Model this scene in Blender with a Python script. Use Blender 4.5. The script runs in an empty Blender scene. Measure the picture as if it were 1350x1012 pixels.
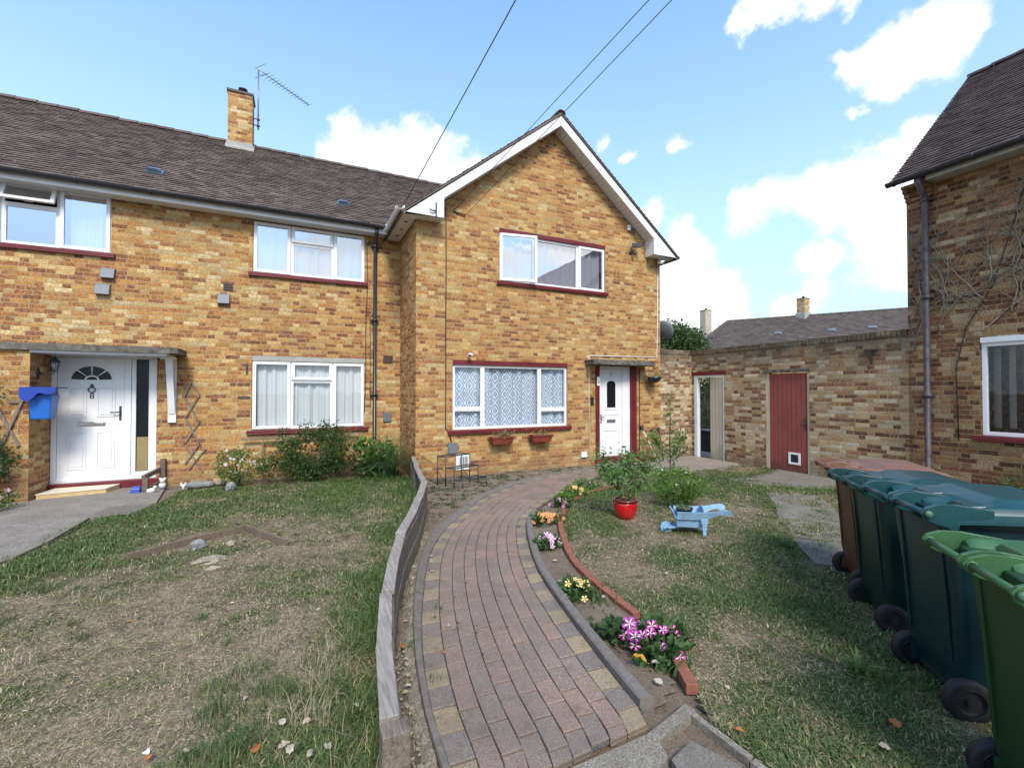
import bpy, bmesh, math, random
import numpy as np
from mathutils import Vector, Matrix, noise as mnoise
from mathutils.geometry import tessellate_polygon
random.seed(7); RNG = np.random.default_rng(7)
PI = math.pi
sc = bpy.context.scene
COL = sc.collection
R = math.radians

# ------------------------------------------------------------------ materials
def mat(name):
    m = bpy.data.materials.new(name); m.use_nodes = True
    nt = m.node_tree; nt.nodes.clear()
    return m, nt
def N(nt, t, **kw):
    n = nt.nodes.new(t)
    for k, v in kw.items():
        if k.startswith('i_'):
            key = k[2:]
            key = int(key) if key.isdigit() else key.replace('_', ' ')
            n.inputs[key].default_value = v
        else: setattr(n, k, v)
    return n
def Lk(nt, a, b): nt.links.new(a, b)
def math_(nt, op, a, b=None, c=None, clamp=False):
    n = nt.nodes.new('ShaderNodeMath'); n.operation = op; n.use_clamp = clamp
    for i, v in enumerate((a, b, c)):
        if v is None: continue
        if isinstance(v, (int, float)): n.inputs[i].default_value = v
        else: nt.links.new(v, n.inputs[i])
    return n.outputs[0]
def ramp(nt, fac, stops, interp='LINEAR'):
    n = nt.nodes.new('ShaderNodeValToRGB'); cr = n.color_ramp; cr.interpolation = interp
    while len(cr.elements) < len(stops): cr.elements.new(0.5)
    for e, (p, c) in zip(cr.elements, stops):
        e.position = p; e.color = (c[0], c[1], c[2], 1) if not isinstance(c, (int, float)) else (c, c, c, 1)
    nt.links.new(fac, n.inputs[0]); return n.outputs[0]
def mixc(nt, fac, a, b, blend='MIX'):
    n = nt.nodes.new('ShaderNodeMix'); n.data_type = 'RGBA'; n.blend_type = blend
    for i, v in ((0, fac), (6, a), (7, b)):
        if isinstance(v, (int, float)): n.inputs[i].default_value = v
        elif isinstance(v, tuple): n.inputs[i].default_value = (*v[:3], 1)
        else: nt.links.new(v, n.inputs[i])
    return n.outputs[2]
def noise_(nt, vec, scale, detail=4, rough=.55, dist=0, dim='3D'):
    n = nt.nodes.new('ShaderNodeTexNoise'); n.noise_dimensions = dim
    n.inputs['Scale'].default_value = scale; n.inputs['Detail'].default_value = detail
    n.inputs['Roughness'].default_value = rough; n.inputs['Distortion'].default_value = dist
    if vec is not None: nt.links.new(vec, n.inputs['Vector'])
    return n.outputs[0]
def pos(nt): return nt.nodes.new('ShaderNodeNewGeometry').outputs['Position']
def objc(nt): return nt.nodes.new('ShaderNodeTexCoord').outputs['Object']
def uvc(nt): return nt.nodes.new('ShaderNodeTexCoord').outputs['UV']
def finish(nt, col, rough=.8, bump=None, bstr=.3, bdist=.01, spec=.3, metal=0, coat=0, trans=None, alpha=None):
    b = nt.nodes.new('ShaderNodeBsdfPrincipled')
    o = nt.nodes.new('ShaderNodeOutputMaterial')
    for k, v in (('Base Color', col), ('Roughness', rough), ('Metallic', metal)):
        if isinstance(v, (int, float)): b.inputs[k].default_value = v
        elif isinstance(v, tuple): b.inputs[k].default_value = (*v[:3], 1)
        else: nt.links.new(v, b.inputs[k])
    b.inputs['Specular IOR Level'].default_value = spec
    b.inputs['Coat Weight'].default_value = coat
    if bump is not None:
        bn = nt.nodes.new('ShaderNodeBump'); bn.inputs['Strength'].default_value = bstr; bn.inputs['Distance'].default_value = bdist
        nt.links.new(bump, bn.inputs['Height']); nt.links.new(bn.outputs[0], b.inputs['Normal'])
    if trans:
        t = nt.nodes.new('ShaderNodeBsdfTranslucent')
        if isinstance(col, tuple): t.inputs[0].default_value = (*col, 1)
        else: nt.links.new(col, t.inputs[0])
        mx = nt.nodes.new('ShaderNodeMixShader'); mx.inputs[0].default_value = trans
        nt.links.new(b.outputs[0], mx.inputs[1]); nt.links.new(t.outputs[0], mx.inputs[2]); nt.links.new(mx.outputs[0], o.inputs[0])
    else: nt.links.new(b.outputs[0], o.inputs[0])
    return b

def m_paint(name, col, rough=.35, dirt=.12, spec=.4, scale=3, coat=0, metal=0, bump=0.0, dcol=None):
    m, nt = mat(name); p = pos(nt)
    n1 = noise_(nt, p, scale, 6, .65); n2 = noise_(nt, p, scale*14, 4, .6)
    f = math_(nt, 'ADD', math_(nt, 'MULTIPLY', n1, .7), math_(nt, 'MULTIPLY', n2, .3))
    f = ramp(nt, f, [(.38, 0), (.66, 1)])
    dark = dcol or tuple(c*(1-2.6*dirt) for c in col)
    c = mixc(nt, f, dark, col)
    r = math_(nt, 'MULTIPLY_ADD', n1, .25, rough-.12)
    finish(nt, c, r, n2 if bump else None, bump or .1, .004, spec, metal, coat)
    return m

def m_brick(name, stops, shift=0.0, mortar=(.46, .335, .20), dirt_top=None, contrast=1.0, base_dirt=.35):
    """Flemish bond from UV in metres."""
    m, nt = mat(name)
    sep = N(nt, 'ShaderNodeSeparateXYZ'); Lk(nt, uvc(nt), sep.inputs[0])
    u, v = sep.outputs[0], sep.outputs[1]
    row = math_(nt, 'FLOOR', math_(nt, 'DIVIDE', v, .0725))
    fv = math_(nt, 'MULTIPLY', math_(nt, 'FRACT', math_(nt, 'DIVIDE', v, .0725)), .0725)
    odd = math_(nt, 'MODULO', math_(nt, 'ADD', row, 1000), 2)
    u2 = math_(nt, 'ADD', math_(nt, 'ADD', u, 300), math_(nt, 'MULTIPLY', odd, .16875))
    wr = N(nt, 'ShaderNodeTexWhiteNoise', noise_dimensions='1D'); Lk(nt, row, wr.inputs['W'])
    strow = math_(nt, 'GREATER_THAN', wr.outputs['Value'], .62)
    per = math_(nt, 'SUBTRACT', .3375, math_(nt, 'MULTIPLY', strow, .1125))
    u2 = math_(nt, 'ADD', u2, math_(nt, 'MULTIPLY', wr.outputs['Value'], .11))
    p = math_(nt, 'DIVIDE', u2, per)
    cell = math_(nt, 'FLOOR', p)
    f = math_(nt, 'MULTIPLY', math_(nt, 'FRACT', p), per)
    # in three rows of four, two neighbouring short bricks read as one long one (mixed bond)
    hd = math_(nt, 'GREATER_THAN', f, .225)
    lo = math_(nt, 'MULTIPLY', hd, .225)
    wdt = math_(nt, 'SUBTRACT', .225, math_(nt, 'MULTIPLY', hd, .1125))
    lu = math_(nt, 'SUBTRACT', f, lo)
    du = math_(nt, 'MINIMUM', lu, math_(nt, 'SUBTRACT', wdt, lu))
    dv = math_(nt, 'MINIMUM', fv, math_(nt, 'SUBTRACT', .0725, fv))
    d = math_(nt, 'MINIMUM', du, dv)
    P = pos(nt)
    wob = noise_(nt, P, 42, 5, .75)
    d = math_(nt, 'ADD', d, math_(nt, 'MULTIPLY', math_(nt, 'SUBTRACT', wob, .5), .017))
    brickm = ramp(nt, math_(nt, 'MULTIPLY', d, 100), [(.22, 0), (.85, 1)])      # 0 mortar
    smear = ramp(nt, noise_(nt, P, 17, 6, .8), [(.50, 0), (.72, .7)]); brickm = math_(nt, 'MULTIPLY', brickm, math_(nt, 'SUBTRACT', 1, smear))
    cid = N(nt, 'ShaderNodeCombineXYZ')
    Lk(nt, math_(nt, 'MULTIPLY_ADD', cell, 2, hd), cid.inputs[0]); Lk(nt, row, cid.inputs[1])
    wn = N(nt, 'ShaderNodeTexWhiteNoise', noise_dimensions='3D'); Lk(nt, cid.outputs[0], wn.inputs[0])
    rnd = wn.outputs['Value']; sepc = N(nt, 'ShaderNodeSeparateColor'); Lk(nt, wn.outputs['Color'], sepc.inputs[0])
    big = noise_(nt, P, .55, 3, .6); med = noise_(nt, P, 2.2, 3, .6)
    x = math_(nt, 'ADD', math_(nt, 'MULTIPLY', math_(nt, 'SUBTRACT', rnd, .5), contrast), .5+shift)
    x = math_(nt, 'ADD', x, math_(nt, 'MULTIPLY', math_(nt, 'SUBTRACT', big, .5), .6))
    x = math_(nt, 'ADD', x, math_(nt, 'MULTIPLY', math_(nt, 'SUBTRACT', med, .5), .18))
    fine = noise_(nt, P, 38, 5, .7)
    x = math_(nt, 'ADD', x, math_(nt, 'MULTIPLY', math_(nt, 'SUBTRACT', fine, .5), 1.25), clamp=True)
    c = ramp(nt, x, stops)
    spk = noise_(nt, P, 80, 4, .8)
    val = math_(nt, 'ADD', math_(nt, 'MULTIPLY', fine, .7), math_(nt, 'MULTIPLY', spk, 1.1)); val = math_(nt, 'SUBTRACT', val, .36)
    val = math_(nt, 'MULTIPLY', math_(nt, 'ADD', val, .42), math_(nt, 'MULTIPLY_ADD', sepc.outputs[1], .38, .82))
    hsv = N(nt, 'ShaderNodeHueSaturation'); Lk(nt, c, hsv.inputs['Color']); Lk(nt, val, hsv.inputs['Value'])
    mor = mixc(nt, ramp(nt, spk, [(.38, 0), (.6, 1)]), tuple(k*.62 for k in mortar), mortar)
    c = mixc(nt, brickm, mor, hsv.outputs[0])
    # soot / moss low on the wall and, if asked, along the top
    g = N(nt, 'ShaderNodeSeparateXYZ'); Lk(nt, P, g.inputs[0])
    z = g.outputs[2]
    low = ramp(nt, math_(nt, 'ADD', math_(nt, 'MULTIPLY', z, 1.4), math_(nt, 'MULTIPLY', med, .7)), [(.35, 1), (.8, 0)])
    c = mixc(nt, math_(nt, 'MULTIPLY', low, base_dirt), c, (.12, .10, .075))
    if dirt_top:
        z0, z1 = dirt_top
        t = math_(nt, 'DIVIDE', math_(nt, 'SUBTRACT', z, z0), z1-z0)
        t = math_(nt, 'ADD', t, math_(nt, 'MULTIPLY', math_(nt, 'SUBTRACT', noise_(nt, P, 1.3, 5, .7), .5), 2.2), clamp=True)
        c = mixc(nt, math_(nt, 'MULTIPLY', t, .8), c, (.062, .055, .047))
    st = ramp(nt, noise_(nt, P, 1.1, 6, .75), [(.5, 0), (.75, 1)])
    c = mixc(nt, math_(nt, 'MULTIPLY', st, .38 if dirt_top else .25), c, (.13, .10, .07))
    h = math_(nt, 'ADD', math_(nt, 'MULTIPLY', brickm, 1.0), math_(nt, 'MULTIPLY', fine, .5))
    h = math_(nt, 'ADD', h, math_(nt, 'MULTIPLY', rnd, .25))
    finish(nt, c, .9, h, .55, .006, .2)
    return m
GOLD = [(0.0, (.15, .060, .034)), (.18, (.27, .108, .045)), (.36, (.385, .178, .052)), (.54, (.425, .238, .078)), (.72, (.465, .31, .122)), (.88, (.52, .39, .185)), (1.0, (.57, .49, .33))]
M = {}
M['brick_left'] = m_brick('brick_golden_left', GOLD, -.03, contrast=.78)
M['brick_gable'] = m_brick('brick_golden_gable', GOLD, -.05, contrast=.68)
M['brick_garden'] = m_brick('brick_garden_wall', [(0, (.11, .050, .028)), (.25, (.25, .115, .055)), (.5, (.37, .24, .115)), (.75, (.45, .35, .20)), (1, (.52, .45, .33))], .03, mortar=(.40, .335, .23), dirt_top=(1.95, 2.62), base_dirt=.7)
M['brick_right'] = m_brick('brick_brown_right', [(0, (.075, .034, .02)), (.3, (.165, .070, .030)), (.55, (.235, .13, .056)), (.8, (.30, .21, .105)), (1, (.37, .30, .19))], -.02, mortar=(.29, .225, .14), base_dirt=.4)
M['brick_far'] = m_brick('brick_far', GOLD, .2)

def m_tiles(name, cols, lichen=.5):
    m, nt = mat(name)
    g = N(nt, 'ShaderNodeNewGeometry'); rnd = g.outputs['Random Per Island']; P = g.outputs['Position']
    big = noise_(nt, P, .8, 4, .6); x = math_(nt, 'ADD', math_(nt, 'MULTIPLY', rnd, .75), math_(nt, 'MULTIPLY', math_(nt, 'SUBTRACT', big, .35), .7), clamp=True)
    c = ramp(nt, x, cols)
    fine = noise_(nt, P, 45, 5, .7)
    c = mixc(nt, math_(nt, 'MULTIPLY', fine, .6), c, (.045, .038, .036))
    sp = ramp(nt, noise_(nt, P, 22, 2, .5), [(.63, 0), (.70, 1)])
    sp2 = ramp(nt, noise_(nt, P, 1.5, 3, .6), [(.42, 0), (.62, 1)])
    c = mixc(nt, math_(nt, 'MULTIPLY', math_(nt, 'MULTIPLY', sp, sp2), lichen), c, (.42, .42, .38))
    mo = ramp(nt, noise_(nt, P, 2.4, 6, .75), [(.50, 0), (.68, .55)]); c = mixc(nt, mo, c, (.13, .12, .085))
    finish(nt, c, .82, fine, .4, .004, .3)
    return m
M['tiles'] = m_tiles('roof_tiles', [(0, (.085, .058, .050)), (.3, (.13, .092, .078)), (.6, (.17, .128, .106)), (.85, (.20, .16, .13)), (1, (.25, .21, .17))])
M['tiles_right'] = m_tiles('roof_tiles_right', [(0, (.042, .027, .027)), (.5, (.070, .044, .042)), (1, (.105, .072, .064))], .15)
M['tiles_far'] = m_tiles('roof_tiles_far', [(0, (.085, .064, .058)), (.5, (.125, .10, .09)), (1, (.17, .14, .125))], .7)

M['white'] = m_paint('upvc_white', (.80, .81, .83), .28, .035, .45)
M['soffit'] = m_paint('soffit_white', (.74, .75, .76), .5, .05)
def m_soffit():
    m, nt = mat('soffit_boards'); P = pos(nt); s = N(nt, 'ShaderNodeSeparateXYZ'); Lk(nt, P, s.inputs[0])
    f = math_(nt, 'FRACT', math_(nt, 'MULTIPLY', math_(nt, 'ADD', s.outputs[0], 50), 1/.085))
    g = ramp(nt, f, [(0, 0), (.06, 1), (.94, 1), (1, 0)])
    c = mixc(nt, g, (.22, .22, .22), (.66, .66, .66))
    finish(nt, c, .5, g, .6, .004); return m
M['soffit_boards'] = m_soffit()
M['maroon'] = m_paint('maroon_paint', (.17, .022, .027), .4, .15)
M['concrete'] = m_paint('weathered_concrete', (.22, .205, .175), .9, .24, .2, 9, bump=.6, dcol=(.055, .052, .045))
M['lintel_grey'] = m_paint('render_grey', (.40, .40, .37), .9, .1, .2, 8, bump=.3)
M['black'] = m_paint('black_plastic', (.022, .025, .032), .3, .1, .5)
M['dark_metal'] = m_paint('dark_metal', (.05, .053, .058), .45, .2, .5)
M['chrome'] = m_paint('chrome', (.75, .75, .75), .15, .05, .5, metal=1)
M['dark_glass'] = m_paint('dark_obscure_glass', (.010, .012, .015), .2, .1, .35)
M['grey_plastic'] = m_paint('grey_plastic', (.17, .19, .215), .5, .1)
M['brown_plastic'] = m_paint('brown_vent', (.085, .06, .05), .6, .1)
M['rvent'] = m_paint('slate_blue_plastic', (.13, .19, .27), .35, .1, .6)
M['blue_plastic'] = m_paint('blue_plastic', (.018, .145, .56), .35, .08, .5)
M['blue_dark'] = m_paint('blue_plastic_deep', (.02, .06, .36), .35, .08, .5)
M['purple_pipe'] = m_paint('flaking_pipe', (.026, .026, .034), .5, .3, .4, 9, dcol=(.10, .085, .092))
M['terracotta'] = m_paint('terracotta_plastic', (.25, .05, .03), .6, .15)
M['redglaze'] = m_paint('red_glaze', (.50, .008, .012), .12, .10, .6, coat=.7)
M['potrim'] = m_paint('pot_rim', (.16, .012, .014), .2, .2, .6, coat=.4)
M['paleblue'] = m_paint('pale_blue_paint', (.27, .48, .68), .6, .10, .3, 12, bump=.3, dcol=(.20, .32, .44))
M['edging'] = m_paint('red_brick_edging', (.33, .13, .085), .9, .16, .2, 18, bump=.6)
M['kerb'] = m_paint('kerb_concrete', (.215, .19, .17), .92, .15, .2, 25, bump=.6)
M['stone'] = m_paint('grey_stone', (.30, .30, .29), .85, .2, .3, 20, bump=.6)
M['stone_pale'] = m_paint('pale_rubble', (.42, .37, .27), .9, .2, .3, 20, bump=.6)
M['ornament_white'] = m_paint('white_plaster', (.70, .70, .68), .7, .1)
M['rubber'] = m_paint('rubber', (.018, .018, .02), .6, .15, .4)
M['hub'] = m_paint('wheel_hub', (.03, .03, .034), .4, .15, .5)
M['binteal'] = m_paint('bin_teal', (.0025, .026, .032), .36, .10, .55, 6)
M['bindark'] = m_paint('bin_dark_green', (.003, .021, .020), .38, .12, .55, 6)
M['bingreen'] = m_paint('bin_green', (.015, .052, .019), .42, .10, .5, 6)
M['binbrown'] = m_paint('bin_brown', (.10, .045, .027), .46, .12, .45, 6)
M['binteal_lid'] = m_paint('bin_teal_lid', (.008, .062, .068), .38, .12, .5, 6)
M['bindark_lid'] = m_paint('bin_dark_green_lid', (.007, .048, .047), .40, .12, .5, 6)
M['bingreen_lid'] = m_paint('bin_green_lid', (.045, .135, .050), .45, .12, .5, 6)
M['binbrown_lid'] = m_paint('bin_brown_lid', (.20, .10, .065), .5, .12, .45, 6)
M['binknob'] = m_paint('bin_knob', (.07, .16, .09), .4, .1)
M['wire'] = m_paint('wire', (.03, .03, .035), .6, .1)
M['alu'] = m_paint('aluminium', (.32, .33, .35), .4, .15, .5, metal=.6)
M['cream'] = m_paint('cream_render', (.50, .46, .36), .9, .1)
M['plaque'] = m_paint('plaque', (.85, .85, .83), .5, .03)
M['blind'] = m_paint('blind_fabric', (.25, .23, .20), .9, .1)
M['room'] = m_paint('room_dark', (.05, .045, .04), .9, .1)
M['cardboard'] = m_paint('inner_panel', (.34, .26, .13), .9, .1)

def m_wood(name, base, dark, axis=2, scale=14, str_=.5):
    m, nt = mat(name); P = objc(nt)
    mp = N(nt, 'ShaderNodeMapping'); s = [scale*6]*3; s[axis] = scale*.35; mp.inputs['Scale'].default_value = s
    Lk(nt, P, mp.inputs[0])
    n1 = noise_(nt, mp.outputs[0], 1, 6, .65, .6); n2 = noise_(nt, P, 4, 4, .6)
    f = math_(nt, 'ADD', math_(nt, 'MULTIPLY', n1, .75), math_(nt, 'MULTIPLY', n2, .3))
    c = mixc(nt, ramp(nt, f, [(.36, 0), (.64, 1)]), dark, base)
    finish(nt, c, .85, n1, str_, .004, .2); return m
M['greywood'] = m_wood('weathered_fence_wood', (.33, .30, .265), (.15, .13, .11), 1)
M['greywood_dark'] = m_wood('weathered_wood_side', (.22, .185, .15), (.07, .055, .042), 1)
M['brownwood'] = m_wood('brown_wood', (.20, .155, .115), (.075, .055, .042), 0)
M['trelliswood'] = m_wood('trellis_wood', (.26, .21, .165), (.12, .09, .07), 2)
M['newwood'] = m_wood('new_pine', (.62, .46, .24), (.45, .31, .14), 0)
M['newwood_top'] = m_wood('pale_board', (.72, .66, .54), (.58, .50, .38), 0)
M['reddoor'] = m_wood('faded_red_paint', (.26, .045, .045), (.12, .022, .026), 2, 9, .3)
M['creamdoor'] = m_wood('faded_cream_boards', (.55, .50, .38), (.38, .33, .24), 2, 9, .3)
M['stem'] = m_paint('stem_brown', (.10, .07, .045), .8, .2)
M['stem_green'] = m_paint('stem_green', (.12, .17, .05), .7, .2)
M['deadvine'] = m_paint('dead_vine', (.30, .27, .23), .9, .2)

def m_boards(name, a, b, groove=.095, axis=1):
    m, nt = mat(name); P = pos(nt); s = N(nt, 'ShaderNodeSeparateXYZ'); Lk(nt, P, s.inputs[0])
    f = math_(nt, 'FRACT', math_(nt, 'MULTIPLY', math_(nt, 'ADD', s.outputs[axis], 50), 1/groove))
    g = ramp(nt, f, [(0, 0), (.07, 1), (.93, 1), (1, 0)])
    mp = N(nt, 'ShaderNodeMapping'); mp.inputs['Scale'].default_value = (40, 40, 2.2); Lk(nt, P, mp.inputs[0])
    n = noise_(nt, mp.outputs[0], 1, 6, .7); n2 = noise_(nt, P, 3, 5, .7)
    x = ramp(nt, math_(nt, 'ADD', math_(nt, 'MULTIPLY', n, .6), math_(nt, 'MULTIPLY', n2, .4)), [(.36, 0), (.62, 1)])
    c = mixc(nt, x, b, a); c = mixc(nt, g, tuple(k*.35 for k in b), c)
    sepz = s.outputs[2]
    wear = math_(nt, 'MULTIPLY', ramp(nt, math_(nt, 'ADD', sepz, n2), [(.45, 1), (.85, 0)]), .7)
    c = mixc(nt, wear, c, tuple(k*.45+.02 for k in b))
    finish(nt, c, .75, math_(nt, 'ADD', math_(nt, 'MULTIPLY', n, .3), g), .6, .006); return m
M['red_boards'] = m_boards('red_boarded_door', (.31, .080, .068), (.20, .058, .050))
M['cream_boards'] = m_boards('cream_boarded_gate', (.62, .58, .47), (.48, .44, .34), .11)

def m_glass(name, refl=.16, tint=(.93, .96, .97)):
    m, nt = mat(name)
    lw = N(nt, 'ShaderNodeLayerWeight'); lw.inputs[0].default_value = .5
    P = pos(nt); bn = N(nt, 'ShaderNodeBump'); bn.inputs['Strength'].default_value = .06; bn.inputs['Distance'].default_value = .02
    Lk(nt, noise_(nt, P, 2.3, 2, .5), bn.inputs['Height'])
    f = math_(nt, 'MULTIPLY_ADD', math_(nt, 'POWER', lw.outputs['Facing'], 4), 1-refl, refl, clamp=True)
    t = N(nt, 'ShaderNodeBsdfTransparent'); t.inputs[0].default_value = (.98, .99, .99, 1)
    g = N(nt, 'ShaderNodeBsdfGlossy'); g.inputs['Roughness'].default_value = .0; g.inputs[0].default_value = (.95, .97, 1, 1)
    Lk(nt, bn.outputs[0], g.inputs['Normal'])
    mx = N(nt, 'ShaderNodeMixShader'); Lk(nt, f, mx.inputs[0]); Lk(nt, t.outputs[0], mx.inputs[1]); Lk(nt, g.outputs[0], mx.inputs[2])
    o = N(nt, 'ShaderNodeOutputMaterial'); Lk(nt, mx.outputs[0], o.inputs[0]); return m
M['glass'] = m_glass('window_glass', .12)
M['glass_dim'] = m_glass('window_glass_dim', .05)
M['glass_up'] = m_glass('window_glass_upper', .50)
def m_curtain(name, base, pat=None):
    m, nt = mat(name); s = N(nt, 'ShaderNodeSeparateXYZ'); Lk(nt, pos(nt), s.inputs[0])
    x, z = s.outputs[0], s.outputs[2]
    c = base
    if pat:
        fx = math_(nt, 'FRACT', math_(nt, 'MULTIPLY', math_(nt, 'ADD', x, 20), 1/.22)); fz = math_(nt, 'FRACT', math_(nt, 'MULTIPLY', math_(nt, 'ADD', z, 20), 1/.34))
        a = math_(nt, 'ABSOLUTE', math_(nt, 'SUBTRACT', fx, .5)); b = math_(nt, 'ABSOLUTE', math_(nt, 'SUBTRACT', fz, .5))
        d = math_(nt, 'ADD', a, b)
        w = math_(nt, 'ABSOLUTE', math_(nt, 'SUBTRACT', math_(nt, 'FRACT', math_(nt, 'MULTIPLY', d, 4)), .5))
        w2 = math_(nt, 'ADD', w, math_(nt, 'MULTIPLY', noise_(nt, pos(nt), 60, 3, .6), .25))
        k = ramp(nt, w2, [(.28, 0), (.55, 1)])
        c = mixc(nt, k, (base[0]*.34, base[1]*.42, base[2]*.52), base)
    n = noise_(nt, pos(nt), 30, 3, .6)
    c = mixc(nt, math_(nt, 'MULTIPLY', n, .2), c, tuple(q*.6 for q in base))
    finish(nt, c, .95, None, trans=.12, spec=0); return m
M['net'] = m_curtain('net_curtain', (.66, .70, .72))
M['lace'] = m_curtain('lace_curtain', (.82, .90, 1.0), True)
M['lilac'] = m_curtain('lilac_curtain', (.78, .78, .92))

def m_leaf(name, a, b, trans=.3, rough=.5):
    m, nt = mat(name); g = N(nt, 'ShaderNodeNewGeometry')
    n = noise_(nt, g.outputs['Position'], 6, 3, .6)
    x = math_(nt, 'ADD', math_(nt, 'MULTIPLY', g.outputs['Random Per Island'], .75), math_(nt, 'MULTIPLY', n, .35), clamp=True)
    finish(nt, mixc(nt, x, a, b), rough, trans=trans, spec=.35); return m
M['leaf_shrub'] = m_leaf('leaf_shrub', (.022, .055, .012), (.085, .15, .035))
M['leaf_bright'] = m_leaf('leaf_bright', (.055, .13, .02), (.16, .27, .05))
M['leaf_hosta'] = m_leaf('leaf_broad', (.05, .12, .02), (.14, .25, .05))
M['leaf_rose'] = m_leaf('leaf_rose', (.06, .11, .02), (.18, .24, .06))
M['leaf_grassy'] = m_leaf('leaf_strap', (.035, .09, .025), (.14, .23, .10))
M['leaf_chili'] = m_leaf('leaf_chili', (.065, .14, .035), (.19, .30, .10))
M['leaf_dark'] = m_leaf('leaf_dark', (.02, .05, .018), (.05, .10, .03))
M['leaf_flower'] = m_leaf('leaf_flowerbed', (.03, .075, .02), (.09, .16, .05))
M['leaf_tree'] = m_leaf('leaf_tree', (.04, .075, .025), (.13, .19, .07))
M['leaf_dry'] = m_leaf('leaf_dry', (.20, .17, .06), (.36, .30, .14))
M['grass_long'] = m_leaf('grass_long', (.045, .095, .02), (.15, .19, .06), .25)
M['grass_straw'] = m_leaf('grass_straw', (.30, .25, .14), (.48, .42, .28), .2, .8)
for k, a, b in (('fl_magenta', (.42, .03, .22), (.62, .10, .42)), ('fl_purple', (.30, .02, .26), (.50, .06, .42)), ('fl_pink', (.72, .30, .52), (.80, .50, .66)), ('fl_orange', (.60, .13, .04), (.75, .36, .14)), ('fl_yellow', (.72, .50, .12), (.82, .68, .32)), ('fl_white', (.75, .72, .70), (.85, .83, .80)),
                ('dead_tan', (.44, .33, .22), (.58, .47, .36)), ('dead_orange', (.40, .12, .03), (.50, .20, .06)), ('dead_yellow', (.50, .26, .02), (.62, .36, .05)), ('dead_pale', (.44, .38, .29), (.56, .50, .40))):
    M[k] = m_leaf(k, a, b, .2, .6)

def m_attr(name, rough=.95, bstr=.8, trans=None):
    """lawn colour comes from the mesh's own 'tone' attribute: r = greenness, g = dryness"""
    m, nt = mat(name); a = N(nt, 'ShaderNodeAttribute', attribute_name='tone'); s = N(nt, 'ShaderNodeSeparateColor'); Lk(nt, a.outputs['Color'], s.inputs[0])
    P = pos(nt); g = N(nt, 'ShaderNodeNewGeometry')
    return m, nt, s.outputs[0], P, g.outputs['Random Per Island']
def lawn_ground():
    m, nt, gr, P, _ = m_attr('lawn_ground')
    mp = N(nt, 'ShaderNodeMapping'); mp.inputs['Scale'].default_value = (1, .45, 1); mp.inputs['Rotation'].default_value = (0, 0, .5); Lk(nt, P, mp.inputs[0])
    f1 = noise_(nt, mp.outputs[0], 90, 5, .75, .8); f2 = noise_(nt, P, 240, 4, .7, .5); f3 = noise_(nt, P, 11, 6, .75); f4 = noise_(nt, P, 3.2, 5, .7)
    fib = math_(nt, 'ADD', math_(nt, 'MULTIPLY', f1, .6), math_(nt, 'MULTIPLY', f2, .4))
    dry = ramp(nt, fib, [(.34, (.065, .050, .031)), (.43, (.215, .165, .10)), (.52, (.385, .31, .195)), (.62, (.56, .48, .33))])
    soil = ramp(nt, fib, [(.3, (.05, .04, .03)), (.5, (.15, .12, .09)), (.7, (.26, .215, .165))])
    dry = mixc(nt, ramp(nt, f3, [(.42, 0), (.62, 1)]), soil, dry)
    grn = ramp(nt, fib, [(.32, (.022, .036, .012)), (.5, (.075, .11, .032)), (.68, (.16, .20, .075))])
    x = math_(nt, 'ADD', gr, math_(nt, 'MULTIPLY', math_(nt, 'SUBTRACT', f3, .5), 1.3), clamp=True)
    c = mixc(nt, ramp(nt, x, [(.35, 0), (.65, 1)]), dry, grn)
    c = mixc(nt, ramp(nt, f4, [(.42, 0), (.66, .5)]), c, (.085, .066, .048))
    finish(nt, c, .95, math_(nt, 'ADD', fib, f3), .9, .02, .1); return m
M['lawn'] = lawn_ground()
def blade_mat():
    m, nt, gr, P, rnd = m_attr('lawn_blades')
    x = math_(nt, 'ADD', gr, math_(nt, 'MULTIPLY', math_(nt, 'SUBTRACT', rnd, .5), .75), clamp=True)
    c = ramp(nt, x, [(.12, (.43, .35, .225)), (.32, (.33, .265, .145)), (.46, (.16, .185, .07)), (.70, (.078, .122, .038)), (1, (.105, .165, .055))])
    v = math_(nt, 'MULTIPLY_ADD', math_(nt, 'FRACT', math_(nt, 'MULTIPLY', rnd, 17.3)), .8, .6)
    h = N(nt, 'ShaderNodeHueSaturation'); Lk(nt, c, h.inputs['Color']); Lk(nt, v, h.inputs['Value'])
    finish(nt, h.outputs[0], .7, trans=.2, spec=.2); return m
M['blades'] = blade_mat()
def m_soil():
    m, nt = mat('bare_soil'); P = pos(nt)
    a = noise_(nt, P, 55, 6, .75); b = noise_(nt, P, 5, 5, .7); s = noise_(nt, P, 160, 3, .6)
    c = ramp(nt, math_(nt, 'ADD', math_(nt, 'MULTIPLY', a, .6), math_(nt, 'MULTIPLY', s, .4)), [(.3, (.10, .08, .06)), (.5, (.27, .215, .16)), (.66, (.39, .32, .25)), (.8, (.50, .43, .34))])
    c = mixc(nt, ramp(nt, b, [(.4, 0), (.7, .5)]), c, (.085, .068, .048))
    v = N(nt, 'ShaderNodeTexVoronoi'); v.inputs['Scale'].default_value = 70; Lk(nt, P, v.inputs['Vector'])
    c = mixc(nt, ramp(nt, v.outputs['Distance'], [(.12, .5), (.2, 0)]), c, (.40, .35, .28))
    finish(nt, c, .95, math_(nt, 'ADD', a, s), .9, .02, .1); return m
M['soil'] = m_soil()
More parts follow.
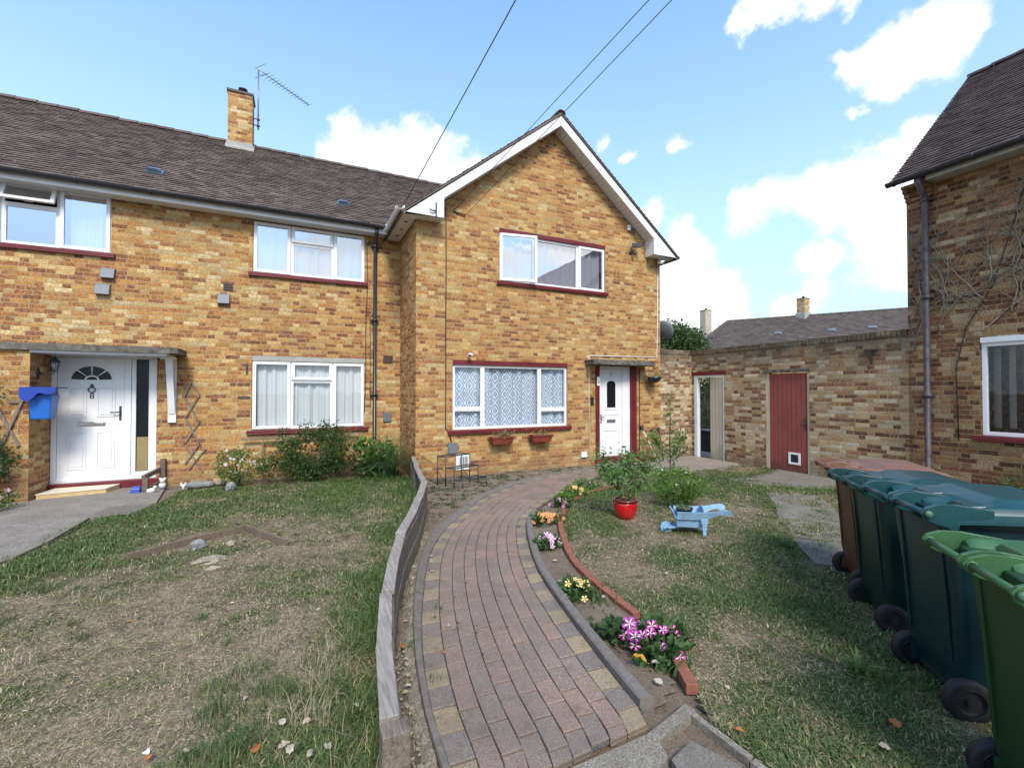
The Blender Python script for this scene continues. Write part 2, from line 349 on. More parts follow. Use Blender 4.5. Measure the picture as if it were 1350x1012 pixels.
def m_aggregate(name, base, dark, light, crack=True):
    m, nt = mat(name); P = pos(nt)
    a = noise_(nt, P, 85, 5, .85); b = noise_(nt, P, 2.2, 5, .7); d = noise_(nt, P, 12, 5, .7)
    c = ramp(nt, a, [(.36, dark), (.5, base), (.62, light)])
    c = mixc(nt, ramp(nt, math_(nt, 'ADD', math_(nt, 'MULTIPLY', b, .6), math_(nt, 'MULTIPLY', d, .4)), [(.42, 0), (.62, .55)]), c, dark)
    finish(nt, c, .92, a, .6, .006, .2); return m
M['kerb_light'] = m_aggregate('old_concrete', (.23, .205, .165), (.10, .088, .07), (.37, .34, .28))
M['asphalt'] = m_aggregate('old_tarmac', (.225, .20, .172), (.12, .11, .095), (.42, .40, .37))
M['slab'] = m_aggregate('worn_slab', (.20, .185, .16), (.10, .088, .072), (.29, .27, .24))
M['apron'] = m_aggregate('brown_concrete', (.27, .235, .205), (.16, .135, .115), (.36, .325, .29))
def m_paver(name, stops):
    m, nt = mat(name); g = N(nt, 'ShaderNodeNewGeometry'); P = g.outputs['Position']; r = g.outputs['Random Per Island']
    a = noise_(nt, P, 130, 4, .85); b = noise_(nt, P, 1.6, 4, .7); d = noise_(nt, P, 16, 5, .7)
    x = math_(nt, 'ADD', math_(nt, 'MULTIPLY', r, .8), math_(nt, 'MULTIPLY', math_(nt, 'SUBTRACT', d, .4), .5), clamp=True)
    c = ramp(nt, x, stops)
    c = mixc(nt, ramp(nt, a, [(.36, .8), (.5, 0)]), c, (.075, .066, .06))
    c = mixc(nt, ramp(nt, a, [(.56, 0), (.70, .7)]), c, (.60, .56, .52))
    c = mixc(nt, ramp(nt, b, [(.38, 0), (.66, .6)]), c, (.125, .108, .092)); c = mixc(nt, ramp(nt, noise_(nt, P, 5, 6, .8), [(.55, 0), (.68, .55)]), c, (.085, .08, .055))
    finish(nt, c, .9, a, .45, .003, .25); return m
M['paver'] = m_paver('block_paving', [(0, (.215, .168, .138)), (.4, (.25, .185, .15)), (.7, (.28, .188, .15)), (1, (.30, .188, .148))])
M['paver_grey'] = m_paver('block_paving_grey', [(0, (.178, .148, .128)), (1, (.22, .182, .155))])
M['paver_ochre'] = m_paver('block_paving_ochre', [(0, (.285, .228, .14)), (1, (.33, .262, .158))])
M['joint'] = m_aggregate('joint_sand', (.10, .09, .075), (.05, .045, .04), (.18, .165, .14))

# ------------------------------------------------------------------ mesh builder
class MB:
    def __init__(s): s.v = []; s.f = []; s.m = []; s.sm = []; s.X = None
    def add(s, vs, fs, mi=0, smooth=False):
        o = len(s.v)
        if s.X is not None: vs = [tuple(s.X @ Vector(v)) for v in vs]
        s.v += [tuple(v) for v in vs]
        for f in fs: s.f.append(tuple(i+o for i in f)); s.m.append(mi); s.sm.append(smooth)
        return s
    def box(s, x0, x1, y0, y1, z0, z1, mi=0):
        return s.hexa([(x0, y0, z0), (x1, y0, z0), (x1, y1, z0), (x0, y1, z0), (x0, y0, z1), (x1, y0, z1), (x1, y1, z1), (x0, y1, z1)], mi)
    def hexa(s, p, mi=0):
        return s.add(p, [(0, 3, 2, 1), (4, 5, 6, 7), (0, 1, 5, 4), (1, 2, 6, 5), (2, 3, 7, 6), (3, 0, 4, 7)], mi)
    def bar(s, a, b, w, h, up=(0, 0, 1), mi=0):
        a, b = Vector(a), Vector(b); d = (b-a).normalized(); u = Vector(up)
        if abs(d.dot(u)) > .98: u = Vector((1, 0, 0))
        r = d.cross(u).normalized(); u = r.cross(d).normalized(); r *= w/2; u *= h/2
        return s.hexa([a-r-u, a+r-u, a+r+u, a-r+u, b-r-u, b+r-u, b+r+u, b-r+u], mi) if False else s.add([a-r-u, a+r-u, a+r+u, a-r+u, b-r-u, b+r-u, b+r+u, b-r+u], [(0, 1, 2, 3), (7, 6, 5, 4), (0, 4, 5, 1), (1, 5, 6, 2), (2, 6, 7, 3), (3, 7, 4, 0)], mi)
    def tube(s, pts, r, n=8, mi=0, cap=True):
        pts = [Vector(p) for p in pts]; rs = r if isinstance(r, (list, tuple)) else [r]*len(pts)
        vs = []; fs = []; prev = None
        for i, p in enumerate(pts):
            d = (pts[min(i+1, len(pts)-1)]-pts[max(i-1, 0)])
            d = d.normalized() if d.length > 1e-9 else Vector((0, 0, 1))
            if prev is None: prev = d.orthogonal().normalized()
            else:
                prev = (prev-d*prev.dot(d))
                prev = prev.normalized() if prev.length > 1e-6 else d.orthogonal().normalized()
            b = d.cross(prev)
            for k in range(n):
                a = 2*PI*k/n; vs.append(p+(prev*math.cos(a)+b*math.sin(a))*rs[i])
        for i in range(len(pts)-1):
            for k in range(n): fs.append((i*n+k, i*n+(k+1) % n, (i+1)*n+(k+1) % n, (i+1)*n+k))
        if cap: fs.append(tuple(range(n))[::-1]); fs.append(tuple((len(pts)-1)*n+k for k in range(n)))
        return s.add(vs, fs, mi, True)
    def lathe(s, prof, c=(0, 0, 0), n=24, mi=0, axis='z', cap=True, smooth=True):
        vs = []; fs = []
        for r, h in prof:
            for k in range(n):
                a = 2*PI*k/n
                q = (r*math.cos(a), r*math.sin(a), h) if axis == 'z' else ((h, r*math.cos(a), r*math.sin(a)) if axis == 'x' else (r*math.cos(a), h, r*math.sin(a)))
                vs.append((q[0]+c[0], q[1]+c[1], q[2]+c[2]))
        for i in range(len(prof)-1):
            for k in range(n): fs.append((i*n+k, i*n+(k+1) % n, (i+1)*n+(k+1) % n, (i+1)*n+k))
        if cap: fs.append(tuple(range(n))[::-1]); fs.append(tuple((len(prof)-1)*n+k for k in range(n)))
        return s.add(vs, fs, mi, smooth)
    def prism(s, poly, fn, t0, t1, mi=0, holes=()):
        """poly in (u,v); fn(u,v,t)->xyz, between t0 and t1"""
        loops = [poly]+list(holes)
        tris = tessellate_polygon([[Vector((a, b, 0)) for a, b in l] for l in loops])
        flat = [p for l in loops for p in l]; n = len(flat)
        vs = [fn(a, b, t0) for a, b in flat]+[fn(a, b, t1) for a, b in flat]
        fs = [tuple(t) for t in tris]+[tuple(i+n for i in t[::-1]) for t in tris]
        o = 0
        for l in loops:
            k = len(l)
            for i in range(k): fs.append((o+i, o+(i+1) % k, n+o+(i+1) % k, n+o+i))
            o += k
        return s.add(vs, fs, mi)
    def blob(s, c, r, seed=0, n=2, mi=0, rough=.25, squash=(1, 1, 1), smooth=False):
        bm = bmesh.new(); bmesh.ops.create_icosphere(bm, subdivisions=n, radius=1)
        vs = []
        for v in bm.verts:
            d = 1+rough*mnoise.noise(v.co*1.6+Vector((seed*7.3, seed*3.1, 0)))*1.6
            vs.append((c[0]+v.co.x*r*d*squash[0], c[1]+v.co.y*r*d*squash[1], c[2]+v.co.z*r*d*squash[2]))
        fs = [tuple(v.index for v in f.verts) for f in bm.faces]; bm.free()
        return s.add(vs, fs, mi, smooth)
ORG = {}
def link(o, parent):
    COL.objects.link(o)
    if parent is not None: o.parent = parent
    return o
def obj(name, mb, m, parent=None, origin=None, bevel=0, fix=True):
    """link the collected shapes as ONE mesh object; origin = world point of a top-level mesh"""
    org = Vector(ORG[parent.name]) if parent is not None else Vector(origin or (0, 0, 0))
    me = bpy.data.meshes.new(name); me.from_pydata([(v[0]-org.x, v[1]-org.y, v[2]-org.z) for v in mb.v], [], mb.f)
    for x in (m if isinstance(m, (list, tuple)) else [m]): me.materials.append(M[x] if isinstance(x, str) else x)
    me.polygons.foreach_set('material_index', mb.m)
    me.polygons.foreach_set('use_smooth', mb.sm)
    if fix and len(mb.f) < 60000:
        bm = bmesh.new(); bm.from_mesh(me); bmesh.ops.recalc_face_normals(bm, faces=bm.faces); bm.to_mesh(me); bm.free()
    uv = me.uv_layers.new(name='UVMap')
    npo = len(me.polygons); nl = len(me.loops)
    nrm = np.empty(npo*3); me.polygons.foreach_get('normal', nrm); nrm = np.abs(nrm.reshape(-1, 3))
    tot = np.empty(npo, dtype=np.int32); me.polygons.foreach_get('loop_total', tot)
    vi = np.empty(nl, dtype=np.int32); me.loops.foreach_get('vertex_index', vi)
    co = np.array(mb.v, dtype=float)
    ax = np.repeat(np.argmax(nrm+np.array([0, 0, -.25]), axis=1), tot)
    p = co[vi]; U = np.where(ax == 0, p[:, 1], p[:, 0]); V = np.where(ax == 2, p[:, 1], p[:, 2])
    uv.data.foreach_set('uv', np.stack([U, V], 1).ravel())
    o = bpy.data.objects.new(name, me); link(o, parent)
    if parent is None: o.location = org
    ORG[o.name] = tuple(org)
    if bevel:
        b = o.modifiers.new('bevel', 'BEVEL'); b.width = bevel; b.segments = 2; b.limit_method = 'ANGLE'; b.angle_limit = R(40)
    return o
def tag(o, label, cat, group=None):
    o['label'] = label; o['category'] = cat
    if group: o['group'] = group
    return o
def struct(o): o['kind'] = 'structure'; return o
def thing(name, loc, label, cat, group=None):
    o = bpy.data.objects.new(name, None); COL.objects.link(o); o.location = loc; o.empty_display_size = .1
    ORG[o.name] = tuple(loc); return tag(o, label, cat, group)
def npmesh(name, V, F, m, parent=None, origin=None, tone=None, smooth=False):
    """V (n,3) world, F (k, 3 or 4) -> one object, fast"""
    org = np.array(ORG[parent.name] if parent is not None else (origin or (0, 0, 0)), dtype=float)
    me = bpy.data.meshes.new(name); k = F.shape[1]
    me.vertices.add(len(V)); me.vertices.foreach_set('co', (V-org).astype(np.float32).ravel())
    me.loops.add(F.size); me.loops.foreach_set('vertex_index', F.astype(np.int32).ravel())
    me.polygons.add(len(F)); me.polygons.foreach_set('loop_start', np.arange(0, F.size, k, dtype=np.int32))
    me.polygons.foreach_set('loop_total', np.full(len(F), k, dtype=np.int32))
    me.update(calc_edges=True)
    me.materials.append(M[m] if isinstance(m, str) else m)
    if smooth: me.polygons.foreach_set('use_smooth', np.ones(len(F), dtype=bool))
    if tone is not None:
        a = me.color_attributes.new('tone', 'FLOAT_COLOR', 'POINT')
        c = np.zeros((len(V), 4)); c[:, 0] = tone; c[:, 3] = 1; a.data.foreach_set('color', c.ravel())
    o = bpy.data.objects.new(name, me); link(o, parent)
    if parent is None: o.location = tuple(org)
    ORG[o.name] = tuple(org)
    return o
def unit(a): return a/np.maximum(np.linalg.norm(a, axis=1, keepdims=True), 1e-9)
def leaves(name, m, P, D, size, parent, wr=.45, fold=.25, origin=None):
    """folded pointed leaves: base P, axis D, length size"""
    n = len(P); D = unit(D); side = unit(np.cross(D, RNG.normal(size=(n, 3)))); nr = np.cross(side, D)
    s = size.reshape(-1, 1); B = P; T = P+D*s; mid = P+D*s*.45
    Lf = mid+side*s*wr*.5+nr*s*fold*.3; Rt = mid-side*s*wr*.5+nr*s*fold*.3
    V = np.stack([B, Lf, T, Rt], 1).reshape(-1, 3)
    i = np.arange(n)*4; F = np.concatenate([np.stack([i, i+1, i+2], 1), np.stack([i, i+2, i+3], 1)])
    return npmesh(name, V, F, m, parent, origin)
def clump_points(c, rad, nclump, per, spread, zmin=.03):
    """leaf positions in clumps through an ellipsoid's outer volume"""
    c = np.array(c); rad = np.array(rad)
    d = unit(RNG.normal(size=(nclump, 3))); r = RNG.uniform(.35, 1.0, (nclump, 1))**.6
    C = c+d*r*rad
    P = np.repeat(C, per, 0)+RNG.normal(size=(nclump*per, 3))*spread
    P = P[P[:, 2] > zmin]
    D = unit(P-c)*.8+RNG.normal(size=P.shape)*.7+np.array([0, 0, .15])
    return P, D, C
CLOUD, SKYM, HAZE, SKYS, SUNP, EXPO = 8.4, (2.10, 2.58, 2.95), 6.6, .10, 2.7, .62

# ------------------------------------------------------------------ building kit
def FY(Y0, sgn=-1):            # a facade facing -Y: (u along X, d outward, z)
    return lambda u, z, d: (u, Y0+sgn*d, z)
def FX(X0, sgn=-1):            # a facade facing -X: (u along Y)
    return lambda u, z, d: (X0+sgn*d, u, z)
def mbox(mb, F, u0, u1, z0, z1, d0, d1, mi=0):
    return mb.hexa([F(u0, z0, d0), F(u1, z0, d0), F(u1, z0, d1), F(u0, z0, d1), F(u0, z1, d0), F(u1, z1, d0), F(u1, z1, d1), F(u0, z1, d1)], mi)
def frame_bars(mb, F, u0, u1, z0, z1, w, d0, d1, mi=0):
    s = .0
    mbox(mb, F, u0, u0+w, z0, z1, d0, d1, mi); mbox(mb, F, u1-w, u1, z0, z1, d0, d1, mi)
    mbox(mb, F, u0+w, u1-w, z0, z0+w, d0, d1-.002, mi); mbox(mb, F, u0+w, u1-w, z1-w, z1, d0, d1-.002, mi)
def wavy(name, F, u0, u1, z0, z1, d, m, parent, waves=9, amp=.018, seed=1):
    n = int((u1-u0)/.012)+2; vs = []; fs = []
    rr = random.Random(seed); ph = [rr.uniform(0, 6) for _ in range(3)]
    zs = [z0, z0+(z1-z0)*.5, z1]
    for j, z in enumerate(zs):
        for i in range(n):
            u = u0+(u1-u0)*i/(n-1); t = u*waves
            o = amp*(math.sin(t*6.28+ph[0])+.6*math.sin(t*9.7+ph[1])+.3*math.sin(t*23+ph[2]))*(1.15-.15*j)
            vs.append(F(u, z, d+o))
    for j in range(2):
        for i in range(n-1): fs.append((j*n+i, j*n+i+1, (j+1)*n+i+1, (j+1)*n+i))
    mb = MB(); mb.add(vs, fs, 0, True)
    return obj(name, mb, m, parent, fix=False)
def window(parent, F, u0, u1, z0, z1, lights, sill=None, lintel=None, glass='glass', label=None, curtain=None, d=-.03, fw=.055):
    """lights: (u0,u1,z0,z1,kind) f fixed / s sash / t top-hung open / h side-hung open"""
    mb = MB(); frame_bars(mb, F, u0, u1, z0, z1, fw, d-.06, d)
    done = set()
    for a, b, c, e, k in lights:
        for u in (a, b):
            key = (round(u, 2), round(c, 2))
            if u0+.04 < u < u1-.04 and key not in done:
                done.add(key); mbox(mb, F, u-.03, u+.03, max(c-.03, z0+fw), min(e+.03, z1-fw), d-.057, d-.004-.001*(len(done) % 3))
        for z in (c,):
            if z0+.04 < z < z1-.04: mbox(mb, F, max(a+.028, u0+fw), min(b-.028, u1-fw), z-.028, z+.028, d-.055, d-.006)
    w = obj('window', mb, 'white', parent, bevel=.004)
    if label: w['label'] = label
    for a, b, c, e, k in lights:
        ga, gb = (a if a > u0+.04 else a), b
        if k == 'f':
            p = MB(); p.add([F(a, c, d-.03), F(b, c, d-.03), F(b, e, d-.03), F(a, e, d-.03)], [(0, 1, 2, 3)]); obj('pane', p, glass, w)
            fr = MB(); frame_bars(fr, F, a+.022, b-.022, c+.022, e-.022, .022, d-.045, d-.012); obj('glazing_bead', fr, 'white', w)
        else:
            S = MB(); Pn = MB()
            if k == 's': G = lambda u, z, q: F(u, z, q+d+.012)
            elif k == 't':
                an = R(24); G = (lambda u, z, q, e=e, an=an: F(u, e-(e-z)*math.cos(an)+q*math.sin(an)*.6, d+.02+(e-z)*math.sin(an)+q))
            else:
                an = R(11); G = (lambda u, z, q, a=a, an=an: F(a+(u-a)*math.cos(an)-q*math.sin(an), z, d+.02+(u-a)*math.sin(an)+q))
            frame_bars(S, G, a+.012, b-.012, c+.012, e-.012, .055, -.035, .012)
            so = obj('sash', S, 'white', w, bevel=.005)
            Pn.add([G(a+.05, c+.05, -.01), G(b-.05, c+.05, -.01), G(b-.05, e-.05, -.01), G(a+.05, e-.05, -.01)], [(0, 1, 2, 3)])
            obj('pane', Pn, glass, w)
            if k == 't':
                hb = MB(); um = (a+b)/2; hb.tube([G(um-.05, c+.07, -.05), G(um-.05, c+.03, -.07), G(um+.05, c+.03, -.07), G(um+.05, c+.07, -.05)], .007, 6); obj('window_handle', hb, 'white', w)
                st = MB(); st.bar(G(a+.03, c+.05, -.03), F(a+.03, c+.12, d-.03), .012, .006); obj('stay', st, 'alu', w); st = MB(); st.bar(G(b-.03, c+.05, -.03), F(b-.03, c+.12, d-.03), .012, .006); obj('stay', st, 'alu', w)
            if k == 'h':
                st = MB(); st.bar(G(b-.1, c+.02, -.03), F(b-.1, c+.02, d-.03), .012, .006); obj('stay', st, 'alu', w)
    if sill:
        sb = MB(); a, b, zt = sill
        mbox(sb, F, a, b, zt-.055, zt, -.10, .055); mbox(sb, F, a, b, zt-.075, zt-.0552, .02, .053); obj('sill', sb, 'maroon', w, bevel=.006)
    if lintel:
        lb = MB(); mbox(lb, F, u0, u1, z1+.001, lintel[0], d-.08, .006); obj('lintel', lb, lintel[1], w)
    for cspec in (curtain or []):
        a, b, c, e, m = cspec[:5]; wavy('curtain', F, a, b, c, e, d-.095, m, w, *(cspec[5:]))
    return w
def wall_sheet(mb, F, outer, holes, thick=.24, mi=0):
    H = [[(a, c), (b, c), (b, e), (a, e)] for a, b, c, e in holes]
    mb.prism(outer, lambda u, z, t: F(u, z, -t), 0, thick, mi, H)
def tile_slope(mb, O, u, s, L, S, exposure=.1, tw=.165, keep=None, jitter=1, thick=.013, mi=0, slab=True):
    """rows of plain tiles: O eave corner, u along the eave, s up the slope"""
    O, u, s = Vector(O), Vector(u).normalized(), Vector(s).normalized(); n = u.cross(s).normalized()
    if n.z < 0: n = -n
    rows = int(round(S/exposure)); ex = S/rows; cols = int(L/tw)+2
    for r in range(rows):
        off = -.5*tw*(r % 2)
        for c in range(cols):
            a = max(off+c*tw, 0); b = min(off+(c+1)*tw, L)
            if b-a < .01: continue
            if keep and not keep(O+u*((a+b)/2)+s*((r+.5)*ex)): continue
            g = .0025; j = random.uniform(-.003, .004)*jitter; q = random.uniform(-.004, .004)*jitter; w = random.uniform(-.002, .002)*jitter
            y0, y1 = r*ex-.012+q, (r+1)*ex+.004; h0, h1 = thick*1.9+j, .006
            p = [O+u*(a+g)+s*y0+n*(h0+w), O+u*(b-g)+s*y0+n*(h0-w), O+u*(b-g)+s*y1+n*(h1-w), O+u*(a+g)+s*y1+n*(h1+w)]
            lo = [p[0]-n*thick, p[1]-n*thick]; back = [p[3]-n*.004, p[2]-n*.004]
            mb.add(p+lo+back, [(0, 1, 2, 3), (4, 5, 1, 0), (4, 0, 3, 6), (1, 5, 7, 2)], mi)
def ridge_tiles(mb, a, b, r=.11, step=.33, drop=.05, mi=0):
    a, b = Vector(a), Vector(b); L = (b-a).length; d = (b-a)/L; n = max(1, int(round(L/step))); st = L/n
    side = d.cross(Vector((0, 0, 1))).normalized()
    for i in range(n):
        z = random.uniform(-.004, .004); vs = []; fs = []; K = 7
        for e, t in ((0, i*st+.004), (1, (i+1)*st-.004)):
            for rr in (r, r-.018):
                for k in range(K):
                    an = PI*k/(K-1); vs.append(a+d*t+side*math.cos(an)*rr*1.05+Vector((0, 0, math.sin(an)*rr*.8-drop+z+(.012 if e else 0))))
        for k in range(K-1):
            fs += [(k, k+1, 2*K+k+1, 2*K+k), (K+k, 3*K+k, 3*K+k+1, K+k+1), (k, K+k, K+k+1, k+1), (2*K+k, 2*K+k+1, 3*K+k+1, 3*K+k)]
        fs += [(0, 2*K, 3*K, K), (K-1, 2*K-1, 4*K-1, 3*K-1)]
        mb.add(vs, fs, mi)
def gutter(mb, a, b, r=.058, n=8, mi=0):
    a, b = Vector(a), Vector(b); d = (b-a).normalized(); side = d.cross(Vector((0, 0, 1))).normalized(); vs = []; fs = []
    for p in (a, b):
        for rr in (r, r-.006):
            for k in range(n): an = PI+PI*k/(n-1); vs.append(p+side*math.cos(an)*rr+Vector((0, 0, math.sin(an)*rr)))
    for k in range(n-1): fs += [(k, k+1, 2*n+k+1, 2*n+k), (n+k, 3*n+k, 3*n+k+1, n+k+1), (k, n+k, n+k+1, k+1), (2*n+k, 2*n+k+1, 3*n+k+1, 3*n+k)]
    fs += [(0, 2*n, 3*n, n), (n-1, 2*n-1, 4*n-1, 3*n-1)]
    mb.add(vs, fs, mi, False)
    L = (b-a).length; k = int(L/.95)
    for i in range(k+1):
        p = a+d*min(L-.02, .1+i*.95); mb.tube([p+side*(r+.006)+Vector((0, 0, .012)), p+side*(r*.75)+Vector((0, 0, -r*.75)), p+Vector((0, 0, -r-.006)), p-side*(r*.75)+Vector((0, 0, -r*.75)), p-side*(r+.004)+Vector((0, 0, .01))], .011, 5, mi)
def downpipe(mb, F, u, z0, z1, d=.09, r=.036, mi=0):
    mb.tube([F(u, z1, .30), F(u, z1-.09, .28), F(u, z1-.24, d+.02), F(u, z1-.32, d), F(u, z0+.06, d), F(u, z0, d+.07)], r, 12, mi)
    z = z1-.34
    while z > z0+.3:
        mb.tube([F(u, z, d), F(u, z+.07, d)], r+.009, 12, mi); mbox(mb, F, u-.075, u+.075, z+.02, z+.05, 0, d-.01, mi); z -= 1.55
def roof_vent(parent, c, u, s, w=.22, h=.17, m_='rvent'):
    u, s = Vector(u).normalized(), Vector(s).normalized(); n = u.cross(s).normalized(); n = n if n.z > 0 else -n; c = Vector(c)
    vs = []; fs = []; K = 9
    for j, (t, hh) in enumerate(((-h/2, .085), (h*.1, .07), (h/2, .012))):
        for k in range(K):
            a = PI*k/(K-1); ex = abs(math.cos(a))**.6*(1 if math.cos(a) >= 0 else -1)
            vs.append(c+u*ex*w*(.5-.04*j)+s*t+n*(.022+hh*math.sin(a)**.6))
    for j in range(2):
        for k in range(K-1): fs.append((j*K+k, j*K+k+1, (j+1)*K+k+1, (j+1)*K+k))
    fs.append(tuple(range(K))); fs.append(tuple(2*K+k for k in range(K))[::-1])
    mb = MB(); mb.add(vs, fs)
    o = c-u*(w*.56)-s*h*.6+n*.022; f = lambda a, b, q: tuple(o+u*a+s*b+n*q)
    mb.hexa([f(0, 0, 0), f(w*1.12, 0, 0), f(w*1.12, h*1.2, 0), f(0, h*1.2, 0), f(0, 0, .010), f(w*1.12, 0, .010), f(w*1.12, h*1.2, .008), f(0, h*1.2, .008)])
    return obj('roof_vent', mb, m_, parent)
def chimney(parent, x, y, z0, z1, w, dd, m='brick_left', pots=1, potmat='dark_metal', flash=True):
    mb = MB(); mb.box(x-w/2, x+w/2, y-dd/2, y+dd/2, z0, z1-.05)
    ch = obj('chimney', mb, m, parent)
    cp = MB(); cp.box(x-w/2-.025, x+w/2+.025, y-dd/2-.025, y+dd/2+.025, z1-.05, z1)
    b = w/2+.01; e = dd/2+.01; cp.hexa([(x-b, y-e, z1+.0005), (x+b, y-e, z1+.0005), (x+b, y+e, z1+.0005), (x-b, y+e, z1+.0005), (x-b*.5, y-e*.5, z1+.055), (x+b*.5, y-e*.5, z1+.055), (x+b*.5, y+e*.5, z1+.055), (x-b*.5, y+e*.5, z1+.055)])
    obj('chimney_cap', cp, 'brown_plastic' if m != 'cream' else 'kerb_light', ch)
    for i in range(pots):
        pm = MB(); pm.lathe([(.085, z1+.03), (.08, z1+.15), (.098, z1+.155), (.098, z1+.185), (.06, z1+.19), (.05, z1+.10)], (x+.03, y, 0), 16); obj('chimney_pot', pm, potmat, ch)
    return ch

# ================================================================== HOUSE 8 (terrace on the left)
YA = 9.72; A = FY(YA)
EZ, RZ = 5.05, 7.6; EY, RY = 9.42, 12.5
h8 = thing('terraced_house', (-1, YA, 0), 'golden brick terraced house with a white front door under a concrete canopy', 'house')
XL, XR = -9.0, 3.2
wins8 = [(-.78, 1.25, .905, 2.33), (-.78, 1.25, 3.90, 4.90), (-4.90, -2.86, 3.965, 4.96)]
mb = MB(); wall_sheet(mb, A, [(XL, -.3), (XR, -.3), (XR, 5.0), (XL, 5.0)], wins8+[(-3.60, -2.215, .02, 2.27)])
mb.box(XL, XL+.24, YA+.241, 15, -.3, 5.0); mb.box(XL, XR, 15, 15.24, -.3, 5.0)
mb.prism([(YA+.25, 5.0), (15, 5.0), (RY, RZ-.1)], lambda u, z, t: (t, u, z), XL+.02, XL+.22)
obj('wall', mb, 'brick_left', h8)
mb = MB(); sl = math.hypot(RY-EY, RZ-EZ); sv = (0, RY-EY, RZ-EZ)
tile_slope(mb, (XL-.1, EY, EZ), (1, 0, 0), sv, 4.9-XL, sl)
mb.hexa([(XL-.1, EY+.02, EZ-.03), (4.9, EY+.02, EZ-.03), (4.9, RY, RZ-.03), (XL-.1, RY, RZ-.03), (XL-.1, EY+.02, EZ-.005), (4.9, EY+.02, EZ-.005), (4.9, RY, RZ-.005), (XL-.1, RY, RZ-.005)])
mb.hexa([(XL-.1, RY+.002, RZ-.03), (4.9, RY+.002, RZ-.03), (4.9, 2*RY-EY, EZ-.03), (XL-.1, 2*RY-EY, EZ-.03), (XL-.1, RY+.002, RZ+.01), (4.9, RY+.002, RZ+.01), (4.9, 2*RY-EY, EZ+.01), (XL-.1, 2*RY-EY, EZ+.01)])
rf8 = obj('roof', mb, 'tiles', h8, fix=False)
mb = MB(); ridge_tiles(mb, (XL-.1, RY, RZ), (4.6, RY, RZ)); obj('ridge_tiles', mb, 'tiles', rf8, fix=False)
pu = math.atan2(RZ-EZ, RY-EY)
for vx, vy in ((-2.37, 10.12), (.85, 10.12)):
    roof_vent(rf8, (vx, vy, EZ+(vy-EY)*math.tan(pu)), (1, 0, 0), sv)
ch = chimney(rf8, -1.26, 12.42, 7.1, 8.72, .50, .46)
mb = MB(); mb.hexa([(-1.55, 12.10, 7.295), (-.97, 12.10, 7.295), (-.97, 12.5, 7.63), (-1.55, 12.5, 7.63), (-1.55, 12.10, 7.34), (-.97, 12.10, 7.34), (-.97, 12.5, 7.67), (-1.55, 12.5, 7.67)])
mb.box(-1.525, -.995, 12.17, 12.189, 7.3, 7.50); obj('flashing', mb, 'lintel_grey', ch)
mb = MB(); mb.box(XL, 1.95, EY+.03, EY+.055, 4.90, 5.035); mb.box(XL, 1.95, EY+.0555, YA-.003, 4.905, 4.925); obj('fascia', mb, 'soffit', h8)
mb = MB(); gutter(mb, (XL, EY-.035, 5.03), (1.70, EY-.035, 5.03)); obj('gutter', mb, 'black', h8)
mb = MB(); downpipe(mb, A, 1.445, .55, 4.98); obj('downpipe', mb, 'black', h8)
# windows
window(h8, A, -.775, 1.25, .92, 2.23, [(-.775, -.115, .92, 2.23, 's'), (-.115, .64, 1.86, 2.23, 's'), (-.115, .64, .92, 1.86, 'f'), (.64, 1.25, .92, 2.23, 's')],
       sill=(-.86, 1.33, .915), lintel=(2.325, 'lintel_grey'), label='ground floor window with white net curtains behind the shrubs',
       curtain=[(-.70, 1.2, .95, 2.2, 'net', 5, .02, 3)])
window(h8, A, -.775, 1.25, 3.91, 4.89, [(-.775, -.13, 3.91, 4.89, 's'), (-.13, .64, 4.56, 4.89, 's'), (-.13, .64, 3.91, 4.56, 'f'), (.64, 1.25, 3.91, 4.89, 's')],
       sill=(-.85, 1.31, 3.905), glass='glass_up', label='upstairs window beside the black downpipe', curtain=[(-.7, 1.2, 3.95, 4.85, 'net', 5, .02, 5)])
window(h8, A, -4.89, -2.865, 3.975, 4.95, [(-4.89, -4.2, 3.975, 4.95, 's'), (-4.2, -3.53, 4.62, 4.95, 't'), (-4.2, -3.53, 3.975, 4.62, 'f'), (-3.53, -2.865, 3.975, 4.95, 's')],
       sill=(-4.95, -2.80, 3.97), glass='glass_up', label='upstairs window with its top light tilted open', curtain=[(-4.84, -4.3, 4.0, 4.92, 'net', 5, .02, 15), (-3.4, -2.92, 4.0, 4.92, 'net', 5, .02, 16)])
# front door set
mb = MB(); D = A
dfz = .15
frame_bars(mb, D, -3.595, -2.22, dfz, 2.268, .065, -.11, -.03); mbox(mb, D, -2.665, -2.575, dfz+.064, 2.205, -.108, -.034)
mbox(mb, D, -2.51-.06, -2.51, dfz+.066, 2.20, -.105, -.04); mbox(mb, D, -2.335, -2.285, dfz+.066, 2.20, -.105, -.04); mbox(mb, D, -2.509, -2.336, dfz+.066, .27, -.105, -.041)
door = obj('door', mb, 'white', h8, bevel=.004); door['label'] = 'white panelled front door with a fan shaped light and number 8'
leafm = MB(); x0, x1, z0, z1 = -3.525, -2.67, .20, 2.20
mbox(leafm, D, x0, x1, z0, z1, -.09, -.052)
def raised(mb, F, a, b, c, e, d, t=.012, w=.02):
    frame_bars(mb, F, a, b, c, e, w, d-.001, d+t); mbox(mb, F, a+w*2, b-w*2, c+w*2, e-w*2, d-.001, d+t*.8)
for a, b, c, e in ((-3.40, -3.16, 1.22, 1.72), (-3.03, -2.79, 1.22, 1.72), (-3.40, -3.16, .36, .98), (-3.03, -2.79, .36, .98)): raised(leafm, D, a, b, c, e, -.052)
cx, cz, rr = -3.095, 1.83, .265
arc = [(cx+rr*1.1*math.cos(PI*k/16), cz-.012+rr*1.0*math.sin(PI*k/16)) for k in range(17)]
leafm.prism(arc, lambda u, z, t: D(u, z, t), -.0525, -.040)
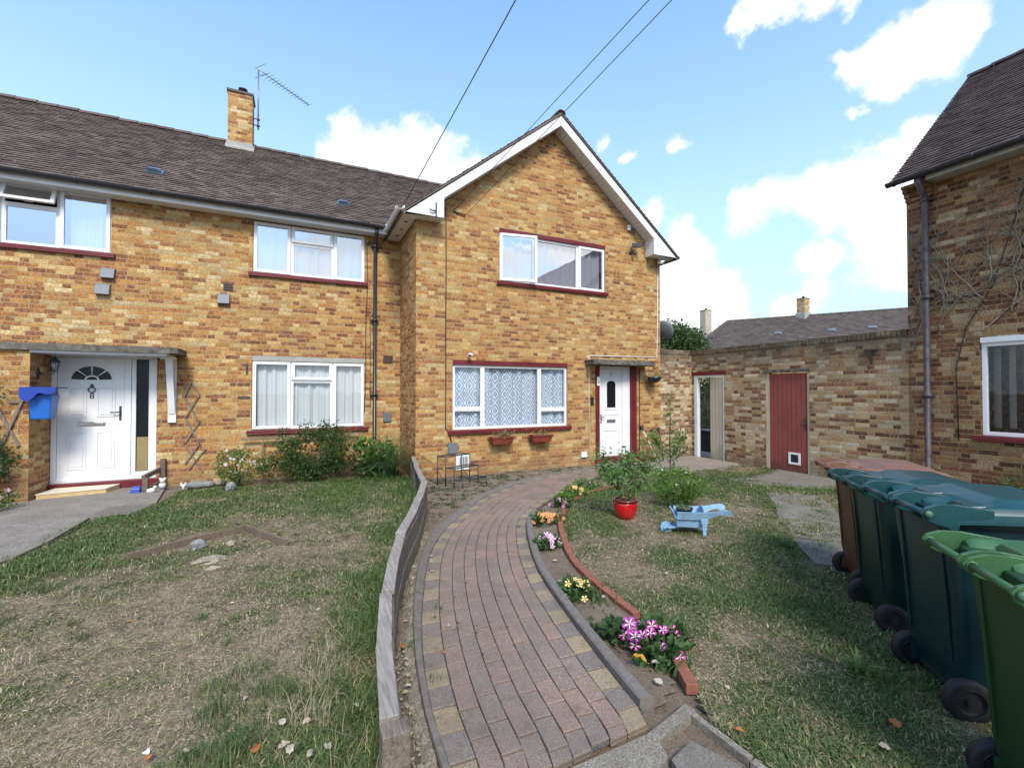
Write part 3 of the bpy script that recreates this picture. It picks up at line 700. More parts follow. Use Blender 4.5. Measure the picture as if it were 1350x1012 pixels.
obj('door_leaf', leafm, 'white', door, bevel=.003)
fl = MB()
for k in range(4):
    a0, a1 = PI*k/4+.045, PI*(k+1)/4-.045
    pts = [(cx+rr*.98*math.cos(a0+(a1-a0)*i/6), cz+.01+rr*.86*math.sin(a0+(a1-a0)*i/6)) for i in range(7)]+[(cx+rr*.36*math.cos(a1-(a1-a0)*i/3), cz+.01+rr*.30*math.sin(a1-(a1-a0)*i/3)) for i in range(4)]
    fl.prism(pts, lambda u, z, t: D(u, z, t), -.041, -.0375)
fl.prism([(cx+rr*.27*math.cos(PI*i/8), cz+.012+rr*.2*math.sin(PI*i/8)) for i in range(9)], lambda u, z, t: D(u, z, t), -.041, -.0375)
obj('fan_light', fl, 'dark_glass', door)
lb = MB(); mbox(lb, D, -3.275, -2.915, 1.075, 1.145, -.053, -.040); mbox(lb, D, -3.255, -2.935, 1.088, 1.132, -.0405, -.030); obj('letterbox', lb, 'chrome', door, bevel=.003)
hd = MB(); mbox(hd, D, -2.735, -2.705, 1.16, 1.40, -.053, -.043); hd.tube([D(-2.72, 1.30, -.045), D(-2.72, 1.30, .0), D(-2.80, 1.295, .005), D(-2.84, 1.30, 0)], .010, 8); obj('handle', hd, 'dark_metal', door)
kn = MB()
kn.tube([D(cx+.045*math.sin(2*PI*i/14), 1.68+.045*math.cos(2*PI*i/14), -.035) for i in range(15)], .008, 6); mbox(kn, D, cx-.018, cx+.018, 1.71, 1.77, -.053, -.03); obj('knocker', kn, 'dark_metal', door)
def text(body, size, F, u, z, d, m, parent, name='house_number', sx=1):
    c = bpy.data.curves.new(name, 'FONT'); c.body = body; c.size = size; c.extrude = .002; c.align_x = 'CENTER'; c.align_y = 'CENTER'; c.materials.append(M[m])
    t = bpy.data.objects.new('tmp', c); COL.objects.link(t); bpy.context.view_layer.update(); me = bpy.data.meshes.new_from_object(t); bpy.data.objects.remove(t); me.name = name
    o = bpy.data.objects.new(name, me); link(o, parent); p = Vector(F(u, z, d))-Vector(ORG[parent.name]); o.location = p; o.rotation_euler = (PI/2, 0, 0); o.scale = (sx, 1, 1); return o
text('8', .13, D, cx, 1.57, -.047, 'black', door)
sg = MB(); mbox(sg, D, -2.50, -2.345, .28, 2.19, -.08, -.07); obj('side_light', sg, 'dark_glass', door)
sg = MB(); mbox(sg, D, -2.50, -2.347, .28, .86, -.0699, -.067); obj('side_light_panel', sg, 'cardboard', door)
th = MB(); mbox(th, D, -3.60, -2.10, -.02, .148, -.12, .035); obj('threshold', th, 'maroon', door, bevel=.006)
# porch wing, canopy, bracket
mb = MB(); mb.box(-5.6, -3.602, 9.12, YA-.002, -.3, 2.268); obj('porch_wall', mb, 'brick_left', h8)
mb = MB(); mb.box(-5.8, -1.90, 9.06, YA-.002, 2.27, 2.375)
mb.hexa([(-1.90, 9.06, 2.275), (-1.80, 9.12, 2.28), (-1.80, YA-.002, 2.28), (-1.90, YA-.002, 2.275), (-1.90, 9.06, 2.375), (-1.80, 9.12, 2.37), (-1.80, YA-.002, 2.37), (-1.90, YA-.002, 2.375)])
cn = obj('canopy', mb, 'concrete', h8)
mb = MB(); mb.box(-3.60, -1.95, 9.10, YA-.03, 2.235, 2.2695); obj('canopy_soffit', mb, 'soffit', cn)
mb = MB(); mbox(mb, A, -2.05, -1.93, 1.10, 2.23, .001, .035); mb.hexa([A(-2.04, 1.25, .036), A(-1.94, 1.25, .036), A(-1.94, 1.25, .05), A(-2.04, 1.25, .05), A(-2.04, 2.22, .036), A(-1.94, 2.22, .036), A(-1.94, 2.22, .30), A(-2.04, 2.22, .30)])
mbox(mb, A, -2.10, -1.88, 2.20, 2.234, .30, .36); obj('canopy_bracket', mb, 'white', cn, bevel=.005)
for a, b, c, e, m_, dp, k in ((-2.98, -2.80, 3.55, 3.71, 'grey_plastic', .055, 1), (-3.05, -2.86, 3.27, 3.44, 'grey_plastic', .055, 1), (-1.33, -1.145, 3.26, 3.43, 'grey_plastic', .055, 1), (-1.245, -1.10, 3.51, 3.65, 'brown_plastic', .015, 0), (1.63, 1.83, 2.24, 2.41, 'brown_plastic', .012, 0)):
    mb = MB()
    if k: mb.hexa([A(a, c, 0), A(b, c, 0), A(b, c, dp*1.5), A(a, c, dp*1.5), A(a, e, 0), A(b, e, 0), A(b, e, dp*.6), A(a, e, dp*.6)]); mbox(mb, A, a-.012, b+.012, e-.004, e+.012, 0, .02)
    else:
        mbox(mb, A, a, b, c, e, .001, dp)
        for i in range(4): zz = c+(e-c)*(i+.5)/4.2; mbox(mb, A, a+.012, b-.012, zz, zz+.012, dp, dp+.008)
    obj('wall_vent', mb, m_, h8, bevel=.003)
mb = MB(); mbox(mb, A, 1.635, 1.80, 1.01, 1.20, .001, .04); obj('meter_cover', mb, 'grey_plastic', h8, bevel=.006)
mb = MB(); mb.tube([A(1.29, 4.7, .012), A(1.30, 3.8, .012), A(1.27, 2.9, .012), A(1.28, 1.9, .012), A(1.25, 1.2, .012)], .007, 6); mb.tube([A(1.34, 4.82, .015), A(1.30, 4.7, .015), A(1.42, 4.80, .13), A(1.56, 4.75, .02), A(1.60, 4.66, .02)], .008, 6)
mb.tube([A(1.36, 3.2, .01), A(1.365, 2.3, .01), A(1.37, 1.3, .01)], .005, 6); obj('wall_cable', mb, 'wire', h8)
mb = MB(); mb.bar(A(-.86, 1.98, .02), A(-.86, 2.17, .02), .012, .03); obj('wall_hook', mb, 'dark_metal', h8); mb = MB(); mbox(mb, A, -1.0, -.8, 1.505, 1.555, .001, .006); obj('air_slot', mb, 'brown_plastic', h8)
mb = MB(); mb.tube([A(-.90, 4.97, .02), A(-.86, 4.88, .04), A(-.86, 4.82, .05)], .016, 6); obj('alarm_sensor', mb, 'alu', h8)

# ================================================================== HOUSE 7 (gabled end house)
YB = 8.30; B = FY(YB); GX, GZ = 4.985, 7.47; SLP = .80
h7 = thing('gabled_house', (GX, YB, 0), 'golden brick end house with a tall gable and white bargeboards', 'house')
X0, X1 = 1.985, 8.0
def wz(x): return GZ-.20-abs(x-GX)*SLP
mb = MB()
wall_sheet(mb, B, [(X0, -.3), (X1, -.3), (X1, wz(X1)), (GX, wz(GX)), (X0, wz(X0))], [(2.705, 5.32, .895, 2.26), (3.69, 6.345, 3.89, 4.985), (6.065, 7.235, .03, 2.225)])
mb.box(X0, X0+.24, YB+.241, 14.0, -.3, 4.90); mb.box(X1-.24, X1, YB+.241, 14.0, -.3, 4.90); mb.box(X0, X1, 14.0, 14.24, -.3, 4.9)
obj('wall', mb, 'brick_gable', h7)
mb = MB(); EX = 3.33; ezz = GZ+.055-EX*SLP; sl = math.hypot(EX, EX*SLP); YF, YK = 7.97, 14.2
tile_slope(mb, (GX-EX, YF, ezz), (0, 1, 0), (EX, 0, EX*SLP), YK-YF, sl)
tile_slope(mb, (GX+EX, YF, ezz), (0, 1, 0), (-EX, 0, EX*SLP), YK-YF, sl)
for s in (-1, 1):
    a = (GX+s*EX, ezz); b = (GX+s*.002, GZ+.055)
    mb.hexa([(a[0], YF+.01, a[1]-.025), (b[0], YF+.01, b[1]-.045), (b[0], YK, b[1]-.025), (a[0], YK, a[1]-.025), (a[0], YF+.01, a[1]-.001), (b[0], YF+.01, b[1]-.001), (b[0], YK, b[1]-.001), (a[0], YK, a[1]-.001)])
rf7 = obj('roof', mb, 'tiles', h7, fix=False)
mb = MB(); ridge_tiles(mb, (GX, YF, GZ+.08), (GX, YK, GZ+.08), .10, drop=.04); obj('ridge_tiles', mb, 'tiles', rf7, fix=False)
# bargeboards with soffit and box ends
for s in (-1, 1):
    mb = MB(); P = lambda u, z, t: (u, t, z)
    xs = [0, 2.55, 3.29]; top = lambda q: GZ-q*SLP
    poly = [(GX+s*.0015, top(0)), (GX+s*3.29, top(3.29)), (GX+s*3.29, 4.87), (GX+s*2.55, 4.87), (GX+s*2.55, top(2.55)-.19), (GX+s*.0015, top(0)-.215)]
    mb.prism(poly, P, 8.0, 8.025); bo = obj('bargeboard', mb, 'soffit', h7, bevel=.002)
    mb = MB(); q0, q1 = .01, 2.549
    mb.hexa([(GX+s*q0, 8.026, top(q0)-.20), (GX+s*q1, 8.026, top(q1)-.185), (GX+s*q1, YB-.002, top(q1)-.185), (GX+s*q0, YB-.002, top(q0)-.20),
             (GX+s*q0, 8.026, top(q0)-.18), (GX+s*q1, 8.026, top(q1)-.165), (GX+s*q1, YB-.002, top(q1)-.165), (GX+s*q0, YB-.002, top(q0)-.18)])
    mb.box(*sorted((GX+s*2.551, GX+s*2.565)), 8.026, YB-.002, 4.885, top(2.56)-.17)
    obj('verge_soffit', mb, 'soffit_boards', bo)
    mb = MB(); mb.box(*sorted((GX+s*2.552, GX+s*3.285)), 8.026, YB-.002, 4.871, 4.884)
    mb.box(*sorted((GX+s*3.018, GX+s*3.285)), YB-.0015, 13.9, 4.871, 4.884); obj('eaves_soffit', mb, 'soffit', h7)
    mb = MB(); mb.box(*sorted((GX+s*3.27, GX+s*3.291)), 8.027, 13.9, 4.885, 5.02 if s > 0 else 4.985); obj('eaves_fascia', mb, 'soffit', h7)
mb = MB(); gutter(mb, (GX-3.36, 8.0, 4.955), (GX-3.36, 9.40, 4.955)); obj('gutter', mb, 'soffit', h7)
mb = MB(); gutter(mb, (GX+3.36, 8.02, 4.955), (GX+3.36, 13.9, 4.955)); obj('gutter', mb, 'soffit', h7)
for yy in (8.5, 8.95, 9.35):
    mb = MB(); mb.lathe([(.034, 4.868), (.034, 4.873)], (1.84, yy, 0), 12); obj('soffit_vent', mb, 'brown_plastic', h7)
window(h7, B, 2.71, 5.315, .90, 2.17, [(2.71, 3.34, 1.30, 2.17, 'f'), (2.71, 3.34, .90, 1.30, 'f'), (3.34, 4.64, .90, 2.17, 'f'), (4.64, 5.315, 1.26, 2.17, 'f'), (4.64, 5.315, .90, 1.26, 'f')],
       sill=(2.60, 5.40, .893), lintel=(2.26, 'maroon'), label='wide ground floor window with patterned lace curtains', curtain=[(2.75, 5.28, .94, 2.14, 'lace', 4, .02, 9)], fw=.05)
window(h7, B, 3.695, 6.34, 3.90, 4.90, [(3.695, 4.52, 3.90, 4.90, 'h'), (4.52, 5.62, 3.90, 4.90, 'f'), (5.62, 6.34, 3.90, 4.90, 's')],
       sill=(3.64, 6.40, 3.893), lintel=(4.985, 'maroon'), glass='glass_up', label='upstairs gable window with its left casement ajar', curtain=[(4.58, 6.3, 3.95, 4.87, 'lilac', 5, .02, 4), (3.75, 4.5, 3.95, 4.87, 'net', 5, .02, 14)], fw=.05)
# door 7
mb = MB(); frame_bars(mb, B, 6.165, 7.075, .16, 2.222, .06, -.10, -.03); mbox(mb, B, 6.86, 7.015, .221, 2.16, -.099, -.035)
door = obj('door', mb, 'white', h7, bevel=.004); door['label'] = 'narrow white front door with an arched light and number 7'
mb = MB(); mbox(mb, B, 6.066, 6.164, .0, 2.223, -.12, .03); mbox(mb, B, 7.076, 7.234, .0, 2.223, -.12, .03); obj('door_post', mb, 'maroon', door, bevel=.004)
lm = MB(); a0, a1 = 6.228, 6.856; mbox(lm, B, a0, a1, .21, 2.158, -.085, -.055)
raised(lm, B, 6.36, 6.72, 1.22, 1.95, -.055, .012, .03)
for c, e in ((1.10, 1.115), (.74, .755), (.60, .612), (.48, .49)): mbox(lm, B, 6.33 if c > .5 else 6.42, 6.76 if c > .5 else 6.66, c, e, -.0551, -.043)
mbox(lm, B, 6.30, 6.78, .28, .66, -.0552, -.047)
obj('door_leaf', lm, 'white', door, bevel=.003)
gm = MB(); gp = [(6.42, 1.28), (6.66, 1.28), (6.66, 1.84), (6.62, 1.875), (6.54, 1.89), (6.46, 1.875), (6.42, 1.84)]; gm.prism(gp, lambda u, z, t: B(u, z, t), -.044, -.040); obj('arched_light', gm, 'dark_glass', door)
lb = MB(); mbox(lb, B, 6.42, 6.66, .93, 1.0, -.054, -.040); obj('letterbox', lb, 'alu', door, bevel=.003)
hd = MB(); mbox(hd, B, 6.242, 6.268, .92, 1.12, -.054, -.044); hd.tube([B(6.255, 1.06, -.045), B(6.255, 1.06, -.005), B(6.33, 1.05, -.002)], .009, 8); obj('handle', hd, 'dark_metal', door)
text('7', .115, B, 6.54, 2.03, -.049, 'black', door)
th = MB(); mbox(th, B, 6.04, 7.26, .0, .155, -.12, .06); mbox(th, B, 7.0, 7.55, .0, .09, .061, .26); obj('threshold', th, 'maroon', door, bevel=.006)
mb = MB(); mb.box(5.78, 7.50, 7.93, YB-.001, 2.235, 2.315); mb.box(5.76, 7.48, 7.95, YB-.001, 2.3152, 2.345); obj('canopy', mb, 'concrete', h7, bevel=.01)
mb = MB(); mbox(mb, B, 2.61, 2.79, .46, .66, .001, .05); obj('meter_cover', mb, 'grey_plastic', h7, bevel=.006)
mb = MB(); mbox(mb, B, 2.77, 3.06, .13, .44, .001, .02); frame_bars(mb, B, 2.80, 3.03, .17, .40, .02, .02, .028); mbox(mb, B, 2.83, 3.0, .2, .37, .0202, .024, 1)
for i in range(5): mbox(mb, B, 2.83+.033*i, 2.845+.033*i, .2, .37, .0245, .03, 0)
obj('flue_cover', mb, ['soffit', 'dark_metal'], h7)
mb = MB(); mbox(mb, B, 5.66, 5.80, .19, .31, .001, .05); obj('junction_box', mb, 'white', h7, bevel=.006)
mb = MB(); mb.tube([B(5.885, .20, .012), B(5.885, 2.43, .012), B(5.93, 2.45, .012), B(7.88, 2.475, .012), B(7.90, 3.4, .012), B(7.93, 4.72, .012)], .008, 6); mb.tube([B(5.80, .22, .03), B(5.885, .2, .012)], .008, 6); obj('conduit', mb, 'white', h7)
mb = MB(); mb.tube([B(2.56, 5.2, .012), B(2.565, 4.0, .015), B(2.56, 3.0, .012), B(2.565, 1.8, .012), B(2.56, .95, .012), B(2.62, .86, .02), B(2.68, .66, .03)], .009, 6); mb.tube([B(2.70, 5.14, .01), B(2.85, 5.12, .03), B(2.95, 5.10, .03)], .012, 6); obj('wall_cable', mb, 'wire', h7)
mb = MB(); mb.tube([B(7.33, 2.2, .012), B(7.335, 1.2, .012), B(7.33, .25, .012)], .010, 6); obj('wall_cable', mb, 'wire', h7)
mb = MB(); mbox(mb, B, 5.925, 6.0, 1.34, 1.52, .001, .035); obj('doorbell', mb, 'black', h7, bevel=.01)
mb = MB(); mbox(mb, B, 6.09, 6.16, 1.78, 1.98, .031, .036); obj('door_plaque', mb, 'plaque', h7)
mb = MB(); mbox(mb, B, 6.10, 6.15, 1.88, 1.895, .0362, .0375); mbox(mb, B, 6.115, 6.15, 1.82, 1.86, .0362, .0375); obj('plaque_marks', mb, 'dark_metal', h7)
mb = MB(); mbox(mb, B, 6.98, 7.06, 5.44, 5.56, .001, .05); obj('sensor_box', mb, 'white', h7, bevel=.006)
mb = MB(); mb.bar((2.28, 7.985, 4.82), (2.28, 7.985, 5.12), .02, .02); mb.tube([(2.28, 7.98, 4.97), (2.20, 7.96, 4.95), (2.16, 7.97, 4.98)], .012, 6); obj('wire_bracket', mb, 'dark_metal', h7)

# ================================================================== RIGHT HOUSE
XC = 9.05; C = FX(XC)
h9 = thing('brick_house', (XC, 0, 0), 'brown brick house at right with a steep dark tiled roof and bare creeper', 'house')
YN, YS = 3.81, -5.0; EXR = 8.74; RXR, RZR = 11.6, 7.68
mb = MB(); wall_sheet(mb, C, [(YS, -.3), (YN, -.3), (YN, 4.98), (YS, 4.98)], [(1.35, 2.955, 1.0, 2.44)])
mb.prism([(XC+.241, -.3), (14.1, -.3), (14.1, 5.0), (RXR, RZR-.08), (XC+.241, 5.22)], lambda u, z, t: (u, t, z), YN-.24, YN-.001)
mb.box(13.86, 14.1, YS, YN-.241, -.3, 5.0); mb.box(XC+.241, 13.86, YS, YS+.2, -.3, 5.0)
for i in range(4): mb.box(XC-.045*(i+1), XC-.045*i-.001, YN-.35, YN-.002, 4.74+.065*i, 4.98)
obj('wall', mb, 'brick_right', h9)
mb = MB(); sv = (RXR-EXR, 0, RZR-5.06); sl = math.hypot(sv[0], sv[2])
tile_slope(mb, (EXR, YS, 5.06), (0, 1, 0), sv, YN+.08-YS, sl)
mb.hexa([(EXR, YS, 5.03), (RXR, YS, RZR-.03), (RXR, YN+.06, RZR-.03), (EXR, YN+.06, 5.03), (EXR, YS, 5.055), (RXR, YS, RZR-.005), (RXR, YN+.06, RZR-.005), (EXR, YN+.06, 5.055)])
mb.hexa([(RXR+.002, YS, RZR-.03), (14.4, YS, 5.1), (14.4, YN+.06, 5.1), (RXR+.002, YN+.06, RZR-.03), (RXR+.002, YS, RZR), (14.4, YS, 5.13), (14.4, YN+.06, 5.13), (RXR+.002, YN+.06, RZR)])
rf9 = obj('roof', mb, 'tiles_right', h9, fix=False)
mb = MB(); ridge_tiles(mb, (RXR, YS, RZR), (RXR, YN+.07, RZR)); obj('ridge_tiles', mb, 'tiles_right', rf9, fix=False)
mb = MB(); mb.box(EXR+.03, EXR+.05, YS, YN-.36, 4.93, 5.04); mb.box(EXR+.051, XC-.002, YS, YN-.36, 4.94, 4.955); obj('fascia', mb, 'lintel_grey', h9)
mb = MB(); gutter(mb, (EXR-.03, YN+.12, 5.04), (EXR-.03, YS, 5.04), .062); obj('gutter', mb, 'black', h9)
mb = MB(); downpipe(mb, C, 3.53, .15, 4.99, .10, .042); obj('downpipe', mb, 'purple_pipe', h9)
window(h9, C, 1.36, 2.95, 1.01, 2.36, [(2.15, 2.95, 1.01, 2.36, 'f'), (1.36, 2.15, 1.01, 2.36, 'f')], sill=(1.28, 3.03, 1.005), lintel=(2.44, 'soffit'), glass='glass_dim', label='ground floor window with grey vertical blinds')
w9 = [o for o in h9.children if o.name.startswith('window')][0]
for i in range(9):
    mb = MB(); y = 2.84-.155*i; a = R(35+6*math.sin(i*2.1)); dx, dy = .06*math.sin(a), .06*math.cos(a)
    mb.hexa([(XC+.20-dx, y-dy, 1.12), (XC+.20+dx, y+dy, 1.12), (XC+.203+dx, y+dy, 1.12), (XC+.203-dx, y-dy, 1.12), (XC+.20-dx, y-dy, 2.30), (XC+.20+dx, y+dy, 2.30), (XC+.203+dx, y+dy, 2.30), (XC+.203-dx, y-dy, 2.30)])
    obj('blind_slat', mb, 'blind', w9)
mb = MB(); mb.tube([C(2.45, 4.6, .02), C(2.62, 3.9, .015), C(2.80, 3.2, .012), C(3.1, 2.6, .012), C(3.22, 2.0, .012), C(3.2, .9, .012)], .007, 6); obj('wall_cable', mb, 'wire', h9)

# ================================================================== GARDEN WALL
gw = thing('garden_wall', (8.9, 6, 0), 'tall weathered brick garden wall joining the two houses', 'wall')
WT = 2.57
mb = MB()
# wall with two door openings reaching the ground
out = [(YN+.001, -.3), (5.40, -.3), (5.40, 2.04), (6.30, 2.04), (6.30, -.3), (7.34, -.3), (7.34, 2.04), (8.22, 2.04), (8.22, -.3), (8.52, -.3), (8.52, WT), (YN+.001, WT)]
mb.prism(out, lambda u, z, t: C(u, z, -t), 0, .22)
mb.box(8.002, XC-.002, YB, YB+.22, -.3, WT)
wl = obj('wall_body', mb, 'brick_garden', gw)
mb = MB()
y = YN+.01
while y < 8.5:
    j = random.uniform(-.004, .004); mb.box(XC-.012+j, XC+.235+j, y+.004, y+.069, WT+.001, WT+.108+random.uniform(-.006, .004)); y += .0745
x = 8.01
while x < XC-.09: mb.box(x+.004, x+.069, YB-.012, YB+.23, WT+.001, WT+.108); x += .0745
obj('coping', mb, 'brick_garden', gw)
mb = MB(); mbox(mb, C, 5.36, 6.36, 2.042, 2.10, -.1, .03); obj('lintel', mb, 'concrete', gw)
mb = MB(); mbox(mb, C, 7.28, 8.30, 2.042, 2.13, -.1, .012); obj('lintel', mb, 'maroon', gw)
mb = MB(); mbox(mb, C, 6.235, 6.299, -.05, 2.04, -.08, -.01); mbox(mb, C, 5.401, 5.44, -.05, 2.04, -.08, -.01); fr = obj('door_frame', mb, 'creamdoor', gw)
mb = MB(); mbox(mb, C, 5.445, 6.23, -.04, 2.02, -.06, -.022)
rd = obj('door', mb, 'red_boards', gw); rd['label'] = 'faded red boarded door with a white cat flap'
mb = MB(); frame_bars(mb, C, 5.59, 5.83, .17, .41, .04, -.022, -.004); cf = obj('cat_flap', mb, 'white', rd, bevel=.004)
mb = MB(); mb.prism([(5.63, .21), (5.79, .21), (5.79, .37), (5.71, .37), (5.66, .33), (5.63, .28)], lambda u, z, t: C(u, z, t), -.0235, -.018); obj('flap_opening', mb, 'black', rd)
mb = MB(); mbox(mb, C, 5.47, 5.50, .88, 1.12, -.022, -.01); mb.tube([C(5.485, 1.0, -.01), C(5.485, 1.0, .03), C(5.57, .99, .03)], .009, 6); obj('handle', mb, 'dark_metal', rd)
mb = MB(); mbox(mb, C, 8.13, 8.219, -.05, 2.04, -.10, .0); mbox(mb, C, 7.342, 8.13, 1.985, 2.04, -.10, -.01); mbox(mb, C, 7.341, 7.38, -.05, 1.984, -.10, -.01); obj('door_frame', mb, 'soffit', gw)
mb = MB(); mb.hexa([(XC+.03, 7.385, -.02), (XC+.06, 7.375, -.02), (XC+.12, 7.80, -.02), (XC+.09, 7.81, -.02), (XC+.03, 7.385, 1.97), (XC+.06, 7.375, 1.97), (XC+.12, 7.80, 1.97), (XC+.09, 7.81, 1.97)])
gt = obj('gate_door', mb, 'cream_boards', gw); gt['label'] = 'faded cream boarded door standing ajar'
mb = MB(); mb.bar(C(4.33, 2.36, .01), C(4.33, 2.36, .20), .03, .03); mb.bar(C(4.33, 2.36, .02), C(4.33, 2.12, .02), .03, .02); mb.bar(C(4.33, 2.34, .19), C(4.33, 2.16, .02), .012, .012); mb.bar(C(4.22, 2.37, .02), C(4.44, 2.37, .02), .03, .02); obj('iron_bracket', mb, 'dark_metal', gw)

# ================================================================== DISTANT HOUSE
hd_ = thing('distant_house', (36, 20, 0), 'distant house with a long brown hipped roof seen over the garden wall', 'house')
P1, P2 = Vector((32.1, 25.7, 7.45)), Vector((41.0, 12.6, 7.45)); dr = (P2-P1).normalized(); nr = Vector((dr.y, -dr.x, 0)).normalized()
if nr.dot(Vector((-1, -.6, 0))) < 0: nr = -nr
W = 3.6; dz = 2.7; E1, E2 = P1-dr*2.6+nr*W-Vector((0, 0, dz)), P2+nr*W-Vector((0, 0, dz)); K1 = P1-dr*2.6-nr*W-Vector((0, 0, dz)); K2 = P2-nr*W-Vector((0, 0, dz))
mb = MB(); sl = math.hypot(W, dz)
def keep(p):
    t = (p-P1).dot(dr); h = (7.45-p.z)/dz
    return t > -2.6*h
tile_slope(mb, E1, dr, (nr*-W+Vector((0, 0, dz))), (E2-E1).length, sl, .17, .27, keep, 1, .02)
mb.add([E1, E2, P2, P1], [(0, 1, 2, 3)]); mb.add([E1, P1, K1], [(0, 1, 2)]); mb.add([P1, P2, K2, K1], [(0, 1, 2, 3)])
rfd = obj('roof', mb, 'tiles_far', hd_, fix=False)
mb = MB(); ridge_tiles(mb, P1, P2, .13, .4); ridge_tiles(mb, E1, P1, .12, .4); obj('ridge_tiles', mb, 'tiles_far', rfd, fix=False)
mb = MB(); dn = Vector((0, 0, -1)); I = [E1-nr*.3+dr*.3, E2-nr*.3, K2+nr*.3, K1+nr*.3+dr*.3]
mb.hexa([Vector((p.x, p.y, -.3)) for p in I]+[Vector((p.x, p.y, 4.72)) for p in I]); obj('wall', mb, 'brick_far', hd_)
mb = MB(); mb.bar(E1+Vector((0, 0, -.1)), E2+Vector((0, 0, -.1)), .05, .16); obj('fascia', mb, 'soffit', hd_)
q = P1+dr*5.3; cm = chimney(rfd, q.x, q.y, 7.2, 8.75, .62, .6, 'brick_far', 1, 'brown_plastic')
mb = MB(); mb.box(q.x-.38, q.x+.38, q.y-.36, q.y+.36, 7.1, 7.62); obj('flashing', mb, 'lintel_grey', cm)
q = P1-dr*1.8-nr*1.4; chimney(rfd, q.x, q.y, 5.5, 8.7, .75, .6, 'cream', 1, 'brown_plastic')
for t, dd in ((2.0, 1.35), (5.3, 1.35), (7.6, 1.3)):
    q = P1+dr*(t+1.6)+(nr*W-Vector((0, 0, dz)))*(dd/W*1.5); roof_vent(rfd, q+Vector((0, 0, .03)), dr, (nr*-W+Vector((0, 0, dz))), .42, .34, 'grey_plastic')
mb = MB(); q = E1+dr*1.6-nr*.15; mb.tube([q, q+Vector((0, 0, 1.1))], .07, 8); obj('soil_pipe', mb, 'black', rfd)

# ------------------------------------------------------------------ ground kit
def crom(pts, n=8, closed=False):
    P = [Vector((*p, 0)) if len(p) == 2 else Vector(p) for p in pts]; out = []
    for i in range(len(P)-1):
        p0 = P[max(i-1, 0)]; p1 = P[i]; p2 = P[i+1]; p3 = P[min(i+2, len(P)-1)]
        for k in range(n):
            t = k/n; out.append(.5*((2*p1)+(p2-p0)*t+(2*p0-5*p1+4*p2-p3)*t*t+(3*p1-p0-3*p2+p3)*t**3))
    out.append(P[-1]); return out
def resample(pts, step):
    out = [pts[0].copy()]; acc = 0; cur = pts[0]
    for q in pts[1:]:
        while (q-cur).length+acc >= step:
            d = step-acc; cur = cur+(q-cur).normalized()*d; out.append(cur.copy()); acc = 0
        acc += (q-cur).length; cur = q
    return out
def pip(x, y, poly):
    """points (arrays) in polygon"""
    ins = np.zeros(len(x), dtype=bool); n = len(poly); j = n-1
    for i in range(n):
        xi, yi = poly[i]; xj, yj = poly[j]
        with np.errstate(divide='ignore', invalid='ignore'):
            c = ((yi > y) != (yj > y)) & (x < (xj-xi)*(y-yi)/((yj-yi) if yj != yi else 1e-9)+xi)
        ins ^= c; j = i
    return ins
GRID = 256
_g = [RNG.random((GRID, GRID)) for _ in range(5)]
def vnoise(x, y, s, k=0):
    x = np.asarray(x)*s+37.3*k+900; y = np.asarray(y)*s+11.9*k+900; xi = np.floor(x).astype(int); yi = np.floor(y).astype(int); fx = x-xi; fy = y-yi
    fx = fx*fx*(3-2*fx); fy = fy*fy*(3-2*fy); g = _g[k % 5]; a = lambda i, j: g[(xi+i) % GRID, (yi+j) % GRID]
    return (a(0, 0)*(1-fx)+a(1, 0)*fx)*(1-fy)+(a(0, 1)*(1-fx)+a(1, 1)*fx)*fy
def fbm(x, y, s, k=0, o=4):
    t = 0; w = 1; ws = 0
    for i in range(o): t = t+vnoise(x, y, s*2**i, k+i)*w; ws += w; w *= .55
    return t/ws
def seg_dist(x, y, pl):
    d = np.full(len(x), 99.)
    for (ax, ay), (bx, by) in zip(pl[:-1], pl[1:]):
        vx, vy = bx-ax, by-ay; t = np.clip(((x-ax)*vx+(y-ay)*vy)/(vx*vx+vy*vy), 0, 1); d = np.minimum(d, np.hypot(x-ax-t*vx, y-ay-t*vy))
    return d
def gauss(x, y, cx, cy, r, ry=None): return np.exp(-(((x-cx)/r)**2+((y-cy)/(ry or r))**2))

FENCE = [(1.93, 8.26), (1.77, 7.35), (1.545, 5.95), (1.27, 5.12), (1.06, 4.52), (.80, 3.87), (.62, 3.27), (.50, 2.80), (.385, 2.20), (.325, 1.72)]
LEFT = [(.57, 1.675), (.60, 1.85), (.63, 2.29), (.74, 2.9), (.93, 3.6), (1.21, 4.41), (1.57, 5.09), (2.05, 5.72), (2.72, 6.50), (3.88, 7.25), (4.86, 7.56), (6.05, 7.68)]
RIGHT = [(1.55, 1.71), (1.59, 1.80), (1.66, 2.2), (1.79, 2.85), (1.95, 3.5), (2.19, 4.15), (2.52, 4.85), (2.82, 5.27), (3.32, 5.74), (4.25, 6.44), (5.15, 6.95), (6.25, 7.18)]
KOUT = [(.55, 1.45), (.565, 1.90), (.60, 2.36), (.70, 2.97), (.88, 3.7), (1.15, 4.5), (1.50, 5.2), (2.0, 5.86), (2.66, 6.62), (3.84, 7.38), (4.84, 7.68), (5.9, 7.8)]
KR_IN = RIGHT[1:8]; 
BRICKE = [(2.235, 2.56), (2.25, 2.75), (2.27, 3.0), (2.33, 3.4), (2.47, 3.83), (2.62, 4.15), (2.86, 4.62), (3.10, 5.0), (3.42, 5.36), (3.83, 5.74), (4.40, 6.08), (5.2, 6.25), (6.2, 6.32), (7.0, 6.42)]
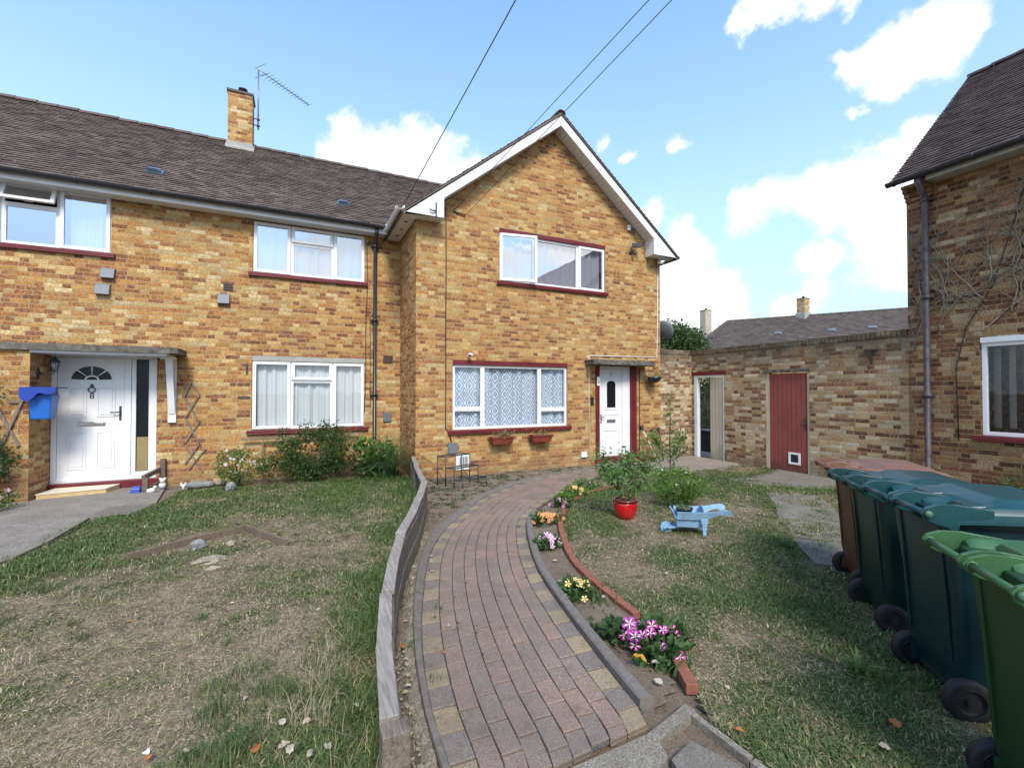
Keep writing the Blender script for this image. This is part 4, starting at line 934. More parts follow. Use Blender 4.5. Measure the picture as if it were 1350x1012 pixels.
LAWN_L = [(-7, 8.6), (-4.6, 3.2), (-2.52, 5.85), (-2.40, 6.2), (-2.32, 6.6), (-2.33, 7.62), (-1.95, 7.62), (-1.80, 8.30), (-1.75, 9.15), (1.75, 8.95), (1.90, 8.2)]+[(x-.03, y) for x, y in FENCE[1:]]+[(.31, .6), (-1.2, .3), (-5, .6), (-7, 2)]
LAWN_L = [(-4.6, 3.0), (-2.52, 5.85), (-2.40, 6.2), (-2.32, 6.6), (-2.33, 7.62), (-1.95, 7.62), (-1.80, 8.30), (-1.75, 9.0), (1.75, 8.75), (1.86, 8.2)]+[(x-.03, y) for x, y in FENCE[1:]]+[(.31, .6), (-1.2, .3), (-5, .6)]
LAWN_R = [(x+.03, y) for x, y in BRICKE]+[(7.9, 6.5), (9.0, 6.7), (9.03, 6.15), (7.5, 5.75), (7.8, 4.9), (9.03, 4.15), (9.03, 3.0), (7.3, 3.3), (4.8, 2.1), (4.0, 1.3), (2.9, .2), (1.9, .2), (1.86, 1.6), (1.98, 1.80), (2.1, 2.02), (2.2, 2.4)]
def tone_left(x, y):
    fence = seg_dist(x, y, FENCE)
    t = .42+1.15*(fbm(x, y, 1.5, 0)-.5)+.5*(fbm(x, y, 5, 1, 3)-.5)
    t += .42*np.exp(-(fence/.42)**2)+.26*np.clip((y-5.2)/1.6, 0, 1)+.26*gauss(x, y, -2.0, 5.6, .45, .8)
    t += .35*gauss(x, y, -.05, 2.35, .35, .5)-.22*gauss(x, y, -1.3, 3.9, 1.0, .9)-.25*gauss(x, y, -.5, 2.9, .5, .7)-.15*gauss(x, y, .1, 5.0, .6)
    return np.clip(t, 0, 1)
def tone_right(x, y):
    t = .56+.85*(fbm(x, y, 1.6, 2)-.5)+.5*(fbm(x, y, 6, 3, 3)-.5)
    t += -.30*gauss(x, y, 3.9, 4.0, .55, .5)-.3*gauss(x, y, 2.9, 3.8, .3, .7)-.28*gauss(x, y, 2.3, 2.0, .5, .45)-.2*gauss(x, y, 5.8, 4.6, .8, .5)+.25*gauss(x, y, 5.8, 5.9, 1.6, .5)+.2*gauss(x, y, 3.6, 2.5, .8, .6)+.2*gauss(x, y, 7.5, 5.0, 1.5, .4)+.15*gauss(x, y, 5, 3.3, 1, .6)
    return np.clip(t, 0, 1)
def lawn_sheet(name, poly, tone, z0, step=.04):
    xs = [p[0] for p in poly]; ys = [p[1] for p in poly]
    X = np.arange(min(xs), max(xs)+step, step); Y = np.arange(min(ys), max(ys)+step, step); gx, gy = np.meshgrid(X, Y); x = gx.ravel(); y = gy.ravel()
    z = z0+.022*fbm(x, y, 9, 1, 3)+.025*(fbm(x, y, 1.3, 4, 2)-.5)
    nx, ny = len(X), len(Y); cx = x.reshape(ny, nx)[:-1, :-1].ravel()+step/2; cy = y.reshape(ny, nx)[:-1, :-1].ravel()+step/2
    k = pip(cx, cy, poly); idx = np.arange(nx*ny).reshape(ny, nx); q = np.stack([idx[:-1, :-1].ravel(), idx[:-1, 1:].ravel(), idx[1:, 1:].ravel(), idx[1:, :-1].ravel()], 1)[k]
    used = np.unique(q); re = np.full(nx*ny, -1); re[used] = np.arange(len(used)); q = re[q]
    x, y, z = x[used], y[used], z[used]
    e = seg_dist(x, y, poly+[poly[0]]); z = np.where(e < .06, np.minimum(z, .012+e*.15), z)
    o = npmesh(name, np.stack([x, y, z], 1), q, 'lawn', tone=tone(x, y), smooth=True); return struct(o)
def lawn_z(x, y, z0): return z0+.022*fbm(x, y, 9, 1, 3)+.025*(fbm(x, y, 1.3, 4, 2)-.5)
def blades(name, poly, tone, n, z0, label, cat, tall=None, near=1.0, dead=False):
    xs = [p[0] for p in poly]; ys = [p[1] for p in poly]; x = RNG.uniform(min(xs), max(xs), n*6); y = RNG.uniform(min(ys), max(ys), n*6)
    d = np.hypot(x, y); vis = y*.902+x*.432 > .9
    ang = np.abs(np.arctan2(x*.902-y*.432, x*.432+y*.902)); vis &= ang < R(60)
    pr = np.clip((3.0/np.maximum(d, 1.5))**1.7, .05, 3)/3; t = tone(x, y)
    pr *= .75+.7*t
    k = vis & (RNG.random(len(x)) < pr*near) & pip(x, y, poly); x, y, t, d = x[k][:n], y[k][:n], t[k][:n], d[k][:n]; m = len(x)
    h = RNG.uniform(.010, .030, m)*(.75+.95*t)*(1+.05*d)
    if tall is not None: h *= tall(x, y)
    w = RNG.uniform(.0011, .0024, m)*(.8+.26*d)
    if dead: h = RNG.uniform(.010, .030, m)*(1+.05*d); w = w*.6
    a = RNG.uniform(0, 2*PI, m); lean = RNG.uniform(.1, 1.5, m)+(8 if dead else np.clip(.6-t, 0, 1)*4); b = a+RNG.uniform(-.5, .5, m)+PI/2
    z = lawn_z(x, y, z0)-.004
    B = np.stack([x, y, z], 1); s = np.stack([np.cos(a)*w, np.sin(a)*w, 0*w], 1); l = np.stack([np.cos(b)*lean, np.sin(b)*lean, np.ones(m)], 1); l = unit(l)*h[:, None]
    mid = B+l*.55; tip = B+l+np.stack([np.cos(b), np.sin(b), -.6*np.ones(m)], 1)*(h*.35)[:, None]
    tip[:, 2] = np.maximum(tip[:, 2], z+.003)
    V = np.stack([B-s, B+s, mid+s*.8, mid-s*.8, tip], 1).reshape(-1, 3); i = np.arange(m)*5
    F = np.concatenate([np.stack([i, i+1, i+2], 1), np.stack([i, i+2, i+3], 1), np.stack([i+3, i+2, i+4], 1)])
    tn = np.repeat(np.clip(RNG.uniform(.0, .46, m) if dead else t+RNG.normal(0, .12, m), 0, 1), 5)
    o = npmesh(name, V, F, 'blades', tone=tn); o['kind'] = 'stuff'; tag(o, label, cat); print(name, m); return o
def flat(name, poly, z, m, thick=None, kind=True, jitter=0):
    mb = MB(); mb.prism(poly, lambda u, v, t: (u, v, t), z-(thick or .02), z); o = obj(name, mb, m)
    return struct(o) if kind else o

# ground sheet out to the horizon
mb = MB(); mb.add([(-300, -300, -.012), (300, -300, -.012), (300, 300, -.012), (-300, 300, -.012)], [(0, 1, 2, 3)]); struct(obj('ground', mb, 'soil'))
lawn_sheet('lawn', LAWN_L, tone_left, .012)
lawn_sheet('lawn', LAWN_R, tone_right, .010)
FT = [(x, y) for x, y in FENCE]
def tall_left(x, y):
    e = seg_dist(x, y, FT); return 1+1.9*np.exp(-(e/.28)**2)+1.0*gauss(x, y, -2.1, 5.6, .35, .7)+.8*gauss(x, y, -.1, 2.3, .3, .4)
blades('lawn_grass', LAWN_L, tone_left, 210000, .012, 'patchy dry grass of the lawn left of the low wooden fence', 'grass', tall_left)
blades('dead_grass', LAWN_L, lambda x, y: np.clip(1.15-1.2*tone_left(x, y), 0, 1), 170000, .016, 'flattened straw lying over the bare parts of the left lawn', 'grass', dead=True)
blades('dead_grass', LAWN_R, lambda x, y: np.clip(1.1-1.3*tone_right(x, y), 0, 1), 90000, .014, 'flattened straw lying over the bare parts of the right lawn', 'grass', dead=True)
blades('lawn_grass', LAWN_R, tone_right, 170000, .010, 'short green and brown grass of the lawn beside the bins', 'grass')
def tufts(name, spots, m, label, cat='grass', parent=None, hh=(.05, .13), n=60, spread=.05, w=.0022, lean=1.1):
    P = []; 
    for s in spots:
        x, y, k = s[:3]; kk = int(n*k); P.append(np.stack([RNG.normal(x, spread*k, kk), RNG.normal(y, spread*k, kk), np.full(kk, s[3] if len(s) > 3 else .02), np.full(kk, k)], 1))
    P = np.concatenate(P); m_ = len(P); h = RNG.uniform(hh[0], hh[1], m_)*np.clip(P[:, 3], .5, 1.5); a = RNG.uniform(0, 2*PI, m_); wd = w*RNG.uniform(.7, 1.5, m_); ln = RNG.uniform(.1, lean, m_)
    B = P[:, :3]; s = np.stack([-np.sin(a)*wd, np.cos(a)*wd, 0*a], 1); hx = np.stack([np.cos(a), np.sin(a), 0*a], 1)
    K = 4; rows = []
    for j in range(K+1):
        t = j/K; c = B+hx*(ln*h*t*t)[:, None]+np.array([0, 0, 1])*(h*(t-.35*ln*t*t))[:, None]; c[:, 2] = np.maximum(c[:, 2], B[:, 2]+.004); ww = (1-t)**.6+.02
        rows += [c-s*ww, c+s*ww]
    V = np.stack(rows, 1).reshape(-1, 3); i = np.arange(m_)*2*(K+1)
    F = np.concatenate([np.stack([i+2*j, i+2*j+1, i+2*j+3, i+2*j+2], 1) for j in range(K)])
    o = npmesh(name, V, F, m, parent)
    if parent is None: o['kind'] = 'stuff'; tag(o, label, cat)
    return o
sp = []
rr = random.Random(3)
for i in range(150):
    t = rr.random(); k = min(int(t*9), 8); a, b = FENCE[k], FENCE[k+1]; f = t*9-k; e = abs(rr.gauss(0, .22))+.03
    sp.append((a[0]+(b[0]-a[0])*f-e, a[1]+(b[1]-a[1])*f, rr.uniform(.5, 1.15)*math.exp(-e*1.3)))
sp += [(rr.gauss(-.15, .22), rr.gauss(2.5, .30), rr.uniform(.5, 1.0)) for _ in range(34)]
sp += [(rr.gauss(-2.05, .2), rr.gauss(5.5, .5), rr.uniform(.4, .8)) for _ in range(40)]
sp += [(rr.uniform(-1.7, 1.5), rr.uniform(8.3, 9.1), rr.uniform(.4, .8)) for _ in range(60)]
sp += [(rr.uniform(-2.5, 1), rr.uniform(2.2, 6), rr.uniform(.25, .5)) for _ in range(60)]
tufts('long_grass', sp, 'grass_long', 'tufts of long green grass along the left side of the low wooden fence', n=70, hh=(.05, .15), spread=.06)
sp = [(rr.uniform(-.05, .35)+.0, rr.uniform(1.7, 3.2), rr.uniform(.4, .9)) for _ in range(26)]+[(rr.gauss(1.2, .25), rr.gauss(6.2, .5), .7) for _ in range(16)]+[(rr.gauss(-2.55, .12), rr.gauss(5.4, .25), .7) for _ in range(8)]+[(rr.uniform(-2, .5), rr.uniform(2.3, 5.5), .4) for _ in range(50)]
tufts('dead_grass', sp, 'grass_straw', 'dry straw coloured grass stalks beside the fence', n=34, hh=(.06, .22), spread=.07, w=.0014)
sp = [(rr.uniform(2.6, 6.5), rr.uniform(2.0, 5.5), rr.uniform(.25, .5)) for _ in range(90)]+[(rr.gauss(6.2, 1.0), rr.gauss(5.9, .25), rr.uniform(.4, .7)) for _ in range(50)]+[(3.0+t*.75+rr.gauss(0, .1), 1.35+t*.8+rr.gauss(0, .12), rr.uniform(.4, .8)) for t in [rr.random()*2 for _ in range(50)]]+[(2.5, 1.9, .7), (2.62, 1.82, .8), (2.35, 1.62, .5), (2.55, 1.75, .7)]
tufts('grass_tufts', sp, 'grass_long', 'green grass tufts scattered over the lawn in front of the bins', n=46, hh=(.03, .08), spread=.06)

sp = []
for pl, k_ in (([(7.10, 5.85), (7.9, 5.72), (9.0, 6.05)], 40), ([(7.2, 5.2), (7.75, 4.5), (8.4, 4.2)], 34), ([(6.8, 4.75), (6.2, 4.25), (5.6, 3.75), (4.9, 3.2), (4.2, 2.65)], 90), ([(6.3, 7.0), (7.2, 6.6), (8.0, 6.55), (9.0, 6.72)], 50), ([(-2.5, 6.0), (-2.38, 6.5), (-2.36, 7.55)], 30), ([(6.95, 4.1), (6.3, 3.6), (5.6, 3.1)], 40), ([(6.6, 4.45), (6.1, 3.3)], 6), ([(6.15, 4.0), (5.95, 3.2)], 8), ([(5.5, 3.5), (5.4, 2.8)], 8)):
    for _ in range(k_): t = rr.random()*(len(pl)-1); i = int(t); p = Vector(pl[i]).lerp(Vector(pl[i+1]), t-i); sp.append((p.x+rr.gauss(0, .06), p.y+rr.gauss(0, .05), rr.uniform(.35, .8), .02))
tufts('grass_tufts', sp, 'grass_long', 'ragged grass creeping over the edges of the concrete slabs', n=46, hh=(.03, .08), spread=.06)
# soil areas
struct(lawn_sheet('flower_bed', [(x+.05, y) for x, y in RIGHT[1:8]]+[(3.35, 5.70), (4.25, 6.38), (5.15, 6.88), (6.4, 6.95)]+[(7.2, 6.5)]+[(x, y) for x, y in BRICKE[::-1]]+[(2.05, 2.3), (1.9, 1.85)], lambda x, y: np.zeros(len(x)), .008, .05)).data.materials[0] = M['soil']
struct(lawn_sheet('bare_bed', [(x+.03, y) for x, y in FENCE[:8][::-1]]+[(1.95, 8.29), (5.9, 8.29), (5.9, 7.8)]+KOUT[::-1][1:9], lambda x, y: np.zeros(len(x)), .004, .05)).data.materials[0] = M['soil']
flat('concrete_apron', [(6.05, 7.30), (6.3, 7.05), (7.2, 6.62), (8.0, 6.58), (9.04, 6.75), (9.04, 8.29), (6.0, 8.29), (5.95, 7.75)], .018, 'apron')
flat('left_path', [(-9, 9.7), (-9, 3.0), (-4.6, 2.9), (-2.58, 5.80), (-2.50, 6.05), (-2.44, 6.5), (-2.45, 7.5), (-1.98, 7.48), (-1.86, 8.2), (-2.05, 9.71)], .020, 'asphalt')
mb = MB()
for a, b in zip([(-3.5, 4.4), (-3.0, 5.1), (-2.62, 5.72), (-2.50, 6.02), (-2.43, 6.5), (-2.42, 7.55)], [(-3.05, 5.05), (-2.64, 5.68), (-2.52, 5.98), (-2.44, 6.45), (-2.41, 7.5), (-1.98, 7.56)]):
    mb.bar((*a, .02), (*b, .022), .055, .05)
obj('path_edging', mb, 'kerb_light'); struct(bpy.data.objects['path_edging'])
flat('slab', [(-2.40, 7.62), (-1.98, 7.60), (-1.84, 8.1), (-2.38, 8.12)], .034, 'kerb')
flat('pavement_slab', [(7.15, 5.85), (7.9, 5.70), (9.04, 6.05), (9.04, 4.35), (8.4, 4.2), (7.75, 4.55), (7.25, 5.2)], .026, 'slab')
c = [(7.05, 4.50), (6.45, 3.95), (5.80, 3.42), (5.22, 2.88), (4.65, 2.32)]
for i in range(4):
    a, b = Vector(c[i]), Vector(c[i+1]); d = (b-a).normalized(); n_ = Vector((-d.y, d.x)); g = .02; w = .36
    p = [a+d*g+n_*w, b-d*g+n_*w, b-d*g-n_*w, a+d*g-n_*w]
    pp = [(q.x+rr.uniform(-.03, .03), q.y+rr.uniform(-.03, .03)) for q in p]; flat('pavement_slab', pp, .030+rr.uniform(0, .006), 'slab')

# brick path
Ls, Rs = crom(LEFT, 10), crom(RIGHT, 10)
CEN = [(a+b)/2 for a, b in zip(Ls, Rs)]; arc_ = [0]
for a, b in zip(CEN[:-1], CEN[1:]): arc_.append(arc_[-1]+(b-a).length)
TOT = arc_[-1]
def at(s, f):
    s = min(max(s, 0), TOT-1e-4); i = 0
    while arc_[i+1] < s: i += 1
    t = (s-arc_[i])/(arc_[i+1]-arc_[i]); a = Ls[i].lerp(Ls[i+1], t); b = Rs[i].lerp(Rs[i+1], t); return a.lerp(b, f)
mb = MB(); cols = [0, .125]+[.125+.1071*k for k in range(1, 8)]+[1.0]
for c_ in range(len(cols)-1):
    f0, f1 = cols[c_], cols[c_+1]; border = c_ in (0, len(cols)-2); stp = .20; s = 0 if border else -.1*(c_ % 2)-.03*c_; k = 0
    if border: stp = .175
    while s < TOT:
        a, b = max(s, 0)+.0050, min(s+stp, TOT)-.0050
        if b-a > .02:
            e = .0026; z = .032+random.uniform(-.0022, .0022); t = [random.uniform(-.0015, .0015) for _ in range(4)]
            q = [at(a, f0), at(a, f1), at(b, f1), at(b, f0)]; wv = (q[1]-q[0]).normalized()*e; q[0] += wv; q[3] += wv; q[1] -= wv; q[2] -= wv
            ct = sum(q, Vector())/4; top = [Vector((p.x, p.y, z+t[i])) for i, p in enumerate(q)]; ins = [ct.lerp(Vector((p.x, p.y, 0)), .965) for p in q]; ins = [Vector((p.x, p.y, z+.003+t[i])) for i, p in enumerate(ins)]
            mi = 0
            if border: mi = 2 if k % 2 == 0 else 1
            lowv = [Vector((p.x, p.y, .0)) for p in q]
            mb.add(ins+top+lowv, [(0, 1, 2, 3), (4, 5, 1, 0), (5, 6, 2, 1), (6, 7, 3, 2), (7, 4, 0, 3), (8, 9, 5, 4), (9, 10, 6, 5), (10, 11, 7, 6), (11, 8, 4, 7)], mi)
        s += stp; k += 1
struct(obj('path', mb, ['paver', 'paver_grey', 'paver_ochre']))
mb = MB(); vs = []; fs = []
for i, (a, b) in enumerate(zip(Ls, Rs)): vs += [(a.x, a.y, .022), (b.x, b.y, .022)]
for i in range(len(Ls)-1): fs.append((2*i, 2*i+1, 2*i+3, 2*i+2))
mb.add(vs, fs); struct(obj('path_bedding', mb, 'joint'))
def kerb_run(name, inner, outer, z, seg=.9, m='kerb'):
    a, b = crom(inner, 10), crom(outer, 10); mb = MB(); L = 0; st = 0
    cum = [0]
    for p, q in zip(a[:-1], a[1:]): cum.append(cum[-1]+(q-p).length)
    i = 0
    while i < len(a)-1:
        j = i+1
        while j < len(a)-1 and cum[j]-cum[i] < seg: j += 1
        vs = []; zz = z+random.uniform(-.006, .006)
        for k in range(i, j+1):
            p, q = a[k].copy(), b[k].copy(); d = (a[min(k+1, len(a)-1)]-a[max(k-1, 0)]).normalized(); sh = d*.004*(1 if k == i else (-1 if k == j else 0)); p += sh; q += sh
            wv = (q-p); vs += [(p.x, p.y, -.02), (p.x, p.y, zz-.010), (*(p+wv*.14).xy, zz), (*(p+wv*.86).xy, zz), (q.x, q.y, zz-.010), (q.x, q.y, -.02)]
        n = j-i+1; fs = [(k*6+c, k*6+c+1, k*6+c+7, k*6+c+6) for k in range(n-1) for c in range(5)]+[(5, 4, 3, 2, 1, 0), tuple((n-1)*6+c for c in range(6))]
        mb.add(vs, fs); i = j
    return struct(obj(name, mb, m))
kerb_run('kerb', LEFT, KOUT, .050)
kin = [(x, y) for x, y in RIGHT[1:8]]; kout = [(1.665, 1.78), (1.73, 2.19), (1.86, 2.84), (2.02, 3.475), (2.26, 4.12), (2.585, 4.82), (2.87, 5.21)]
kerb_run('kerb', kin, kout, .082, .75)
# rubble haunch and debris strip between fence and path
mb = MB(); vs = []; nn_ = 260; K_ = 7
for i in range(nn_):
    t = i/(nn_-1)*6.2; k = min(int(t), 5); p = Vector(KOUT[k]).lerp(Vector(KOUT[k+1]), t-k); q_ = Vector(KOUT[k+1])-Vector(KOUT[k]); q_.normalize(); sd_ = Vector((-q_.y, q_.x)); wd_ = .062+.05*(mnoise.noise(Vector((t*4, 1, 0))))
    for j in range(K_):
        f_ = j/(K_-1); hh_ = .034*(1-f_**2.2)*(.75+.5*mnoise.noise(Vector((t*9, f_*3, 3))))+.010*mnoise.noise(Vector((t*40, f_*9, 7)))-(.02 if mnoise.noise(Vector((t*6, 5, 1))) > .32 else 0)
        vs.append((p.x+sd_.x*wd_*f_, p.y+sd_.y*wd_*f_, max(hh_, -.01)))
mb.add(vs, [(i*K_+j, i*K_+j+1, (i+1)*K_+j+1, (i+1)*K_+j) for i in range(nn_-1) for j in range(K_-1)], 0, True)
struct(obj('kerb_haunch', mb, 'kerb_light'))
mb = MB()
for i in range(420):
    t = rr.random()**1.2*7; k = min(int(t), 6); y = rr.uniform(1.5, 5.6); 
    fx = np.interp(y, [p[1] for p in FENCE[::-1]], [p[0] for p in FENCE[::-1]])+.05; kx = np.interp(y, [p[1] for p in KOUT], [p[0] for p in KOUT])-.02
    if kx < fx: continue
    mb.blob((rr.uniform(fx, kx), y, .008), rr.uniform(.004, .014), i, 1, 0, .4, (1, 1, .6))
o = obj('gravel', mb, 'stone_pale'); o['kind'] = 'stuff'; tag(o, 'pale gravel chips in the strip between the fence and the path', 'gravel')
sp = []
for i in range(110):
    y = rr.uniform(1.5, 5.2); fx = np.interp(y, [p[1] for p in FENCE[::-1]], [p[0] for p in FENCE[::-1]])+.05; kx = np.interp(y, [p[1] for p in KOUT], [p[0] for p in KOUT])-.05; sp.append((rr.uniform(fx, max(fx+.02, kx)), y, .45, .005))
tufts('dead_grass', sp, 'grass_straw', 'matted dry grass in the strip between the fence and the path', n=26, hh=(.03, .10), spread=.05, w=.0013)
# weeds on bare bed
sp = [(rr.uniform(1.9, 5.5), rr.uniform(5.9, 8.2), rr.uniform(.3, .8), .012) for _ in range(330)]
sp = [s for s in sp if s[1] > np.interp(s[0], [p[0] for p in KOUT], [p[1] for p in KOUT])+.05]
sp += [(rr.gauss(1.75, .12), rr.gauss(6.2, .5), rr.uniform(.4, .7), .012) for _ in range(24)]
o = tufts('weeds', sp, 'leaf_dark', 'low green weeds on the bare soil between the path and the brick wall', 'weeds', n=40, hh=(.02, .06), spread=.06, w=.006)
sp = [(1.02, 3.0, .5, .03), (1.28, 2.82, .5, .03), (.9, 3.15, .4, .03), (1.1, 4.0, .4, .03), (2.45, 5.75, .4, .03), (3.2, 6.35, .5, .03), (3.9, 6.9, .5, .03), (1.66, 2.05, .5, .03), (2.4, 4.8, .6, .03), (1.45, 4.75, .4, .03)]
for _ in range(46):
    q_ = at(rr.uniform(.1, TOT-.4), rr.choice((.01, .99, .01, .99, .125, .875, .34, .55))); sp.append((q_.x, q_.y, rr.uniform(.15, .42), .028))
tufts('weeds', sp, 'leaf_dark', 'small weeds growing in the joints of the block path', 'weeds', n=26, hh=(.02, .05), spread=.025, w=.003)
# near concrete edge, L-shaped edging and slab
flat('path_kerb', [(.55, 1.54), (1.40, 1.48), (1.50, 1.52), (1.54, 1.66), (1.05, 1.655), (.56, 1.66)], .034, 'kerb_light', .05)
mb = MB(); mb.bar((1.50, 1.625, .012), (1.83, 1.70, .012), .06, .05); mb.bar((1.812, 1.675, .010), (1.83, 1.36, .008), .035, .045); mb.bar((1.83, 1.35, .006), (1.86, .9, .006), .035, .04); struct(obj('edging', mb, 'kerb_light'))
flat('drain_slab', [(1.50, 1.50), (1.66, 1.54), (1.74, 1.36), (1.74, .8), (1.30, .8)], .034, 'slab', .05)
# red brick edging
mb = MB(); pts = resample(crom(BRICKE, 10), .222); 
for i, (a, b) in enumerate(zip(pts[:-1], pts[1:])):
    if b.x > 3.2 and i % 1 == 0: h = .035
    else: h = .055
    if b.x > 5.0: continue
    j = random.uniform(-.006, .006); mb.bar((a.x+(b.x-a.x)*.015, a.y+(b.y-a.y)*.015, h/2-.01+j), (b.x-(b.x-a.x)*.015, b.y-(b.y-a.y)*.015, h/2-.01+random.uniform(-.005, .005)), .065, h+.02)
o = obj('brick_edging', mb, 'edging', bevel=.004, origin=(2.3, 3.3, 0)); tag(o, 'curved row of red bricks edging the flower bed', 'edging')
mb = MB(); mb.bar((1.955, 1.80, .030), (2.055, 2.0, .033), .068, .06); o = obj('loose_brick', mb, 'edging', bevel=.005, origin=(2.04, 1.93, 0)); tag(o, 'single red brick lying at the near end of the flower bed', 'brick')
mb = MB(); pp = crom([(4.9, 6.2), (5.5, 6.27), (6.2, 6.32), (7.0, 6.42)], 6); mb.tube([(p.x, p.y, .03) for p in pp], .022, 6); o = obj('bed_edging', mb, 'kerb_light', origin=(6, 6.3, 0)); tag(o, 'thin pale edging strip behind the flower bed', 'edging')

# ------------------------------------------------------------------ low fence
fz = .45
cap = crom([(x, y) for x, y in FENCE], 1)
f = thing('low_fence', (.9, 4.2, 0), 'low grey weathered timber fence curving between lawn and path', 'fence')
joints = [0, 1, 2, 3, 5, 7, 9]
for a, b in zip(joints[:-1], joints[1:]):
    pts = [Vector((*p, 0)) for p in FENCE[a:b+1]]
    mb = MB(); w = .039+random.uniform(-.003, .003); zz = fz+random.uniform(-.014, .014); jo = random.uniform(-.010, .010)
    n = len(pts); vs = []
    for k, p in enumerate(pts):
        d = (pts[min(k+1, n-1)]-pts[max(k-1, 0)]).normalized(); s = Vector((-d.y, d.x, 0)); sh = d*(.006 if k == 0 else (-.006 if k == n-1 else 0)); p = p+sh+s*jo
        q = [p-s*w, p+s*w]; vs += [(*q[0].xy, zz-.035), (*q[1].xy, zz-.030), (*q[1].xy, zz), (*q[0].xy, zz-.002)]
    fs = [(k*4+c, k*4+(c+1) % 4, k*4+4+(c+1) % 4, k*4+4+c) for k in range(n-1) for c in range(4)]+[(3, 2, 1, 0), tuple((n-1)*4+c for c in range(4))]
    mb.add(vs, fs); obj('cap_rail', mb, 'greywood', f, bevel=.004)
    for z0, z1, off in ((.20, .385, .028), (.03, .185, .034)):
        mb = MB(); vs = []
        for k, p in enumerate(pts):
            d = (pts[min(k+1, n-1)]-pts[max(k-1, 0)]).normalized(); s = Vector((d.y, -d.x, 0)); s = s if s.x > 0 else -s; p = p+d*(.004 if k == 0 else (-.004 if k == n-1 else 0))
            j = random.uniform(-.004, .004)
            q0, q1 = p+s*(off-.011+j), p+s*(off+.011+j); vs += [(*q0.xy, z0), (*q1.xy, z0), (*q1.xy, z1), (*q0.xy, z1)]
        mb.add(vs, fs); obj('board', mb, 'greywood_dark', f, bevel=.003)
for k in joints:
    p = Vector(FENCE[k]); mb = MB(); hz = fz-.04 if k != 9 else fz-.005
    dd = .042 if k != 9 else .05; oy = 0 if k != 9 else -.06; mb.box(p.x-dd, p.x+dd-.02 if k != 9 else p.x+dd, p.y-.04+oy, p.y+.035+oy, -.05, hz); obj('post', mb, 'greywood_dark', f, bevel=.004)

